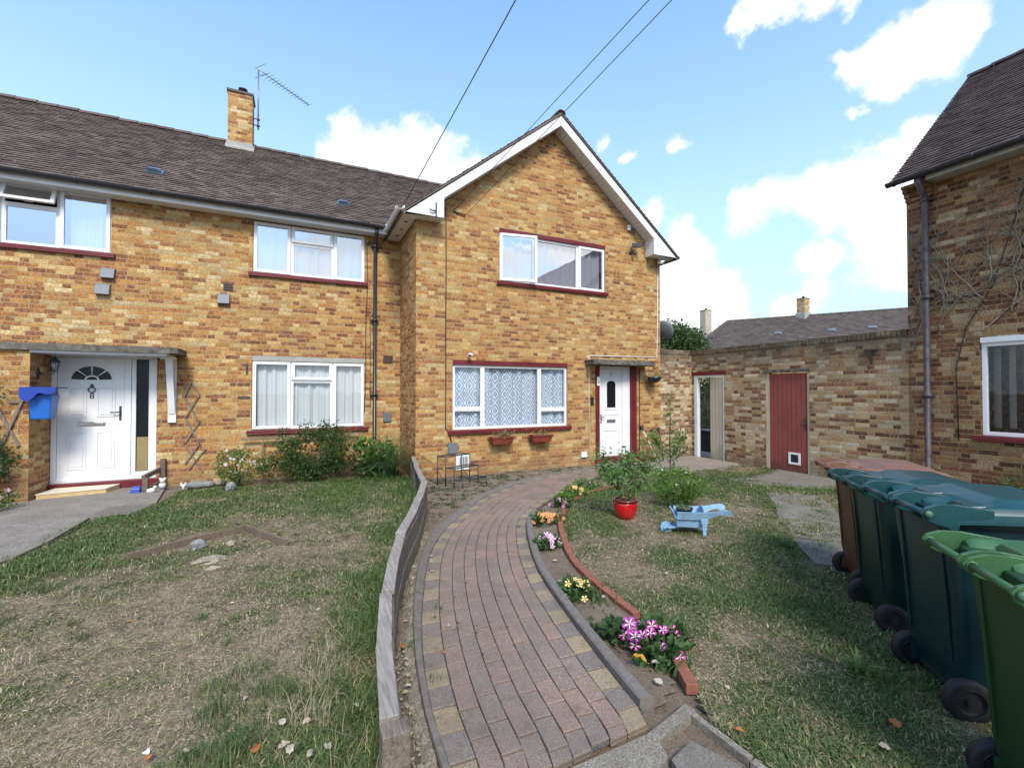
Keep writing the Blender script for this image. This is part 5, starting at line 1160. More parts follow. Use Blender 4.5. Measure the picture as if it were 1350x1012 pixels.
# ------------------------------------------------------------------ wheelie bins
def make_bin(pos_, rz, m, label, sc_=1.0):
    T = Matrix.Translation((*pos_, 0)) @ Matrix.Rotation(rz, 4, 'Z') @ Matrix.Scale(sc_, 4)
    t = thing('wheelie_bin', (*pos_, 0), label, 'wheelie bin', 'wheelie bins in a row along the right of the lawn')
    # body: lofted rounded rectangles
    def rrect(hw, y0, y1, r, z, n=4):
        P = []
        for cx, cy, a0 in ((hw-r, y1-r, 0), (-hw+r, y1-r, 90), (-hw+r, y0+r, 180), (hw-r, y0+r, 270)):
            for k in range(n+1): a = R(a0+90*k/n); P.append((cx+r*math.cos(a), cy+r*math.sin(a), z))
        return P
    def loft(mb, rings, capb=True, capt=True, mi=0):
        n = len(rings[0]); vs = [p for r in rings for p in r]; fs = [(i*n+k, i*n+(k+1) % n, (i+1)*n+(k+1) % n, (i+1)*n+k) for i in range(len(rings)-1) for k in range(n)]
        if capb: fs.append(tuple(range(n))[::-1])
        if capt: fs.append(tuple((len(rings)-1)*n+k for k in range(n)))
        mb.add(vs, fs, mi, True)
    mb = MB(); mb.X = T
    loft(mb, [rrect(.195, .15, .52, .04, .05), rrect(.205, .13, .545, .045, .07), rrect(.222, .105, .56, .045, .22), rrect(.240, .09, .59, .045, .55), rrect(.262, .055, .645, .045, .93)], capt=False)
    loft(mb, [rrect(.262, .055, .645, .045, .93), rrect(.285, .035, .67, .05, .935), rrect(.287, .033, .672, .05, .985), rrect(.27, .05, .655, .045, .99)], capb=False)
    for x in (-.17, .17): mb.hexa([(x-.010, .096, .25), (x+.010, .096, .25), (x+.010, .12, .25), (x-.010, .12, .25), (x-.010, .051, .90), (x+.010, .051, .90), (x+.010, .08, .90), (x-.010, .08, .90)])
    body = obj('bin_body', mb, m, t); sm = body.modifiers.new('b', 'BEVEL'); sm.width = .004; sm.limit_method = 'ANGLE'; sm.angle_limit = R(50)
    # lid: domed grid with a raised centre panel
    mb = MB(); mb.X = T; nx, ny = 25, 25; vs = []; fs = []
    for j in range(ny):
        v = j/(ny-1); y = .06+(.70-.06)*v
        for i in range(nx):
            u = -1+2*i/(nx-1); hw = .298-(.028*max(0, (v-.8)/.2)**2); x = u*hw
            e = min((1-abs(u))/.10, 1)*1.0; ev = min((1-v)/.08, 1)*min(1, (v+.02)/.05)
            z = .992+.030*min(e, 1)**.5*min(ev, 1)**.5
            ins = min(max((.82-abs(u))/.12, 0), 1)*min(max((.90-v)/.10, 0), 1)*min(max((v-.26)/.10, 0), 1); z += .026*ins*ins*(3-2*ins)+.012*math.sin(PI*v)
            if v < .24:     # sunken hand pockets behind the two handles
                for c0, c1 in ((-.86, -.10), (.10, .86)):
                    if c0 < u < c1: z -= .035*min((u-c0)/.1, (c1-u)/.1, 1)*min((.24-v)/.05, 1)
            vs.append((x, y, z))
    fs = [(j*nx+i, j*nx+i+1, (j+1)*nx+i+1, (j+1)*nx+i) for j in range(ny-1) for i in range(nx-1)]
    o = len(vs); rim = [i for i in range(nx)]+[j*nx+nx-1 for j in range(1, ny)]+[(ny-1)*nx+i for i in range(nx-2, -1, -1)]+[j*nx for j in range(ny-2, 0, -1)]
    low = [(vs[i][0]*1.01, vs[i][1]*1.0+(.004 if vs[i][1] > .4 else -.003), vs[i][2]-.045) for i in rim]; fs += [(rim[k], rim[(k+1) % len(rim)], o+(k+1) % len(rim), o+k) for k in range(len(rim))]
    mb.add(vs+low, fs, 0, True)
    # lugs that carry the handles (three pairs of cheeks)
    for x0, x1 in ((-.300, -.283), (-.030, -.013), (.013, .030), (.283, .300)):
        poly = [(.20, 1.022), (.06, 1.040), (-.02, 1.036), (-.065, 1.018), (-.082, .993), (-.070, .965), (-.035, .945), (.02, .93), (.06, .90), (.075, .96), (.20, .985)]
        mb.prism(poly, lambda a, b, tt: (tt, a, b), x0, x1)
    for x0, x1 in ((-.25, -.06), (.06, .25)): mb.hexa([(x0, .13, .975), (x1, .13, .975), (x1, .24, .995), (x0, .24, .995), (x0+.03, .155, 1.022), (x1-.03, .155, 1.022), (x1-.02, .24, 1.030), (x0+.02, .24, 1.030)])
    lid = obj('lid', mb, m+'_lid', t); bb = lid.modifiers.new('b', 'BEVEL'); bb.width = .004; bb.segments = 2; bb.limit_method = 'ANGLE'; bb.angle_limit = R(35)
    for x0, x1 in ((-.284, -.029), (.029, .284)):
        mb = MB(); mb.X = T; mb.tube([(x0, -.055, .99), (x1, -.055, .99)], .015, 12)
        mb.lathe([(.020, x0-.006), (.020, x0+.008)], (0, -.055, .99), 12, axis='x'); mb.lathe([(.020, x1-.008), (.020, x1+.006)], (0, -.055, .99), 12, axis='x'); obj('handle', mb, m+'_lid', t)
    for x in (-.302, -.0105, .0105, .302):
        if abs(x) < .1: continue
        mb = MB(); mb.X = T; s = 1 if x > 0 else -1; mb.lathe([(.017, x), (.017, x+s*.008), (.011, x+s*.014), (.003, x+s*.015)], (0, -.055, .99), 12, axis='x'); obj('hinge_cap', mb, 'binknob' if m != 'binbrown' else m, t)
    for x in (-.222, .222):
        mb = MB(); mb.X = T; mb.lathe([(.062, x-.024), (.092, x-.026), (.10, x-.018), (.10, x+.018), (.092, x+.026), (.062, x+.024)], (0, .135, .098), 28, axis='x', cap=False); wh = obj('wheel', mb, 'rubber', t)
        mb = MB(); mb.X = T; mb.lathe([(.064, x-.008), (.064, x+.008)], (0, .135, .098), 24, axis='x', smooth=False)
        for k in range(6):
            a = k*PI/3; mb.bar((x+.0*1, .135, .098), (x, .135+.06*math.cos(a), .10+.06*math.sin(a)), .040, .012, (1, 0, 0))
        mb.lathe([(.018, x-.028), (.018, x+.028)], (0, .135, .098), 12, axis='x', smooth=False); [mb.lathe([(.055, x+q_*.009), (.064, x+q_*.022), (.060, x+q_*.024)], (0, .135, .098), 24, axis='x', cap=False) for q_ in (-1, 1)]; obj('hub', mb, 'hub', wh)
    mb = MB(); mb.X = T; mb.tube([(-.22, .135, .098), (.22, .135, .098)], .011, 8); obj('axle', mb, 'dark_metal', t)
    mb = MB(); mb.X = T
    for x in (-.16, .16): mb = MB(); mb.X = T; mb.box(x-.02, x+.02, .10, .19, .085, .16); obj('axle_bracket', mb, m, t)
    return t
make_bin((2.395, .775), R(223.6), 'bingreen', 'light green wheelie bin nearest the camera')
make_bin((3.10, 1.33), R(229), 'binteal', 'deep teal wheelie bin with pale hinge caps behind the light green one', 1.055)
make_bin((3.73, 1.91), R(227.2), 'bindark', 'dark green wheelie bin standing against the brown one')
make_bin((4.25, 2.325), R(224), 'binbrown', 'brown wheelie bin farthest along the row')

# ================================================================== things on and around the houses
def solo(name, mb, m, label, cat, org, group=None, **k): return tag(obj(name, mb, m, None, origin=org, **k), label, cat, group)
# wall lantern by door 8
t = thing('wall_lantern', (-3.6, 9.34, 1.95), 'black carriage lantern on the brick side wall of the left porch', 'lantern')
mb = MB(); mb.lathe([(.05, -3.598), (.055, -3.585), (.03, -3.575)], (0, 9.34, 1.93), 12, axis='x'); mb.box(-3.598, -3.588, 9.315, 9.365, 1.84, 2.02); obj('back_plate', mb, 'black', t)
mb = MB(); mb.tube([(-3.585, 9.34, 1.93), (-3.50, 9.34, 1.90), (-3.43, 9.34, 1.92), (-3.41, 9.34, 1.965)], .009, 8); obj('arm', mb, 'black', t)
mb = MB(); c = (-3.41, 9.34)
for a in range(6):
    x, y = math.cos(a*PI/3), math.sin(a*PI/3); mb.tube([(c[0]+x*.035, c[1]+y*.035, 1.97), (c[0]+x*.062, c[1]+y*.062, 2.10)], .005, 5)
mb.lathe([(.02, 1.96), (.037, 1.97), (.037, 1.975)], (*c, 0), 6); mb.lathe([(.075, 2.10), (.06, 2.125), (.03, 2.165), (.012, 2.18), (.012, 2.20)], (*c, 0), 6); obj('lamp_cage', mb, 'black', t)
mb = MB(); mb.lathe([(.030, 1.976), (.055, 2.098)], (*c, 0), 6); obj('lamp_glass', mb, 'glass', t)
# blue box
t = thing('post_box', (-3.5, 9.2, 1.25), 'bright blue plastic box with a flared wavy lid hanging beside the white door', 'box')
mb = MB(); mb.hexa([(-3.585, 9.10, 1.235), (-3.37, 9.10, 1.235), (-3.37, 9.30, 1.235), (-3.585, 9.30, 1.235), (-3.598, 9.06, 1.60), (-3.335, 9.06, 1.60), (-3.335, 9.33, 1.60), (-3.598, 9.33, 1.60)])
obj('box_body', mb, 'blue_plastic', t, bevel=.012)
mb = MB(); n = 15; vs = []
for i in range(n):
    u = i/(n-1); x = -3.66+.40*u; d = .10*(1-u)+.05*math.sin(u*7)*(1-u)+.03
    vs += [(x, 9.38, 1.70), (x, 8.99, 1.70-.012*math.sin(u*9)), (x, 8.985, 1.70-d-.05*abs(math.sin(u*6))), (x, 8.975, 1.70-d-.05*abs(math.sin(u*6))), (x, 8.975, 1.715), (x, 9.38, 1.715)]
fs = [(i*6+k, i*6+(k+1) % 6, i*6+6+(k+1) % 6, i*6+6+k) for i in range(n-1) for k in range(6)]+[tuple(range(6)), tuple((n-1)*6+k for k in range(6))[::-1]]
mb.add(vs, fs); mb.box(-3.60, -3.36, 9.05, 9.34, 1.60, 1.70); obj('lid', mb, 'blue_dark', t)
# lattice strips on the wall
def lattice(name, F, pts, m, label, w=.022):
    t = thing(name, F(pts[0][0][0], pts[0][0][1], 0), label, 'trellis')
    for k, (a, b) in enumerate(pts):
        mb = MB(); mb.bar(F(a[0], a[1], .02+.012*(k % 2)), F(b[0], b[1], .02+.012*(k % 2)), .010, w, F(0, 0, 1) if False else (0, 0, 1)); obj('lath', mb, 'trelliswood', t)
    return t
zz = [1.82, 1.50, 1.20, .90, .62, .34]; L_, R_ = -1.82, -1.59; pts = []
c0 = -1.72
pts = [((c0, 1.82), (R_, 1.60)), ((R_, 1.60), (L_+.02, 1.18)), ((L_, 1.55), (R_, 1.10)), ((c0, 1.82), (L_, 1.55)), ((R_+.01, 1.12), (L_, .70)), ((L_+.01, 1.20), (R_+.02, .68)), ((L_, .74), (R_+.06, .20)), ((R_+.01, .72), (L_+.02, .36)), ((R_+.10, .62), (c0-.02, .26))]
lattice('trellis', A, pts, 'trelliswood', 'narrow brown diamond trellis fixed to the brick between door 8 and its window')
Wf = FY(9.12)
lattice('trellis', Wf, [((-3.98, 1.52), (-3.70, .85)), ((-3.66, 1.55), (-3.92, .75)), ((-4.10, 1.45), (-3.92, .95)), ((-3.82, 1.50), (-3.70, 1.5)), ((-4.2, 1.2), (-4.0, .5)), ((-3.9, .8), (-3.80, .35))], 'trelliswood', 'weathered fan trellis on the porch corner behind the climbing rose', .035)
def shrub(name, c, rad, nc, per, size, m, label, cat='shrub', spread=.05, wr=.5, stems=7, group=None, stemm='stem', zb=.0, fold=.3):
    t = thing(name, (c[0], c[1], 0), label, cat, group); P, D, C = clump_points(c, rad, nc, per, spread, .03)
    s = RNG.uniform(size*.6, size*1.35, len(P)); leaves('foliage', m, P, D, s, t, wr, fold)
    mb = MB()
    for i in range(stems):
        e = C[(i*7) % len(C)]; q = (c[0]+random.uniform(-.06, .06), c[1]+random.uniform(-.05, .05), zb); md = ((q[0]+e[0])/2+random.uniform(-.05, .05), (q[1]+e[1])/2, (q[2]+e[2])/2+.04); mb.tube([q, md, tuple(e)], [.009, .006, .003], 5)
    obj('stems', mb, stemm, t); return t, P
_fl = {}
def flowers(t, P, n, size, pet, star=None, zup=.6, seed=0):
    """star-shaped five-petalled flowers, each an object of its own"""
    key = (pet, star)
    if key not in _fl:
        mb = MB()
        for k in range(5):
            a = 2*PI*k/5; f = lambda r, da, z: (r*math.cos(a+da), r*math.sin(a+da), z)
            mb.add([(0, 0, 0), f(.62, -.40, .16), f(1.0, -.36, .13), f(1.05, 0, .20), f(1.0, .36, .13), f(.62, .40, .16), f(.55, 0, .13)], [(0, 1, 2, 6), (2, 3, 6), (3, 4, 6), (4, 5, 0, 6)], 0)
            if star: mb.add([(0, 0, .03), f(.5, -.17, .175), f(.92, 0, .215), f(.5, .17, .175)], [(0, 1, 2, 3)], 1)
        mb.lathe([(.10, .03), (.07, .12)], (0, 0, 0), 6, 2); me_o = obj('flower', mb, [pet, star or pet, 'fl_yellow'], None, fix=False); me = me_o.data; bpy.data.objects.remove(me_o); _fl[key] = me
    rg = random.Random(seed); cand = [p for p in P if True]; zs = sorted(p[2] for p in cand); lim = zs[int(len(zs)*zup)]; cand = [p for p in cand if p[2] >= lim]; rg.shuffle(cand); org = Vector(ORG[t.name]); used = []
    for p in cand:
        if len(used) >= n: break
        if any((Vector(p)-q).length < size*1.25 for q in used): continue
        used.append(Vector(p)); o = bpy.data.objects.new('flower', _fl[key]); link(o, t); o.location = Vector(p)-org+Vector((0, 0, .012)); s = size*rg.uniform(.75, 1.15); o.scale = (s, s, s)
        dv = Vector((-p[0]*.5+rg.uniform(-.6, .6), -p[1]*.4+rg.uniform(-.6, .6), 1.4+rg.uniform(0, 1))); dv.normalize(); o.rotation_euler = dv.to_track_quat('Z', 'Y').to_euler()
# porch planting
t, P = shrub('climbing_rose', (-4.05, 8.92, .68), (.46, .16, .42), 40, 42, .05, 'leaf_dark', 'dark green climbing rose against the left porch wall', 'plant', .06)
P2 = np.array([(-4.03, 8.98, 1.62)]*150)+RNG.normal(size=(150, 3))*np.array([.10, .04, .12]); leaves('foliage', 'leaf_dark', P2, RNG.normal(size=P2.shape), RNG.uniform(.04, .07, 150), t, .5)
mb = MB(); mb.tube([(-4.0, 8.98, .1), (-3.98, 9.0, .8), (-4.06, 9.0, 1.3), (-4.02, 8.98, 1.65)], [.012, .01, .007, .004], 6); obj('stems', mb, 'stem', t)
t, P = shrub('geranium', (-3.88, 8.62, .12), (.42, .17, .13), 24, 40, .04, 'leaf_rose', 'low clump of pink geraniums at the foot of the left porch wall', 'plant', .04, .8); flowers(t, P, 16, .026, 'fl_pink', None, .5, 3)
# timber step, rails and ornaments beside door 8
t = thing('wooden_step', (-3.1, 9.4, 0), 'pale wooden step board in front of the white door', 'step')
mb = MB(); mb.hexa([(-3.56, 9.20, .085), (-2.76, 9.33, .085), (-2.68, 9.675, .085), (-3.50, 9.675, .085), (-3.56, 9.20, .098), (-2.76, 9.33, .098), (-2.68, 9.675, .098), (-3.50, 9.675, .098)]); obj('tread', mb, 'newwood_top', t, bevel=.003)
mb = MB(); mb.bar((-3.55, 9.225, .045), (-2.77, 9.355, .045), .03, .078); mb.bar((-2.775, 9.36, .045), (-2.70, 9.66, .045), .03, .078); mb.bar((-3.545, 9.24, .045), (-3.49, 9.66, .045), .03, .078); obj('riser', mb, 'newwood', t, bevel=.003)
t = thing('low_rail', (-2.2, 9.4, 0), 'short weathered timber rail on two posts right of door 8', 'fence')
for x, y, h in ((-2.22, 9.16, .25), (-2.10, 9.66, .48)): mb = MB(); mb.box(x-.035, x+.035, y-.035, y+.035, -.05, h); obj('post', mb, 'brownwood', t, bevel=.003)
mb = MB(); mb.bar((-2.245, 9.14, .255), (-2.14, 9.67, .30), .05, .07); obj('rail', mb, 'greywood_dark', t); mb = MB(); mb.bar((-2.18, 9.17, .07), (-2.07, 9.63, .12), .03, .05); obj('rail', mb, 'brownwood', t)
mb = MB(); mb.hexa([(-2.40, 9.10, .0), (-2.28, 9.10, .0), (-2.28, 9.24, .0), (-2.40, 9.24, .0), (-2.40, 9.12, .09), (-2.28, 9.12, .09), (-2.28, 9.20, .12), (-2.40, 9.20, .12)]); solo('blue_crate', mb, 'blue_dark', 'small dark blue tub on the ground beside the low timber rail', 'tub', (-2.34, 9.17, 0), bevel=.01)
def ornament(name, x, y, parts, m, label, cat):
    mb = MB()
    for i, (dx, dz, r, sq) in enumerate(parts): mb.blob((x+dx, y, dz), r, i+int(x*10), 2, 0, .16, sq, True)
    return solo(name, mb, m, label, cat, (x, y, 0))
ornament('garden_ornament', -2.03, 9.30, [(0, .08, .055, (1, .8, 1)), (.005, .16, .042, (1, 1, 1)), (.035, .19, .02, (1, 1, 1)), (-.03, .19, .02, (1, 1, 1))], 'ornament_white', 'taller white animal ornament behind the low timber rail', 'ornament')
ornament('garden_ornament', -2.12, 9.05, [(0, .05, .05, (1.3, .8, .9)), (.05, .10, .03, (1, 1, 1))], 'ornament_white', 'squat white ornament in front of the low timber rail', 'ornament')
ornament('garden_ornament', -1.70, 9.08, [(0, .09, .03, (1.6, .6, .8)), (.0, .05, .018, (1, 1, 2)), (.03, .12, .015, (1, 1, 1.6)), (-.03, .12, .015, (1, 1, 1.6))], 'ornament_white', 'tiny white star shaped ornament on the grass below the trellis', 'ornament')
ornament('rock', -1.55, 9.28, [(0, .05, .10, (1.6, 1, .7)), (.16, .05, .08, (1.5, 1, .7))], 'stone', 'flat grey rock at the wall foot below the trellis', 'rock')
ornament('rock', -1.22, 9.35, [(0, .04, .07, (1.5, 1, .7))], 'stone_pale', 'small pale rock between the trellis and the white rose bush', 'rock')
t = thing('garden_ornament', (-.98, 8.62, 0), 'grey stone head ornament in front of the white rose bush', 'ornament')
mb = MB(); mb.blob((-.98, 8.62, .085), .075, 3, 3, 0, .08, (1, .9, 1.15), True); mb.blob((-.98, 8.55, .08), .022, 5, 2, 0, .05, (1, 1, 1.3), True); obj('stone_head', mb, 'stone', t)
mb = MB(); mb.blob((-1.01, 8.553, .105), .010, 1, 1, 0, 0, smooth=True); obj('eye', mb, 'dark_metal', t); mb = MB(); mb.blob((-.955, 8.553, .105), .010, 1, 1, 0, 0, smooth=True); obj('eye', mb, 'dark_metal', t)
# shrubs under the window of number 8
t, P = shrub('rose_bush', (-.90, 9.12, .34), (.36, .26, .30), 44, 46, .042, 'leaf_rose', 'small rose bush with white flowers left of the dark shrub', 'shrub', .05); flowers(t, P, 24, .022, 'fl_white', None, .2, 4)
t, P = shrub('garden_shrub', (.30, 9.06, .50), (.70, .36, .50), 150, 58, .044, 'leaf_shrub', 'large dark green shrub growing under the ground floor window', 'shrub', .055, stems=16)
P2, D2, C2 = clump_points((-.28, 8.95, .30), (.36, .25, .26), 36, 45, .05); leaves('foliage', 'leaf_shrub', P2, D2, RNG.uniform(.02, .05, len(P2)), t, .5)
P3 = []
for i in range(16):
    x = random.uniform(-.3, .85); top = random.uniform(.98, 1.13); mbx = np.array([[x+random.uniform(-.02, .02), 9.05+random.uniform(-.1, .1), z] for z in np.linspace(.75, top, 12)]); P3.append(mbx)
P3 = np.concatenate(P3); P3 = np.repeat(P3, 3, 0)+RNG.normal(size=(len(P3)*3, 3))*.012; leaves('foliage', 'leaf_shrub', P3, RNG.normal(size=P3.shape)+[0, 0, .4], RNG.uniform(.025, .05, len(P3)), t, .5)
P4, D4, C4 = clump_points((.85, 9.15, .62), (.30, .2, .3), 26, 20, .05); leaves('foliage', 'leaf_dry', P4, D4, RNG.uniform(.03, .05, len(P4)), t, .4)
t, P = shrub('broadleaf_plant', (1.32, 8.98, .42), (.38, .28, .30), 34, 16, .10, 'leaf_hosta', 'bright green broad leaved plant between the shrub and the strappy grass', 'plant', .06, .75, stemm='stem_green')
P2, D2, C2 = clump_points((1.02, 8.85, .50), (.14, .12, .12), 10, 14, .03); leaves('foliage', 'leaf_dry', P2, D2, RNG.uniform(.05, .09, len(P2)), t, .7)
t = thing('ornamental_grass', (1.65, 8.75, 0), 'arching clump of long strappy green leaves at the brick corner', 'plant')
tufts('foliage', [(1.56+random.uniform(-.16, .14), 8.85+random.uniform(-.2, .15), 1.0, .02) for _ in range(14)], 'leaf_grassy', '', parent=t, hh=(.50, 1.05), n=40, spread=.05, w=.0075, lean=2.0)
# plant support rail
t = thing('plant_support', (.1, 9.62, 0), 'thin grey rail on stakes behind the dark shrub', 'rail')
mb = MB(); mb.bar((-.93, 9.62, .76), (1.18, 9.62, .80), .03, .03); obj('rail', mb, 'trelliswood', t)
for x in (-.58, 1.15): mb = MB(); mb.bar((x, 9.60, 0), (x, 9.60, .80), .022, .022); obj('stake', mb, 'trelliswood', t)
# timber edged bed and stones in the left lawn
t = thing('timber_edging', (-.8, 5.7, 0), 'low timber boards edging a corner of bare bed in the left lawn', 'edging')
for a, b in (((-1.47, 5.50), (-.98, 5.83)), ((-.97, 5.84), (-.55, 6.10)), ((-.53, 6.09), (-.09, 5.30))): mb = MB(); mb.bar((*a, .045), (*b, .045), .035, .10); obj('board', mb, 'brownwood', t, bevel=.003)
mb = MB(); mb.blob((-.92, 5.62, .055), .075, 4, 2, 0, .3, (1.1, .9, .9)); solo('rock', mb, 'stone', 'grey rock inside the corner of the timber edging', 'rock', (-.92, 5.62, 0))
mb = MB(); mb.blob((-.76, 5.17, .03), .13, 9, 3, 0, .35, (1.15, .75, .22)); solo('rock', mb, 'stone_pale', 'flat pale slab of stone lying in front of the grey rock', 'rock', (-.76, 5.17, 0))
mb = MB(); mb.blob((-.70, 4.93, .02), .055, 12, 2, 0, .3, (1.3, .8, .5)); solo('rock', mb, 'stone_pale', 'small pale stone nearest the camera by the timber edging', 'rock', (-.7, 4.93, 0))
mb = MB(); mb.blob((-.63, 5.62, .03), .045, 14, 2, 0, .3, (1.1, .9, .7)); solo('rock', mb, 'stone_pale', 'small pale stone behind the flat slab', 'rock', (-.63, 5.62, 0))
sp = [(random.gauss(-.6, .2), random.gauss(5.5, .18), .5, .02) for _ in range(14)]; tufts('weeds', sp, 'leaf_dark', 'weeds growing inside the timber edged corner of the left lawn', 'weeds', n=30, hh=(.02, .07), spread=.05, w=.003)
# stepped metal plant stand
t = thing('plant_stand', (2.6, 7.85, 0), 'three tier dark metal plant stand against the gabled house', 'plant stand')
o = Vector((2.22, 7.60, 0)); ux = Vector((.93, .36, 0)); uy = Vector((.42, -.60, 0)).normalized()
def q(a, b, z): return o+ux*a+uy*b+Vector((0, 0, z))
for k, (z, b0, b1) in enumerate(((.52, -.02, .16), (.33, .16, .34), (.14, .34, .52))):
    mb = MB(); mb.tube([q(0, b0, z), q(.55, b0, z), q(.55, b1, z), q(0, b1, z), q(0, b0, z)], .011, 6)
    for i in range(1, 8): mb.bar(q(.55*i/8, b0, z), q(.55*i/8, b1, z), .012, .004)
    obj('shelf', mb, 'dark_metal', t)
    for a in (0, .55):
        for b in (b0, b1): mb = MB(); mb.tube([q(a, b, z), q(a, b, -.01)], .009, 6); obj('leg', mb, 'dark_metal', t)
for a in (0, .55): mb = MB(); mb.tube([q(a, 0, .25), q(a, .16, .05), q(a, .45, .02)], .006, 5); obj('brace', mb, 'dark_metal', t)
# window boxes under the lace curtained window
for k, (x, lab) in enumerate(((3.68, 'terracotta window box with yellow leaves, the left of two'), (4.58, 'terracotta window box with sparse drooping stems, the right of two'))):
    t = thing('window_box', (x, 8.16, .60), lab, 'window box', 'terracotta boxes hung under the sill')
    mb = MB(); f = lambda a, b, z: (x+a, 8.15+b, z)
    mb.hexa([f(-.20, -.055, .60), f(.20, -.055, .60), f(.20, .055, .60), f(-.20, .055, .60), f(-.235, -.085, .725), f(.235, -.085, .725), f(.235, .085, .725), f(-.235, .085, .725)])
    mb.box(x-.25, x+.25, 8.05, 8.248, .7255, .75); obj('trough', mb, 'terracotta', t, bevel=.005)
    mb = MB(); mb.box(x-.21, x+.21, 8.085, 8.215, .7505, .756); obj('soil', mb, 'soil', t)
    nn = 160 if k == 0 else 60; P2 = np.array([(x+(.04 if k == 0 else -.05), 8.12, .80)]*nn)+RNG.normal(size=(nn, 3))*np.array([.11, .035, .035]); leaves('foliage', 'leaf_dry', P2, RNG.normal(size=P2.shape)+[0, -.3, .3], RNG.uniform(.03, .06, nn), t, .5)
    mb = MB()
    for i in range(5): a = random.uniform(-.1, .15); mb.tube([(x+a, 8.13, .75), (x+a*1.4, 8.10, .83), (x+a*1.8+.03, 8.08, .87 if i else .93)], .0025, 4)
    obj('stems', mb, 'stem', t)
# hanging basket, lights, camera, dish
t = thing('hanging_basket', (7.62, 8.08, 1.9), 'dark hanging basket on the wall right of door 7', 'hanging basket')
mb = MB(); mb.lathe([(.03, 1.84), (.10, 1.87), (.155, 1.94), (.165, 1.99), (.155, 1.99), (.09, 1.96)], (7.62, 8.10, 0), 18); obj('bowl', mb, 'black', t)
mb = MB(); mb.tube([(7.62, 8.298, 2.22), (7.62, 8.10, 2.25), (7.62, 8.10, 2.20)], .007, 5)
for a in range(3): mb.tube([(7.62, 8.10, 2.2), (7.62+.155*math.cos(a*2.1), 8.10+.155*math.sin(a*2.1), 1.99)], .0025, 4)
obj('bracket', mb, 'dark_metal', t)
P2 = np.array([(7.62, 8.10, 2.01)]*120)+RNG.normal(size=(120, 3))*np.array([.09, .09, .025]); leaves('foliage', 'leaf_dry', P2, RNG.normal(size=P2.shape)+[0, 0, .6], RNG.uniform(.03, .07, 120), t, .4)
t = thing('flood_light', (7.13, 8.25, 4.98), 'grey security floodlight on the gable wall right of the upstairs window', 'light')
mb = MB(); mb.lathe([(.04, 8.298), (.04, 8.27), (.02, 8.26)], (7.08, 0, 4.93), 10, axis='y'); mb.tube([(7.08, 8.26, 4.93), (7.12, 8.19, 4.98)], .014, 6); obj('mount', mb, 'dark_metal', t)
mb = MB(); mb.hexa([(7.04, 8.18, 5.02), (7.24, 8.10, 5.02), (7.26, 8.18, 5.02), (7.06, 8.24, 5.02), (7.05, 8.12, 5.10), (7.25, 8.05, 5.09), (7.27, 8.17, 5.12), (7.07, 8.23, 5.13)]); obj('lamp_head', mb, 'grey_plastic', t, bevel=.01)
mb = MB(); mb.lathe([(.03, 4.86), (.038, 4.89), (.025, 4.92)], (7.12, 8.20, 0), 10); obj('sensor', mb, 'dark_metal', t)
t = thing('security_camera', (7.93, 8.2, 4.75), 'small white security camera under the right end of the gable', 'camera')
mb = MB(); mb.lathe([(.05, 4.868), (.05, 4.84)], (7.9, 8.18, 0), 14); mb.tube([(7.9, 8.18, 4.84), (7.9, 8.15, 4.79)], .016, 8); obj('mount', mb, 'white', t)
mb = MB(); mb.tube([(7.86, 8.20, 4.77), (7.90, 8.06, 4.73)], .045, 14); obj('camera_body', mb, 'white', t); mb = MB(); mb.tube([(7.8995, 8.062, 4.7305), (7.9015, 8.052, 4.728)], .03, 12); obj('lens', mb, 'black', t)
t = thing('wall_lamp', (3.02, 8.2, 2.35), 'small white dome lamp above the lace curtained window', 'light')
mb = MB(); mb.tube([(3.02, 8.298, 2.33), (3.02, 8.25, 2.33), (3.02, 8.22, 2.35)], .014, 8); obj('arm', mb, 'white', t); mb = MB(); mb.blob((3.03, 8.19, 2.36), .042, 1, 3, 0, 0, (1.2, 1, .8), True); obj('lamp_dome', mb, 'white', t); mb = MB(); mb.lathe([(.022, 8.16), (.022, 8.145)], (3.0, 0, 2.345), 10, axis='y'); obj('lens', mb, 'dark_glass', t)
t = thing('satellite_dish', (8.3, 8.62, 3.1), 'dark grey satellite dish on the far corner of the gabled house', 'satellite dish')
mb = MB(); Xd = Matrix.Translation((8.43, 8.66, 3.18)) @ Vector((.75, .25, .30)).normalized().to_track_quat('Z', 'Y').to_matrix().to_4x4(); mb.X = Xd
mb.lathe([(.002, 0), (.12, .010), (.2, .03), (.27, .058), (.27, .064), (.2, .037), (.12, .017), (.002, .007)], (0, 0, 0), 28, cap=False); obj('dish', mb, 'grey_plastic', t)
mb = MB(); mb.tube([(8.001, 8.75, 3.0), (8.2, 8.72, 3.0), (8.38, 8.66, 3.16)], .018, 8); mb.tube([(8.38, 8.62, 2.98), (8.75, 8.75, 3.15)], .010, 6); obj('bracket', mb, 'dark_metal', t)
mb = MB(); mb.tube([(8.72, 8.74, 3.14), (8.78, 8.76, 3.2)], .03, 8); obj('receiver', mb, 'grey_plastic', t)
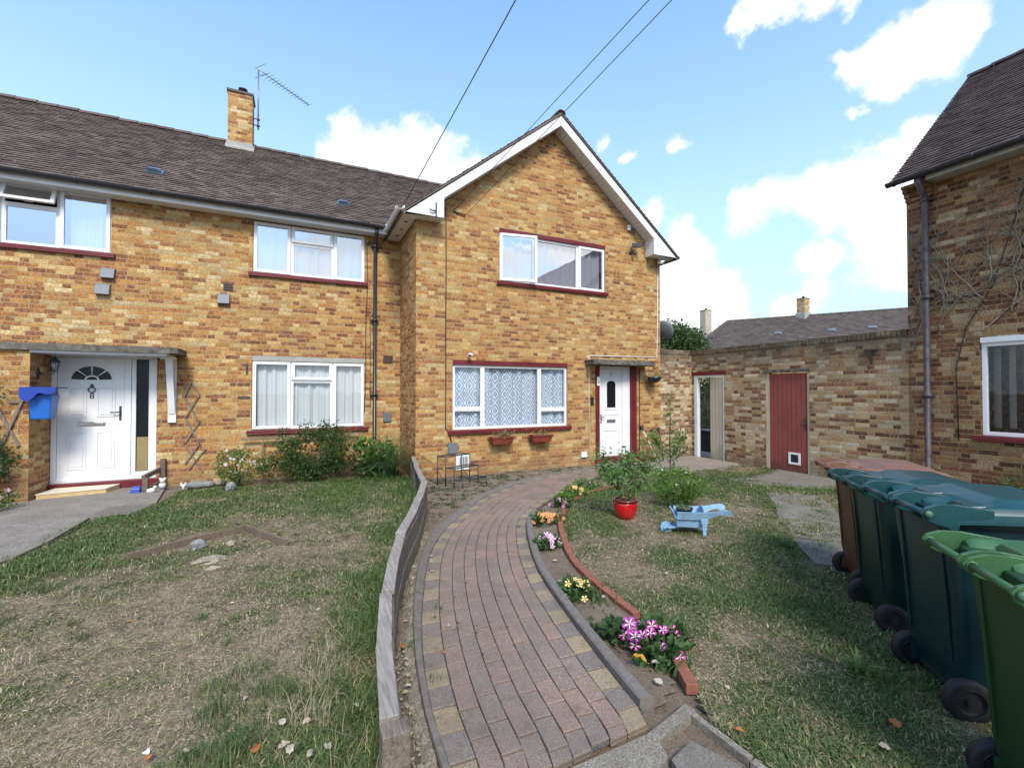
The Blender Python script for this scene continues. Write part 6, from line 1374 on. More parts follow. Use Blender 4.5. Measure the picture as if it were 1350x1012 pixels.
# TV aerial on the chimney
t = thing('tv_aerial', (-.92, 12.35, 8.0), 'television aerial on a thin mast beside the chimney', 'aerial')
mb = MB(); mb.tube([(-.90, 12.3, 7.95), (-.90, 12.3, 9.42)], .016, 8); obj('mast', mb, 'alu', t)
mb = MB()
for z in (8.05, 8.2): mb.tube([(-1.01, 12.3, z), (-.86, 12.3, z)], .012, 6); mb.box(-.93, -.87, 12.26, 12.34, z-.02, z+.02)
obj('bracket', mb, 'dark_metal', t)
mb = MB(); a = Vector((-.93, 12.2, 9.38)); b = Vector((.22, 13.15, 9.36)); mb.tube([a, b], .012, 6); d = (b-a).normalized(); s = Vector((d.y, -d.x, 0)); obj('boom', mb, 'alu', t)
mb = MB()
for i in range(15): p = a.lerp(b, .16+.84*i/14); w_ = .20-.006*i; mb.tube([p-s*w_*.75+Vector((0, 0, .0)), p+s*w_*.75], .006, 5); 
for z in (-.12, .12): mb.tube([a+d*.10-s*.2+Vector((0, 0, z)), a+d*.10+s*.2+Vector((0, 0, z))], .006, 5)
obj('elements', mb, 'alu', t)
# overhead wires
def wire(pts, r, label, org): mb = MB(); mb.tube(pts, r, 5, 0, True); return solo('overhead_wire', mb, 'wire', label, 'wire', org)
def sagline(a, b, n=14, sag=.25): a, b = Vector(a), Vector(b); return [a.lerp(b, i/n)-Vector((0, 0, 4*sag*(i/n)*(1-i/n))) for i in range(n+1)]
wire(sagline((1.586, 9.62, 4.736), (3.2, -2.41, 8.25), 14, .0), .0075, 'overhead cable rising from the corner downpipe, the leftmost of three', (1.586, 9.62, 4.736))
wire(sagline((2.70, 8.27, 5.14), (3.79, -3.05, 6.2), 14, .0), .0045, 'overhead cable to the gable wall, the middle of three', (2.70, 8.27, 5.14))
wire(sagline((2.95, 8.26, 5.10), (3.80, -3.21, 6.09), 14, .0), .0045, 'overhead cable to the gable wall, the rightmost of three', (2.95, 8.26, 5.1))

# ================================================================== garden things on the right
t = thing('potted_plant', (3.84, 4.61, 0), 'leafy pepper plant in a glazed red pot on the right lawn', 'potted plant')
mb = MB(); c = (3.84, 4.61, 0); mb.lathe([(.075, .005), (.105, .02), (.135, .09), (.148, .16), (.145, .215), (.138, .235)], c, 32, cap=True); pot = obj('pot', mb, 'redglaze', t)
mb = MB(); mb.lathe([(.137, .236), (.158, .240), (.160, .262), (.150, .268), (.132, .262), (.128, .235)], c, 32, cap=False); obj('pot_rim', mb, 'potrim', pot)
mb = MB(); mb.lathe([(.001, .244), (.13, .24)], c, 20, cap=False); obj('soil', mb, 'soil', t)
mb = MB(); tips = []
def branch(p, d, L, r, depth, mb, tips, up=.12, spread=.7):
    p = Vector(p); d = Vector(d).normalized(); pts = [p.copy()]; n = 4
    for i in range(n):
        d = (d+Vector((random.uniform(-.22, .22), random.uniform(-.22, .22), up+random.uniform(-.1, .1)))).normalized(); p = p+d*L/n; pts.append(p.copy()); tips.append((p.copy(), d.copy()))
    mb.tube(pts, [r*(1-.5*i/n) for i in range(n+1)], 5)
    if depth:
        for k in range(3): a = random.uniform(0, 6.28); dd = d+Vector((math.cos(a), math.sin(a), random.uniform(-.1, .4)))*spread; branch(pts[random.randint(2, n)], dd, L*random.uniform(.55, .8), r*.55, depth-1, mb, tips, up, spread)
for k in range(7): a = k*.9; branch((c[0]+.03*math.cos(a), c[1]+.03*math.sin(a), .24), (math.cos(a)*.45, math.sin(a)*.45, 1), random.uniform(.28, .42), .007, 2, mb, tips, .06)
obj('stems', mb, 'stem', t)
def leafs_on(tips, per, size, m, t, droop=-.5, spread=.035, wr=.3, name='foliage', fold=.3):
    P = np.array([tuple(p) for p, d in tips]); Dd = np.array([tuple(d) for p, d in tips]); P = np.repeat(P, per, 0)+RNG.normal(size=(len(P)*per, 3))*spread; D = np.repeat(Dd, per, 0)*.5+RNG.normal(size=P.shape)*.8+np.array([0, 0, droop]); k = P[:, 2] > .03
    return leaves(name, m, P[k], D[k], RNG.uniform(size*.6, size*1.3, k.sum()), t, wr, fold), P[k]
leafs_on(tips, 3, .075, 'leaf_chili', t, -.8)
# feathery plant behind the barrow
t = thing('leafy_plant', (4.92, 4.80, 0), 'bright green bushy plant behind the blue wheelbarrow', 'plant')
mb = MB(); tips = []
for k in range(16): a = random.uniform(0, 6.28); branch((4.92+.12*math.cos(a), 4.80+.12*math.sin(a), 0), (math.cos(a)*.6, math.sin(a)*.6, 1), random.uniform(.2, .36), .005, 1, mb, tips, .05)
obj('stems', mb, 'stem_green', t); o, P = leafs_on(tips, 9, .055, 'leaf_bright', t, .1, .04, .28); flowers(t, P, 5, .014, 'fl_white', None, .8, 8)
# sapling
t = thing('sapling', (6.55, 6.55, 0), 'slender young tree with small leaves in front of the gate', 'tree')
mb = MB(); tk = [(6.55, 6.55, -.02), (6.555, 6.55, .3), (6.545, 6.55, .7), (6.56, 6.545, 1.1), (6.55, 6.55, 1.5), (6.555, 6.55, 1.6)]; mb.tube(tk, [.014, .012, .010, .008, .005, .003], 6); tips = []
for k, z in enumerate((.18, .26, .34, .45, .40, .55, .30, .50)):
    a = k*2.2; sgn = (math.cos(a), math.sin(a)); 
    if k % 2: sgn = (.90*(1 if k % 4 == 1 else -1), -.43*(1 if k % 4 == 1 else -1))
    branch((6.55, 6.55, z), (sgn[0], sgn[1], .35), .34, .006, 1, mb, tips, .18, .5)
obj('trunk', mb, 'stem', t)
for z in np.linspace(.55, 1.6, 26): tips.append((Vector((6.55, 6.55, z)), Vector((random.uniform(-1, 1), random.uniform(-1, 1), .6))))
leafs_on(tips, 3, .075, 'leaf_chili', t, .05, .03, .5)
t, P = shrub('wall_plant', (7.35, 7.95, .30), (.30, .18, .30), 26, 26, .05, 'leaf_chili', 'thin green plants growing by the tools right of door 7', 'plant', .06, .35, stems=9, stemm='stem_green')
# leaning tools
def tool(x, y, x2, m, hm, label, h=.80):
    t = thing('garden_tool', (x, y, 0), label, 'tool'); b = Vector((x, y, .02)); a = Vector((x2, 8.26, h))
    mb = MB(); mb.tube([b, a], .013, 8); obj('shaft', mb, m, t)
    mb = MB(); d = (a-b).normalized(); mb.tube([a-Vector((.045, 0, -.01)), a+Vector((.055, 0, .01))], .017, 8); mb.tube([a-d*.10, a], .017, 8); obj('grip', mb, hm, t)
tool(7.50, 7.86, 7.36, 'ornament_white', 'black', 'pale tool with a black T grip leaning on the wall right of door 7')
tool(7.80, 8.0, 7.90, 'black', 'black', 'dark tool leaning on the wall behind the young tree', .74)
tool(7.72, 7.92, 7.70, 'brownwood', 'dark_metal', 'brown handled tool between the pale and the dark one', .72)
# wheelbarrow planter
t = thing('wheelbarrow_planter', (4.15, 3.8, 0), 'small pale blue wooden wheelbarrow planter on the right lawn', 'planter')
Mx = Matrix((( .8, -.6, 0, 3.93), (-.6, -.8, 0, 3.95), (0, 0, 1, 0), (0, 0, 0, 1)))   # a along, b towards camera
def WB(): m_ = MB(); m_.X = Mx; return m_
for s, nm in ((1, 'side'), (-1, 'side')):
    mb = WB(); sd_ = [(.07, .195), (.07, .285), (.36, .292), (.46, .305), (.58, .330), (.63, .325), (.655, .298), (.64, .268), (.605, .258), (.57, .270), (.52, .272), (.46, .245), (.40, .212), (.36, .20)]
    mb.prism(sd_, lambda a, z, tt: (a, s*(.100+.045*(z-.15)/.14*1.0)+tt, z), -.009, .009); obj('side_board', mb, 'paleblue', t, bevel=.003)
    mb = WB(); lg = [(.385, .21), (.385, .17), (.40, .145), (.392, .10), (.405, .09), (.405, .0), (.440, .0), (.440, .09), (.453, .10), (.447, .145), (.462, .17), (.462, .22)]; mb.prism(lg, lambda a, z, tt: (a-.06, s*(.128)+tt, z), -.011, .011); obj('leg', mb, 'paleblue', t, bevel=.003)
    mb = WB(); mb.bar((-.06, s*.035, .065), (.16, s*.055, .105), .016, .024); obj('wheel_strut', mb, 'paleblue', t, bevel=.002)
mb = WB(); mb.hexa([(.075, -.085, .10), (.36, -.085, .10), (.36, .085, .10), (.075, .085, .10), (.07, -.105, .195), (.37, -.105, .195), (.37, .105, .195), (.07, .105, .195)]); obj('box_base', mb, 'paleblue', t, bevel=.003)
mb = WB(); mb.hexa([(.085, -.075, .10), (.10, -.075, .10), (.10, .075, .10), (.085, .075, .10), (.020, -.135, .285), (.035, -.135, .285), (.035, .135, .285), (.020, .135, .285)]); obj('front_board', mb, 'paleblue', t, bevel=.003)
mb = WB(); mb.prism([(-.125, .19)]+[(.13*math.cos(PI-PI*k/10), .28+.055*math.sin(PI*k/10)) for k in range(11)]+[(.125, .19)], lambda b_, z, tt: (.365+tt, b_, z), -.008, .008); obj('back_board', mb, 'paleblue', t, bevel=.003)
mb = WB(); mb.lathe([(.066, -.014), (.068, -.011), (.068, .011), (.066, .014)], (-.03, 0, .068), 26, axis='y'); wh = obj('wheel', mb, 'paleblue', t, bevel=.003)
mb = WB(); mb.tube([(-.03, -.055, .068), (-.03, .055, .068)], .008, 8); obj('axle', mb, 'dark_metal', wh)
t = thing('plant_pot', (4.05, 3.85, .2), 'small black pot of seedlings standing in the blue wheelbarrow', 'pot')
mb = WB(); mb.lathe([(.07, .2), (.088, .292), (.096, .294), (.096, .306), (.086, .306), (.08, .28)], (.17, 0, 0), 20); obj('pot_body', mb, 'black', t)
mb = WB(); mb.lathe([(.001, .293), (.082, .289)], (.17, 0, 0), 16, cap=False); obj('soil', mb, 'soil', t)
cc = Mx @ Vector((.15, 0, .31)); P2 = np.array([tuple(cc)]*46)+RNG.normal(size=(46, 3))*np.array([.035, .035, .012]); leaves('foliage', 'leaf_chili', P2, RNG.normal(size=P2.shape)+[0, 0, 1], RNG.uniform(.02, .05, 46), t, .4)

# flower bed clumps
def clump(x, y, r, h, pet, star, n, size, label, m='leaf_flower', leaf=.05, per=30, seed=1, nc=22, wr=.5):
    t = thing('flower_clump', (x, y, 0), label, 'flowers'); P, D, C = clump_points((x, y, h*.5), (r, r*.85, h*.5), nc, per, r*.14, .015)
    leaves('foliage', m, P, D+np.array([0, 0, .25]), RNG.uniform(leaf*.6, leaf*1.3, len(P)), t, wr, .3)
    if n: P2 = np.stack([RNG.normal(x, r*.42, 260), RNG.normal(y, r*.42, 260), np.full(260, h)], 1); P2[:, 2] = h*(1.02-.5*((P2[:, 0]-x)**2+(P2[:, 1]-y)**2)/r**2)+RNG.normal(0, .01, 260); flowers(t, P2[P2[:, 2] > .04], n, size, pet, star, .0, seed)
    return t
t = clump(2.06, 2.20, .20, .13, 'fl_magenta', 'fl_white', 15, .034, 'large clump of magenta petunias with white stripes nearest the camera', nc=26, per=26, leaf=.07)
flowers(t, np.array([(1.90, 2.20, .12), (1.97, 2.05, .12), (2.03, 2.02, .10), (1.96, 2.32, .13)]), 3, .042, 'fl_purple', 'fl_white', 0, 5)
P2 = np.stack([RNG.normal(1.90, .055, 110), RNG.normal(2.40, .07, 110), RNG.uniform(.02, .11, 110)], 1); leaves('broad_leaves', 'leaf_dark', P2, RNG.normal(size=P2.shape)*[1, 1, .3]+[-.2, -.3, .2], RNG.uniform(.045, .075, 110), t, .8)
tufts('long_leaves', [(2.02, 2.02, 1, .015), (1.92, 2.05, .9, .015), (2.08, 2.15, .9, .015)], 'leaf_flower', '', parent=t, hh=(.07, .15), n=24, spread=.04, w=.008)
t = clump(2.03, 3.02, .14, .12, 'fl_yellow', None, 13, .026, 'clump of pale yellow flowers, second from the camera in the bed', nc=18, leaf=.055, seed=2)
tufts('long_leaves', [(2.10, 2.86, 1, .015), (2.16, 3.0, .9, .015), (2.12, 3.1, .8, .015)], 'leaf_flower', '', parent=t, hh=(.06, .13), n=30, spread=.05, w=.006)
clump(2.38, 4.08, .13, .13, 'fl_pink', 'fl_white', 14, .030, 'clump of pink and white flowers between the yellow and orange ones', nc=14, seed=3)
clump(2.80, 4.82, .19, .12, 'fl_orange', 'fl_yellow', 26, .028, 'wide clump of orange and peach flowers in the bend of the bed', nc=20, seed=4)
clump(3.35, 5.40, .13, .11, 'fl_pink', 'fl_purple', 13, .028, 'small clump of pink flowers beyond the orange ones', nc=14, seed=5)
clump(3.95, 5.95, .18, .13, 'fl_yellow', 'fl_orange', 14, .028, 'clump of cream and yellow flowers toward the far end of the bed', nc=22, seed=6, m='leaf_bright')
clump(3.55, 5.62, .14, .12, 'fl_pink', None, 0, .02, 'low green foliage clump between pink and yellow flowers', nc=18, seed=7, m='leaf_bright')
clump(4.35, 6.22, .24, .15, 'fl_pink', None, 3, .02, 'low green foliage clump behind the red pot', nc=26, seed=8, m='leaf_chili')
clump(5.4, 6.62, .40, .20, 'fl_pink', None, 0, .02, 'spreading green foliage beside the concrete at the far end of the bed', nc=44, seed=9, m='leaf_chili')
clump(6.3, 6.35, .45, .14, 'fl_white', None, 6, .015, 'low bright green growth around the foot of the young tree', nc=44, seed=10, m='leaf_bright')
clump(4.6, 3.0, .07, .05, 'fl_white', None, 0, .02, 'small broad weed in the middle of the right lawn', nc=8, per=10, seed=12, m='leaf_flower')
# variegated plant by the teal bin
t = thing('variegated_plant', (2.93, 1.50, 0), 'small plant with pale striped leaves in the grass beside the teal bin', 'plant')
tufts('foliage', [(2.93, 1.50, 1, .01)], 'leaf_chili', '', parent=t, hh=(.08, .18), n=22, spread=.025, w=.014)
# dead creeper on the right house
t = thing('dead_creeper', (9.03, 2.8, 0), 'bare grey stems of dead creeper spread over the brown brick wall', 'creeper')
mb = MB(); rg = random.Random(11)
def creep(y, z, a, L, r, dep):
    pts = []; n = max(3, int(L/.07))
    for i in range(n):
        pts.append((9.05-.012-.012*abs(math.sin(i*1.3)), y, z)); a += rg.uniform(-.28, .28)+.04*math.sin(i); y = min(y+math.cos(a)*.07, 3.785); z += math.sin(a)*.07
        if z > 4.72 or y > 3.78: a += .8
        if y < 1.4: break
        if dep and rg.random() < .26: creep(y, z, a+rg.choice((-1, 1))*rg.uniform(.4, 1.0), L*rg.uniform(.35, .65), r*.62, dep-1)
    if len(pts) > 2: mb.tube(pts, [r*(1-.6*i/len(pts)) for i in range(len(pts))], 4)
for y, z, a, L in ((2.62, 2.75, 1.6, 2.0), (2.74, 2.7, 1.75, 1.9), (2.5, 3.0, 1.2, 1.6), (2.85, 3.2, 1.9, 1.3), (3.35, 2.9, 1.6, 1.8), (3.3, 3.1, 1.3, 1.4), (3.72, 2.3, 1.7, 1.6), (3.68, 2.9, 1.4, 1.3), (3.42, 2.6, 1.9, 1.2), (2.6, 3.4, 1.5, 1.2), (2.9, 3.0, .8, 1.3), (2.25, 3.4, 1.8, 1.1)): creep(y, z, a, L, .010, 3)
obj('stems', mb, 'deadvine', t)
mb = MB(); mb.tube([(9.035, 2.72, 2.75), (9.03, 2.9, 2.55), (9.03, 3.2, 2.5)], [.009, .007, .004], 5); obj('stems', mb, 'deadvine', t)
t, P = shrub('wall_plant', (8.75, 2.25, .40), (.22, .5, .32), 40, 40, .04, 'leaf_shrub', 'green shrub at the foot of the right wall behind the bins', 'shrub', .06)
# beyond the garden wall
def tree(name, c, rad, zc, n, per, m, label, size=.10, trunk=.12):
    t = thing(name, (c[0], c[1], 0), label, 'tree'); P, D, C = clump_points((c[0], c[1], zc), rad, n, per, .17, .5); leaves('crown', m, P, D, RNG.uniform(size*.6, size*1.4, len(P)), t, .5, .3)
    mb = MB(); mb.tube([(c[0], c[1], -.1), (c[0]+.05, c[1], zc*.5), (c[0], c[1]+.05, zc)], [trunk, trunk*.8, trunk*.4], 9)
    for i in range(14): e = C[i*3 % len(C)]; mb.tube([(c[0]+.02, c[1], zc*.55+.03*i), tuple((np.array([c[0], c[1], zc*.8])+e)/2), tuple(e)], [trunk*.35, trunk*.2, .01], 5)
    obj('trunk', mb, 'stem', t); return t
tree('tree', (13.4, 13.2), (1.25, 1.1, .85), 3.3, 150, 90, 'leaf_tree', 'round green tree beyond the garden wall beside the satellite dish', .13)
t, P = shrub('garden_shrub', (11.0, 9.6, 1.1), (.9, .8, 1.1), 70, 60, .08, 'leaf_dark', 'dark shrub seen through the open gate', 'shrub', .11)
mb = MB(); mb.box(12.2, 12.25, 8.0, 12.5, 0, 1.8)
for i in range(30): mb.box(12.17, 12.199, 8.0+.15*i, 8.135+.15*i, 0, 1.8)
t = solo('board_fence', mb, 'greywood_dark', 'weathered board fence in the yard behind the open gate', 'fence', (12.2, 10, 0))
flat('yard', [(9.28, 3), (9.28, 12), (20, 14), (20, 3)], .012, 'apron')
t = thing('storage_box', (10.2, 8.9, 0), 'small dark storage box in the yard behind the gate', 'box')
mb = MB(); mb.box(10.0, 10.35, 8.55, 8.95, .02, .55); obj('box_body', mb, 'dark_metal', t, bevel=.02)
mb = MB(); mb.box(9.98, 10.37, 8.53, 8.97, .551, .60); obj('lid', mb, 'grey_plastic', t, bevel=.01)

# fallen leaves
def dead_leaf(x, y, m, s, label, z=.035, tilt=.5, lobes=0, seed=0):
    rg = random.Random(seed+int(x*100)); a = rg.uniform(0, 6.28); mb = MB(); n = 7; vs = []
    for i in range(n):
        u = i/(n-1); w_ = .32*math.sin(PI*min(u*.93+.06, 1))**.8*(1+(.35 if (lobes and i % 2) else 0)); cz = .25*math.sin(u*PI)*tilt
        for k, sgn in ((0, -1), (1, 0), (2, 1)): vs.append(((u-.5)*1.0, sgn*w_, cz+abs(sgn)*.16*tilt*(1+.6*math.sin(i*2.1+seed))))
    fs = [(i*3+k, i*3+k+1, i*3+3+k+1, i*3+3+k) for i in range(n-1) for k in (0, 1)]
    mb.X = Matrix.Translation((x, y, z)) @ Matrix.Rotation(a, 4, 'Z') @ Matrix.Rotation(rg.uniform(-.3, .3), 4, 'X') @ Matrix.Scale(s, 4)
    mb.add(vs, fs, 0, True); mb.tube([(-.5, 0, 0), (-.72, .05, .03)], .02, 4)
    return solo('fallen_leaf', mb, m, label, 'leaf', (x, y, 0), 'dry leaves fallen on the ground', fix=False)
for x, y, m, s, lab, z, tl in (
 (1.804, 2.056, 'dead_yellow', .12, 'large curled yellow leaf lying on the magenta petunias', .09, .8), (1.815, 1.91, 'dead_pale', .075, 'torn pale leaf at the kerb end of the petunia clump', .05, .3), (1.90, 2.02, 'dead_pale', .06, 'pale leaf scrap between the petunias and the loose brick', .07, .6),
 (-.057, 2.466, 'dead_pale', .065, 'pale dry leaf in the left lawn, farthest back of the group near the fence post', .05, .6), (.05, 2.415, 'dead_tan', .055, 'tan leaf standing on edge in the long grass', .05, .9), (-.157, 2.348, 'dead_orange', .075, 'orange brown leaf flat on the left lawn', .04, .4),
 (-.043, 2.284, 'dead_tan', .07, 'tan leaf overlapping its pale neighbour at the bottom of the left lawn', .06, .7), (-.02, 2.23, 'dead_pale', .07, 'upright pale leaf at the bottom edge of the left lawn', .07, 1.0), (.06, 2.20, 'dead_pale', .06, 'pale leaf at the very bottom of the left lawn by the tall grass', .05, .5),
 (.13, 2.19, 'dead_pale', .06, 'pale upright leaf nearest the fence post in the long grass', .06, .9), (.276, 2.40, 'dead_pale', .05, 'small pale leaf against the fence in the long grass', .07, .7), (-.443, 2.475, 'dead_tan', .05, 'tan leaf between the red and white scrap and the orange leaf', .04, .5),
 (-.585, 2.498, 'dead_orange', .05, 'red brown leaf at the bottom left of the lawn', .04, .9), (-.60, 2.53, 'fl_white', .05, 'white curled scrap beside the red brown leaf', .04, 1.0), (-1.04, 4.067, 'dead_pale', .06, 'small pale leaf alone in the middle of the left lawn', .05, .9), (-1.06, 4.03, 'dead_yellow', .04, 'small ochre leaf beside the lone pale leaf', .04, .4),
 (-.44, 4.03, 'dead_pale', .035, 'tiny pale leaf right of the lone pale leaf', .04, .7), (-.236, 2.758, 'dead_tan', .04, 'small tan leaf on the brown patch of the left lawn', .04, .6), (.151, 3.618, 'dead_tan', .04, 'small tan leaf near the fence halfway along', .05, .6),
 (1.905, 1.473, 'dead_orange', .05, 'orange leaf beside the concrete corner edging', .05, .4), (2.617, 1.174, 'dead_orange', .085, 'large jagged orange leaf on the grass near the bins', .05, .5), (2.42, 1.127, 'dead_tan', .06, 'brown leaf on the grass below the large orange one', .04, .5), (2.13, 1.72, 'dead_tan', .045, 'tan leaf on the dry grass right of the loose brick', .04, .5),
 (.60, 2.12, 'dead_tan', .06, 'brown leaf in the debris strip nearest the camera', .03, .8), (.56, 2.50, 'dead_pale', .05, 'pale leaf in the debris strip beside the fence cap end', .03, .7), (.62, 2.90, 'dead_orange', .055, 'orange leaf in the debris strip against the fence board', .03, .8), (.60, 2.75, 'dead_tan', .05, 'tan leaf just before the orange one in the debris strip', .03, .7), (.70, 3.2, 'dead_tan', .045, 'tan leaf in the middle of the debris strip', .03, .7), (.92, 3.9, 'dead_tan', .05, 'tan leaf in the debris strip where the fence gap begins', .03, .7), (.98, 4.15, 'dead_pale', .05, 'pale leaf in the far part of the debris strip', .03, .6), (1.0, 4.05, 'dead_orange', .04, 'small orange leaf in the far part of the debris strip', .03, .6),
 (1.19, 4.30, 'dead_pale', .05, 'pale leaf on the kerb side of the far paving', .05, .5), (1.10, 3.95, 'dead_pale', .055, 'pale leaf on the left border of the paving', .045, .4), (1.16, 4.18, 'dead_pale', .035, 'tiny pale leaf on the left border of the paving', .045, .4), (.82, 2.70, 'dead_orange', .04, 'dark red leaf on the ochre block by the left kerb', .045, .6), (.95, 3.0, 'dead_tan', .03, 'tiny brown leaf on the left border of the paving', .04, .6),
 (2.24, 3.72, 'dead_pale', .07, 'pale leaf on the soil below the pink and white flowers', .03, .4), (2.17, 2.86, 'dead_pale', .055, 'pale leaf right of the pale yellow flowers', .05, .9), (2.02, 3.28, 'dead_pale', .05, 'pale leaf at the kerb behind the pale yellow flowers', .04, .4), (2.95, 3.0, 'dead_pale', .05, 'pale leaf alone in the middle of the right lawn', .05, .5), (1.87, 3.95, 'dead_orange', .03, 'tiny dark leaf on the right border of the paving', .045, .6), (2.38, 4.40, 'dead_pale', .05, 'pale leaf on the soil before the orange flowers', .03, .5)):
    dead_leaf(x, y, m, s*.72, lab, z, tl, 1, len(lab))

# ------------------------------------------------------------------ sky, sun, camera
F_, CX_, CY_, H_, YAW, PIT = 590., 675., 506., 1.66, R(25.6), R(.87)
fwd = Vector((math.sin(YAW)*math.cos(PIT), math.cos(YAW)*math.cos(PIT), math.sin(PIT))); rgt = Vector((math.cos(YAW), -math.sin(YAW), 0)); upv = rgt.cross(fwd)
def sky_dir(x, y): return (fwd+rgt*((x-CX_)/F_)+upv*(-(y-CY_)/F_)).normalized()
w = bpy.data.worlds.new('World'); sc.world = w; w.use_nodes = True; nt = w.node_tree; nt.nodes.clear()
SUN_AZ, SUN_EL = R(192), R(46)        # clockwise from +Y
sky = N(nt, 'ShaderNodeTexSky', sky_type='NISHITA', sun_disc=False); sky.sun_elevation = SUN_EL; sky.sun_rotation = SUN_AZ; sky.air_density = 1.0; sky.dust_density = .6; sky.ozone_density = 1.2; sky.altitude = 100
tc = N(nt, 'ShaderNodeTexCoord'); dirv = tc.outputs['Generated']
nz = N(nt, 'ShaderNodeTexNoise'); nz.inputs['Scale'].default_value = 5; nz.inputs['Detail'].default_value = 7; nz.inputs['Roughness'].default_value = .62; Lk(nt, dirv, nz.inputs['Vector'])
vs = N(nt, 'ShaderNodeVectorMath', operation='SUBTRACT'); Lk(nt, nz.outputs['Color'], vs.inputs[0]); vs.inputs[1].default_value = (.5, .5, .5)
vm = N(nt, 'ShaderNodeVectorMath', operation='SCALE'); Lk(nt, vs.outputs[0], vm.inputs[0]); vm.inputs['Scale'].default_value = .13
va = N(nt, 'ShaderNodeVectorMath', operation='ADD'); Lk(nt, dirv, va.inputs[0]); Lk(nt, vm.outputs[0], va.inputs[1]); D2 = va.outputs[0]
blobs = [(455, 212, 28), (490, 212, 48), (540, 215, 50), (575, 225, 40), (540, 240, 60), (610, 240, 40),
         (985, 285, 36), (1040, 262, 42), (1085, 262, 60), (1140, 250, 66), (1185, 225, 50), (1215, 190, 42), (1150, 320, 44), (1185, 345, 56), (1075, 350, 30), (1060, 250, 30), (1240, 280, 90), (1240, 350, 60),
         (1240, 28, 58), (1190, 55, 46), (1150, 72, 34), (1115, 85, 22), (1175, 105, 30), (1130, 150, 12), (1290, 10, 30),
         (985, 42, 18), (1000, 25, 22), (1030, 8, 26), (1075, 5, 26), (1120, 0, 20), (1000, 0, 20),
         (905, 345, 40), (935, 365, 40), (890, 390, 60), (935, 410, 46), (870, 420, 60), (1040, 410, 28), (1075, 402, 26),
         (898, 196, 13), (828, 211, 13), (1075, 178, 8), (862, 285, 18), (850, 300, 14), (785, 195, 14)]
fld = None
for x, y, r in blobs:
    c0 = sky_dir(x, y); rad = (sky_dir(x+r, y)-c0).length*1.12
    dn = N(nt, 'ShaderNodeVectorMath', operation='DISTANCE'); Lk(nt, D2, dn.inputs[0]); dn.inputs[1].default_value = c0
    g = math_(nt, 'MULTIPLY_ADD', dn.outputs['Value'], -1.0/rad, 1.12)
    fld = g if fld is None else math_(nt, 'SMOOTH_MAX', fld, g, .25)
# free clouds in the half of the sky behind the camera
dt = N(nt, 'ShaderNodeVectorMath', operation='DOT_PRODUCT'); Lk(nt, dirv, dt.inputs[0]); dt.inputs[1].default_value = (math.sin(YAW), math.cos(YAW), 0)
back = ramp(nt, math_(nt, 'MULTIPLY_ADD', dt.outputs['Value'], -.5, .5), [(.45, 0), (.6, 1)])
n2 = N(nt, 'ShaderNodeTexNoise'); n2.inputs['Scale'].default_value = 1.9; n2.inputs['Detail'].default_value = 6; n2.inputs['Roughness'].default_value = .55; Lk(nt, dirv, n2.inputs['Vector'])
bf = math_(nt, 'MULTIPLY', math_(nt, 'MULTIPLY_ADD', n2.outputs[0], 5, -2.3), 1.0)
bf = math_(nt, 'ADD', math_(nt, 'MULTIPLY', back, math_(nt, 'ADD', bf, 2.0)), -2.0)
fld = math_(nt, 'MAXIMUM', fld, bf)
n3 = N(nt, 'ShaderNodeTexNoise'); n3.inputs['Scale'].default_value = 11; n3.inputs['Detail'].default_value = 8; n3.inputs['Roughness'].default_value = .62; Lk(nt, dirv, n3.inputs['Vector'])
fld = math_(nt, 'ADD', fld, math_(nt, 'MULTIPLY', math_(nt, 'SUBTRACT', n3.outputs[0], .5), 2.7))
cl = ramp(nt, fld, [(0, 0), (.14, .14), (.36, .62), (.68, 1)])
core = ramp(nt, math_(nt, 'MULTIPLY', fld, .7), [(.1, (.90, .94, 1.0)), (.5, (1, 1, 1))])
shade = N(nt, 'ShaderNodeTexNoise'); shade.inputs['Scale'].default_value = 8; shade.inputs['Detail'].default_value = 7; Lk(nt, dirv, shade.inputs['Vector'])
cw = mixc(nt, ramp(nt, shade.outputs[0], [(.48, 0), (.68, .8)]), core, (.76, .81, .89))
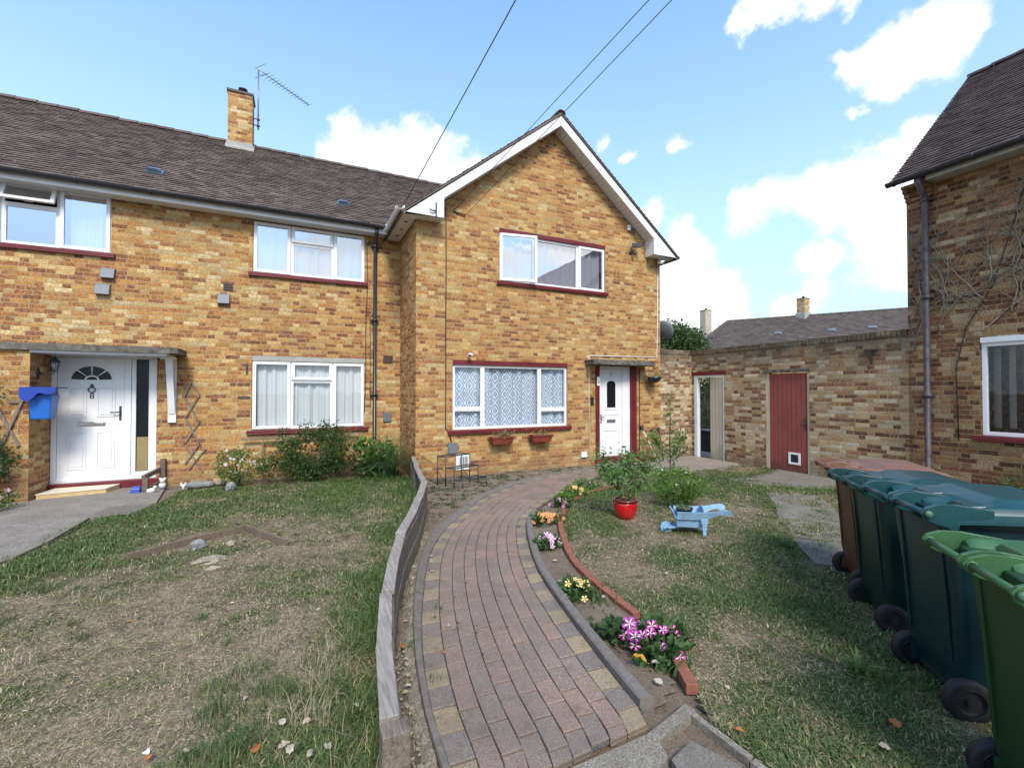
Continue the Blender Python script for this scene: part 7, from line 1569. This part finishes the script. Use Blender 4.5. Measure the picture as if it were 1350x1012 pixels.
ccol = mixc(nt, 1.0, cw, (CLOUD, CLOUD, CLOUD), 'MULTIPLY')
hz = N(nt, 'ShaderNodeSeparateXYZ'); Lk(nt, dirv, hz.inputs[0])
low = ramp(nt, hz.outputs[2], [(.0, 1.0), (.12, .9), (.30, .55), (.55, .2), (.8, .0)])
skyc = mixc(nt, low, mixc(nt, 1.0, sky.outputs[0], (SKYM[0], SKYM[1], SKYM[2]), 'MULTIPLY'), (HAZE*.70, HAZE*.87, HAZE*1.0))
col = mixc(nt, cl, skyc, ccol)
bg = N(nt, 'ShaderNodeBackground'); bg.inputs[1].default_value = SKYS; Lk(nt, col, bg.inputs[0]); ow = N(nt, 'ShaderNodeOutputWorld'); Lk(nt, bg.outputs[0], ow.inputs[0])
ld = bpy.data.lights.new('sun', 'SUN'); ld.energy = SUNP; ld.angle = R(16); ld.color = (1, .92, .80); lo = bpy.data.objects.new('sun', ld); COL.objects.link(lo)
sd = Vector((math.sin(SUN_AZ)*math.cos(SUN_EL), math.cos(SUN_AZ)*math.cos(SUN_EL), math.sin(SUN_EL))); lo.rotation_euler = sd.to_track_quat('Z', 'Y').to_euler(); lo.location = sd*30
cd = bpy.data.cameras.new('camera'); cam = bpy.data.objects.new('camera', cd); COL.objects.link(cam); cam.location = (0, 0, H_)
rot = Matrix((rgt, upv, -fwd)).transposed(); cam.rotation_euler = rot.to_euler(); cd.sensor_width = 36; cd.lens = F_/1350*36; cd.clip_end = 2000; cd.clip_start = .05
sc.camera = cam
sc.view_settings.view_transform = 'Standard'; sc.view_settings.look = 'None'; sc.view_settings.gamma = 1; sc.view_settings.exposure = EXPO
sc.render.engine = 'CYCLES'; sc.cycles.use_denoising = True; sc.cycles.max_bounces = 6; sc.cycles.diffuse_bounces = 3; sc.cycles.transparent_max_bounces = 10; sc.cycles.caustics_reflective = False; sc.cycles.caustics_refractive = False
sc.cycles.use_adaptive_sampling = True; sc.cycles.adaptive_threshold = .02
try: sc.cycles.denoiser = 'OPENIMAGEDENOISE'
except Exception: pass
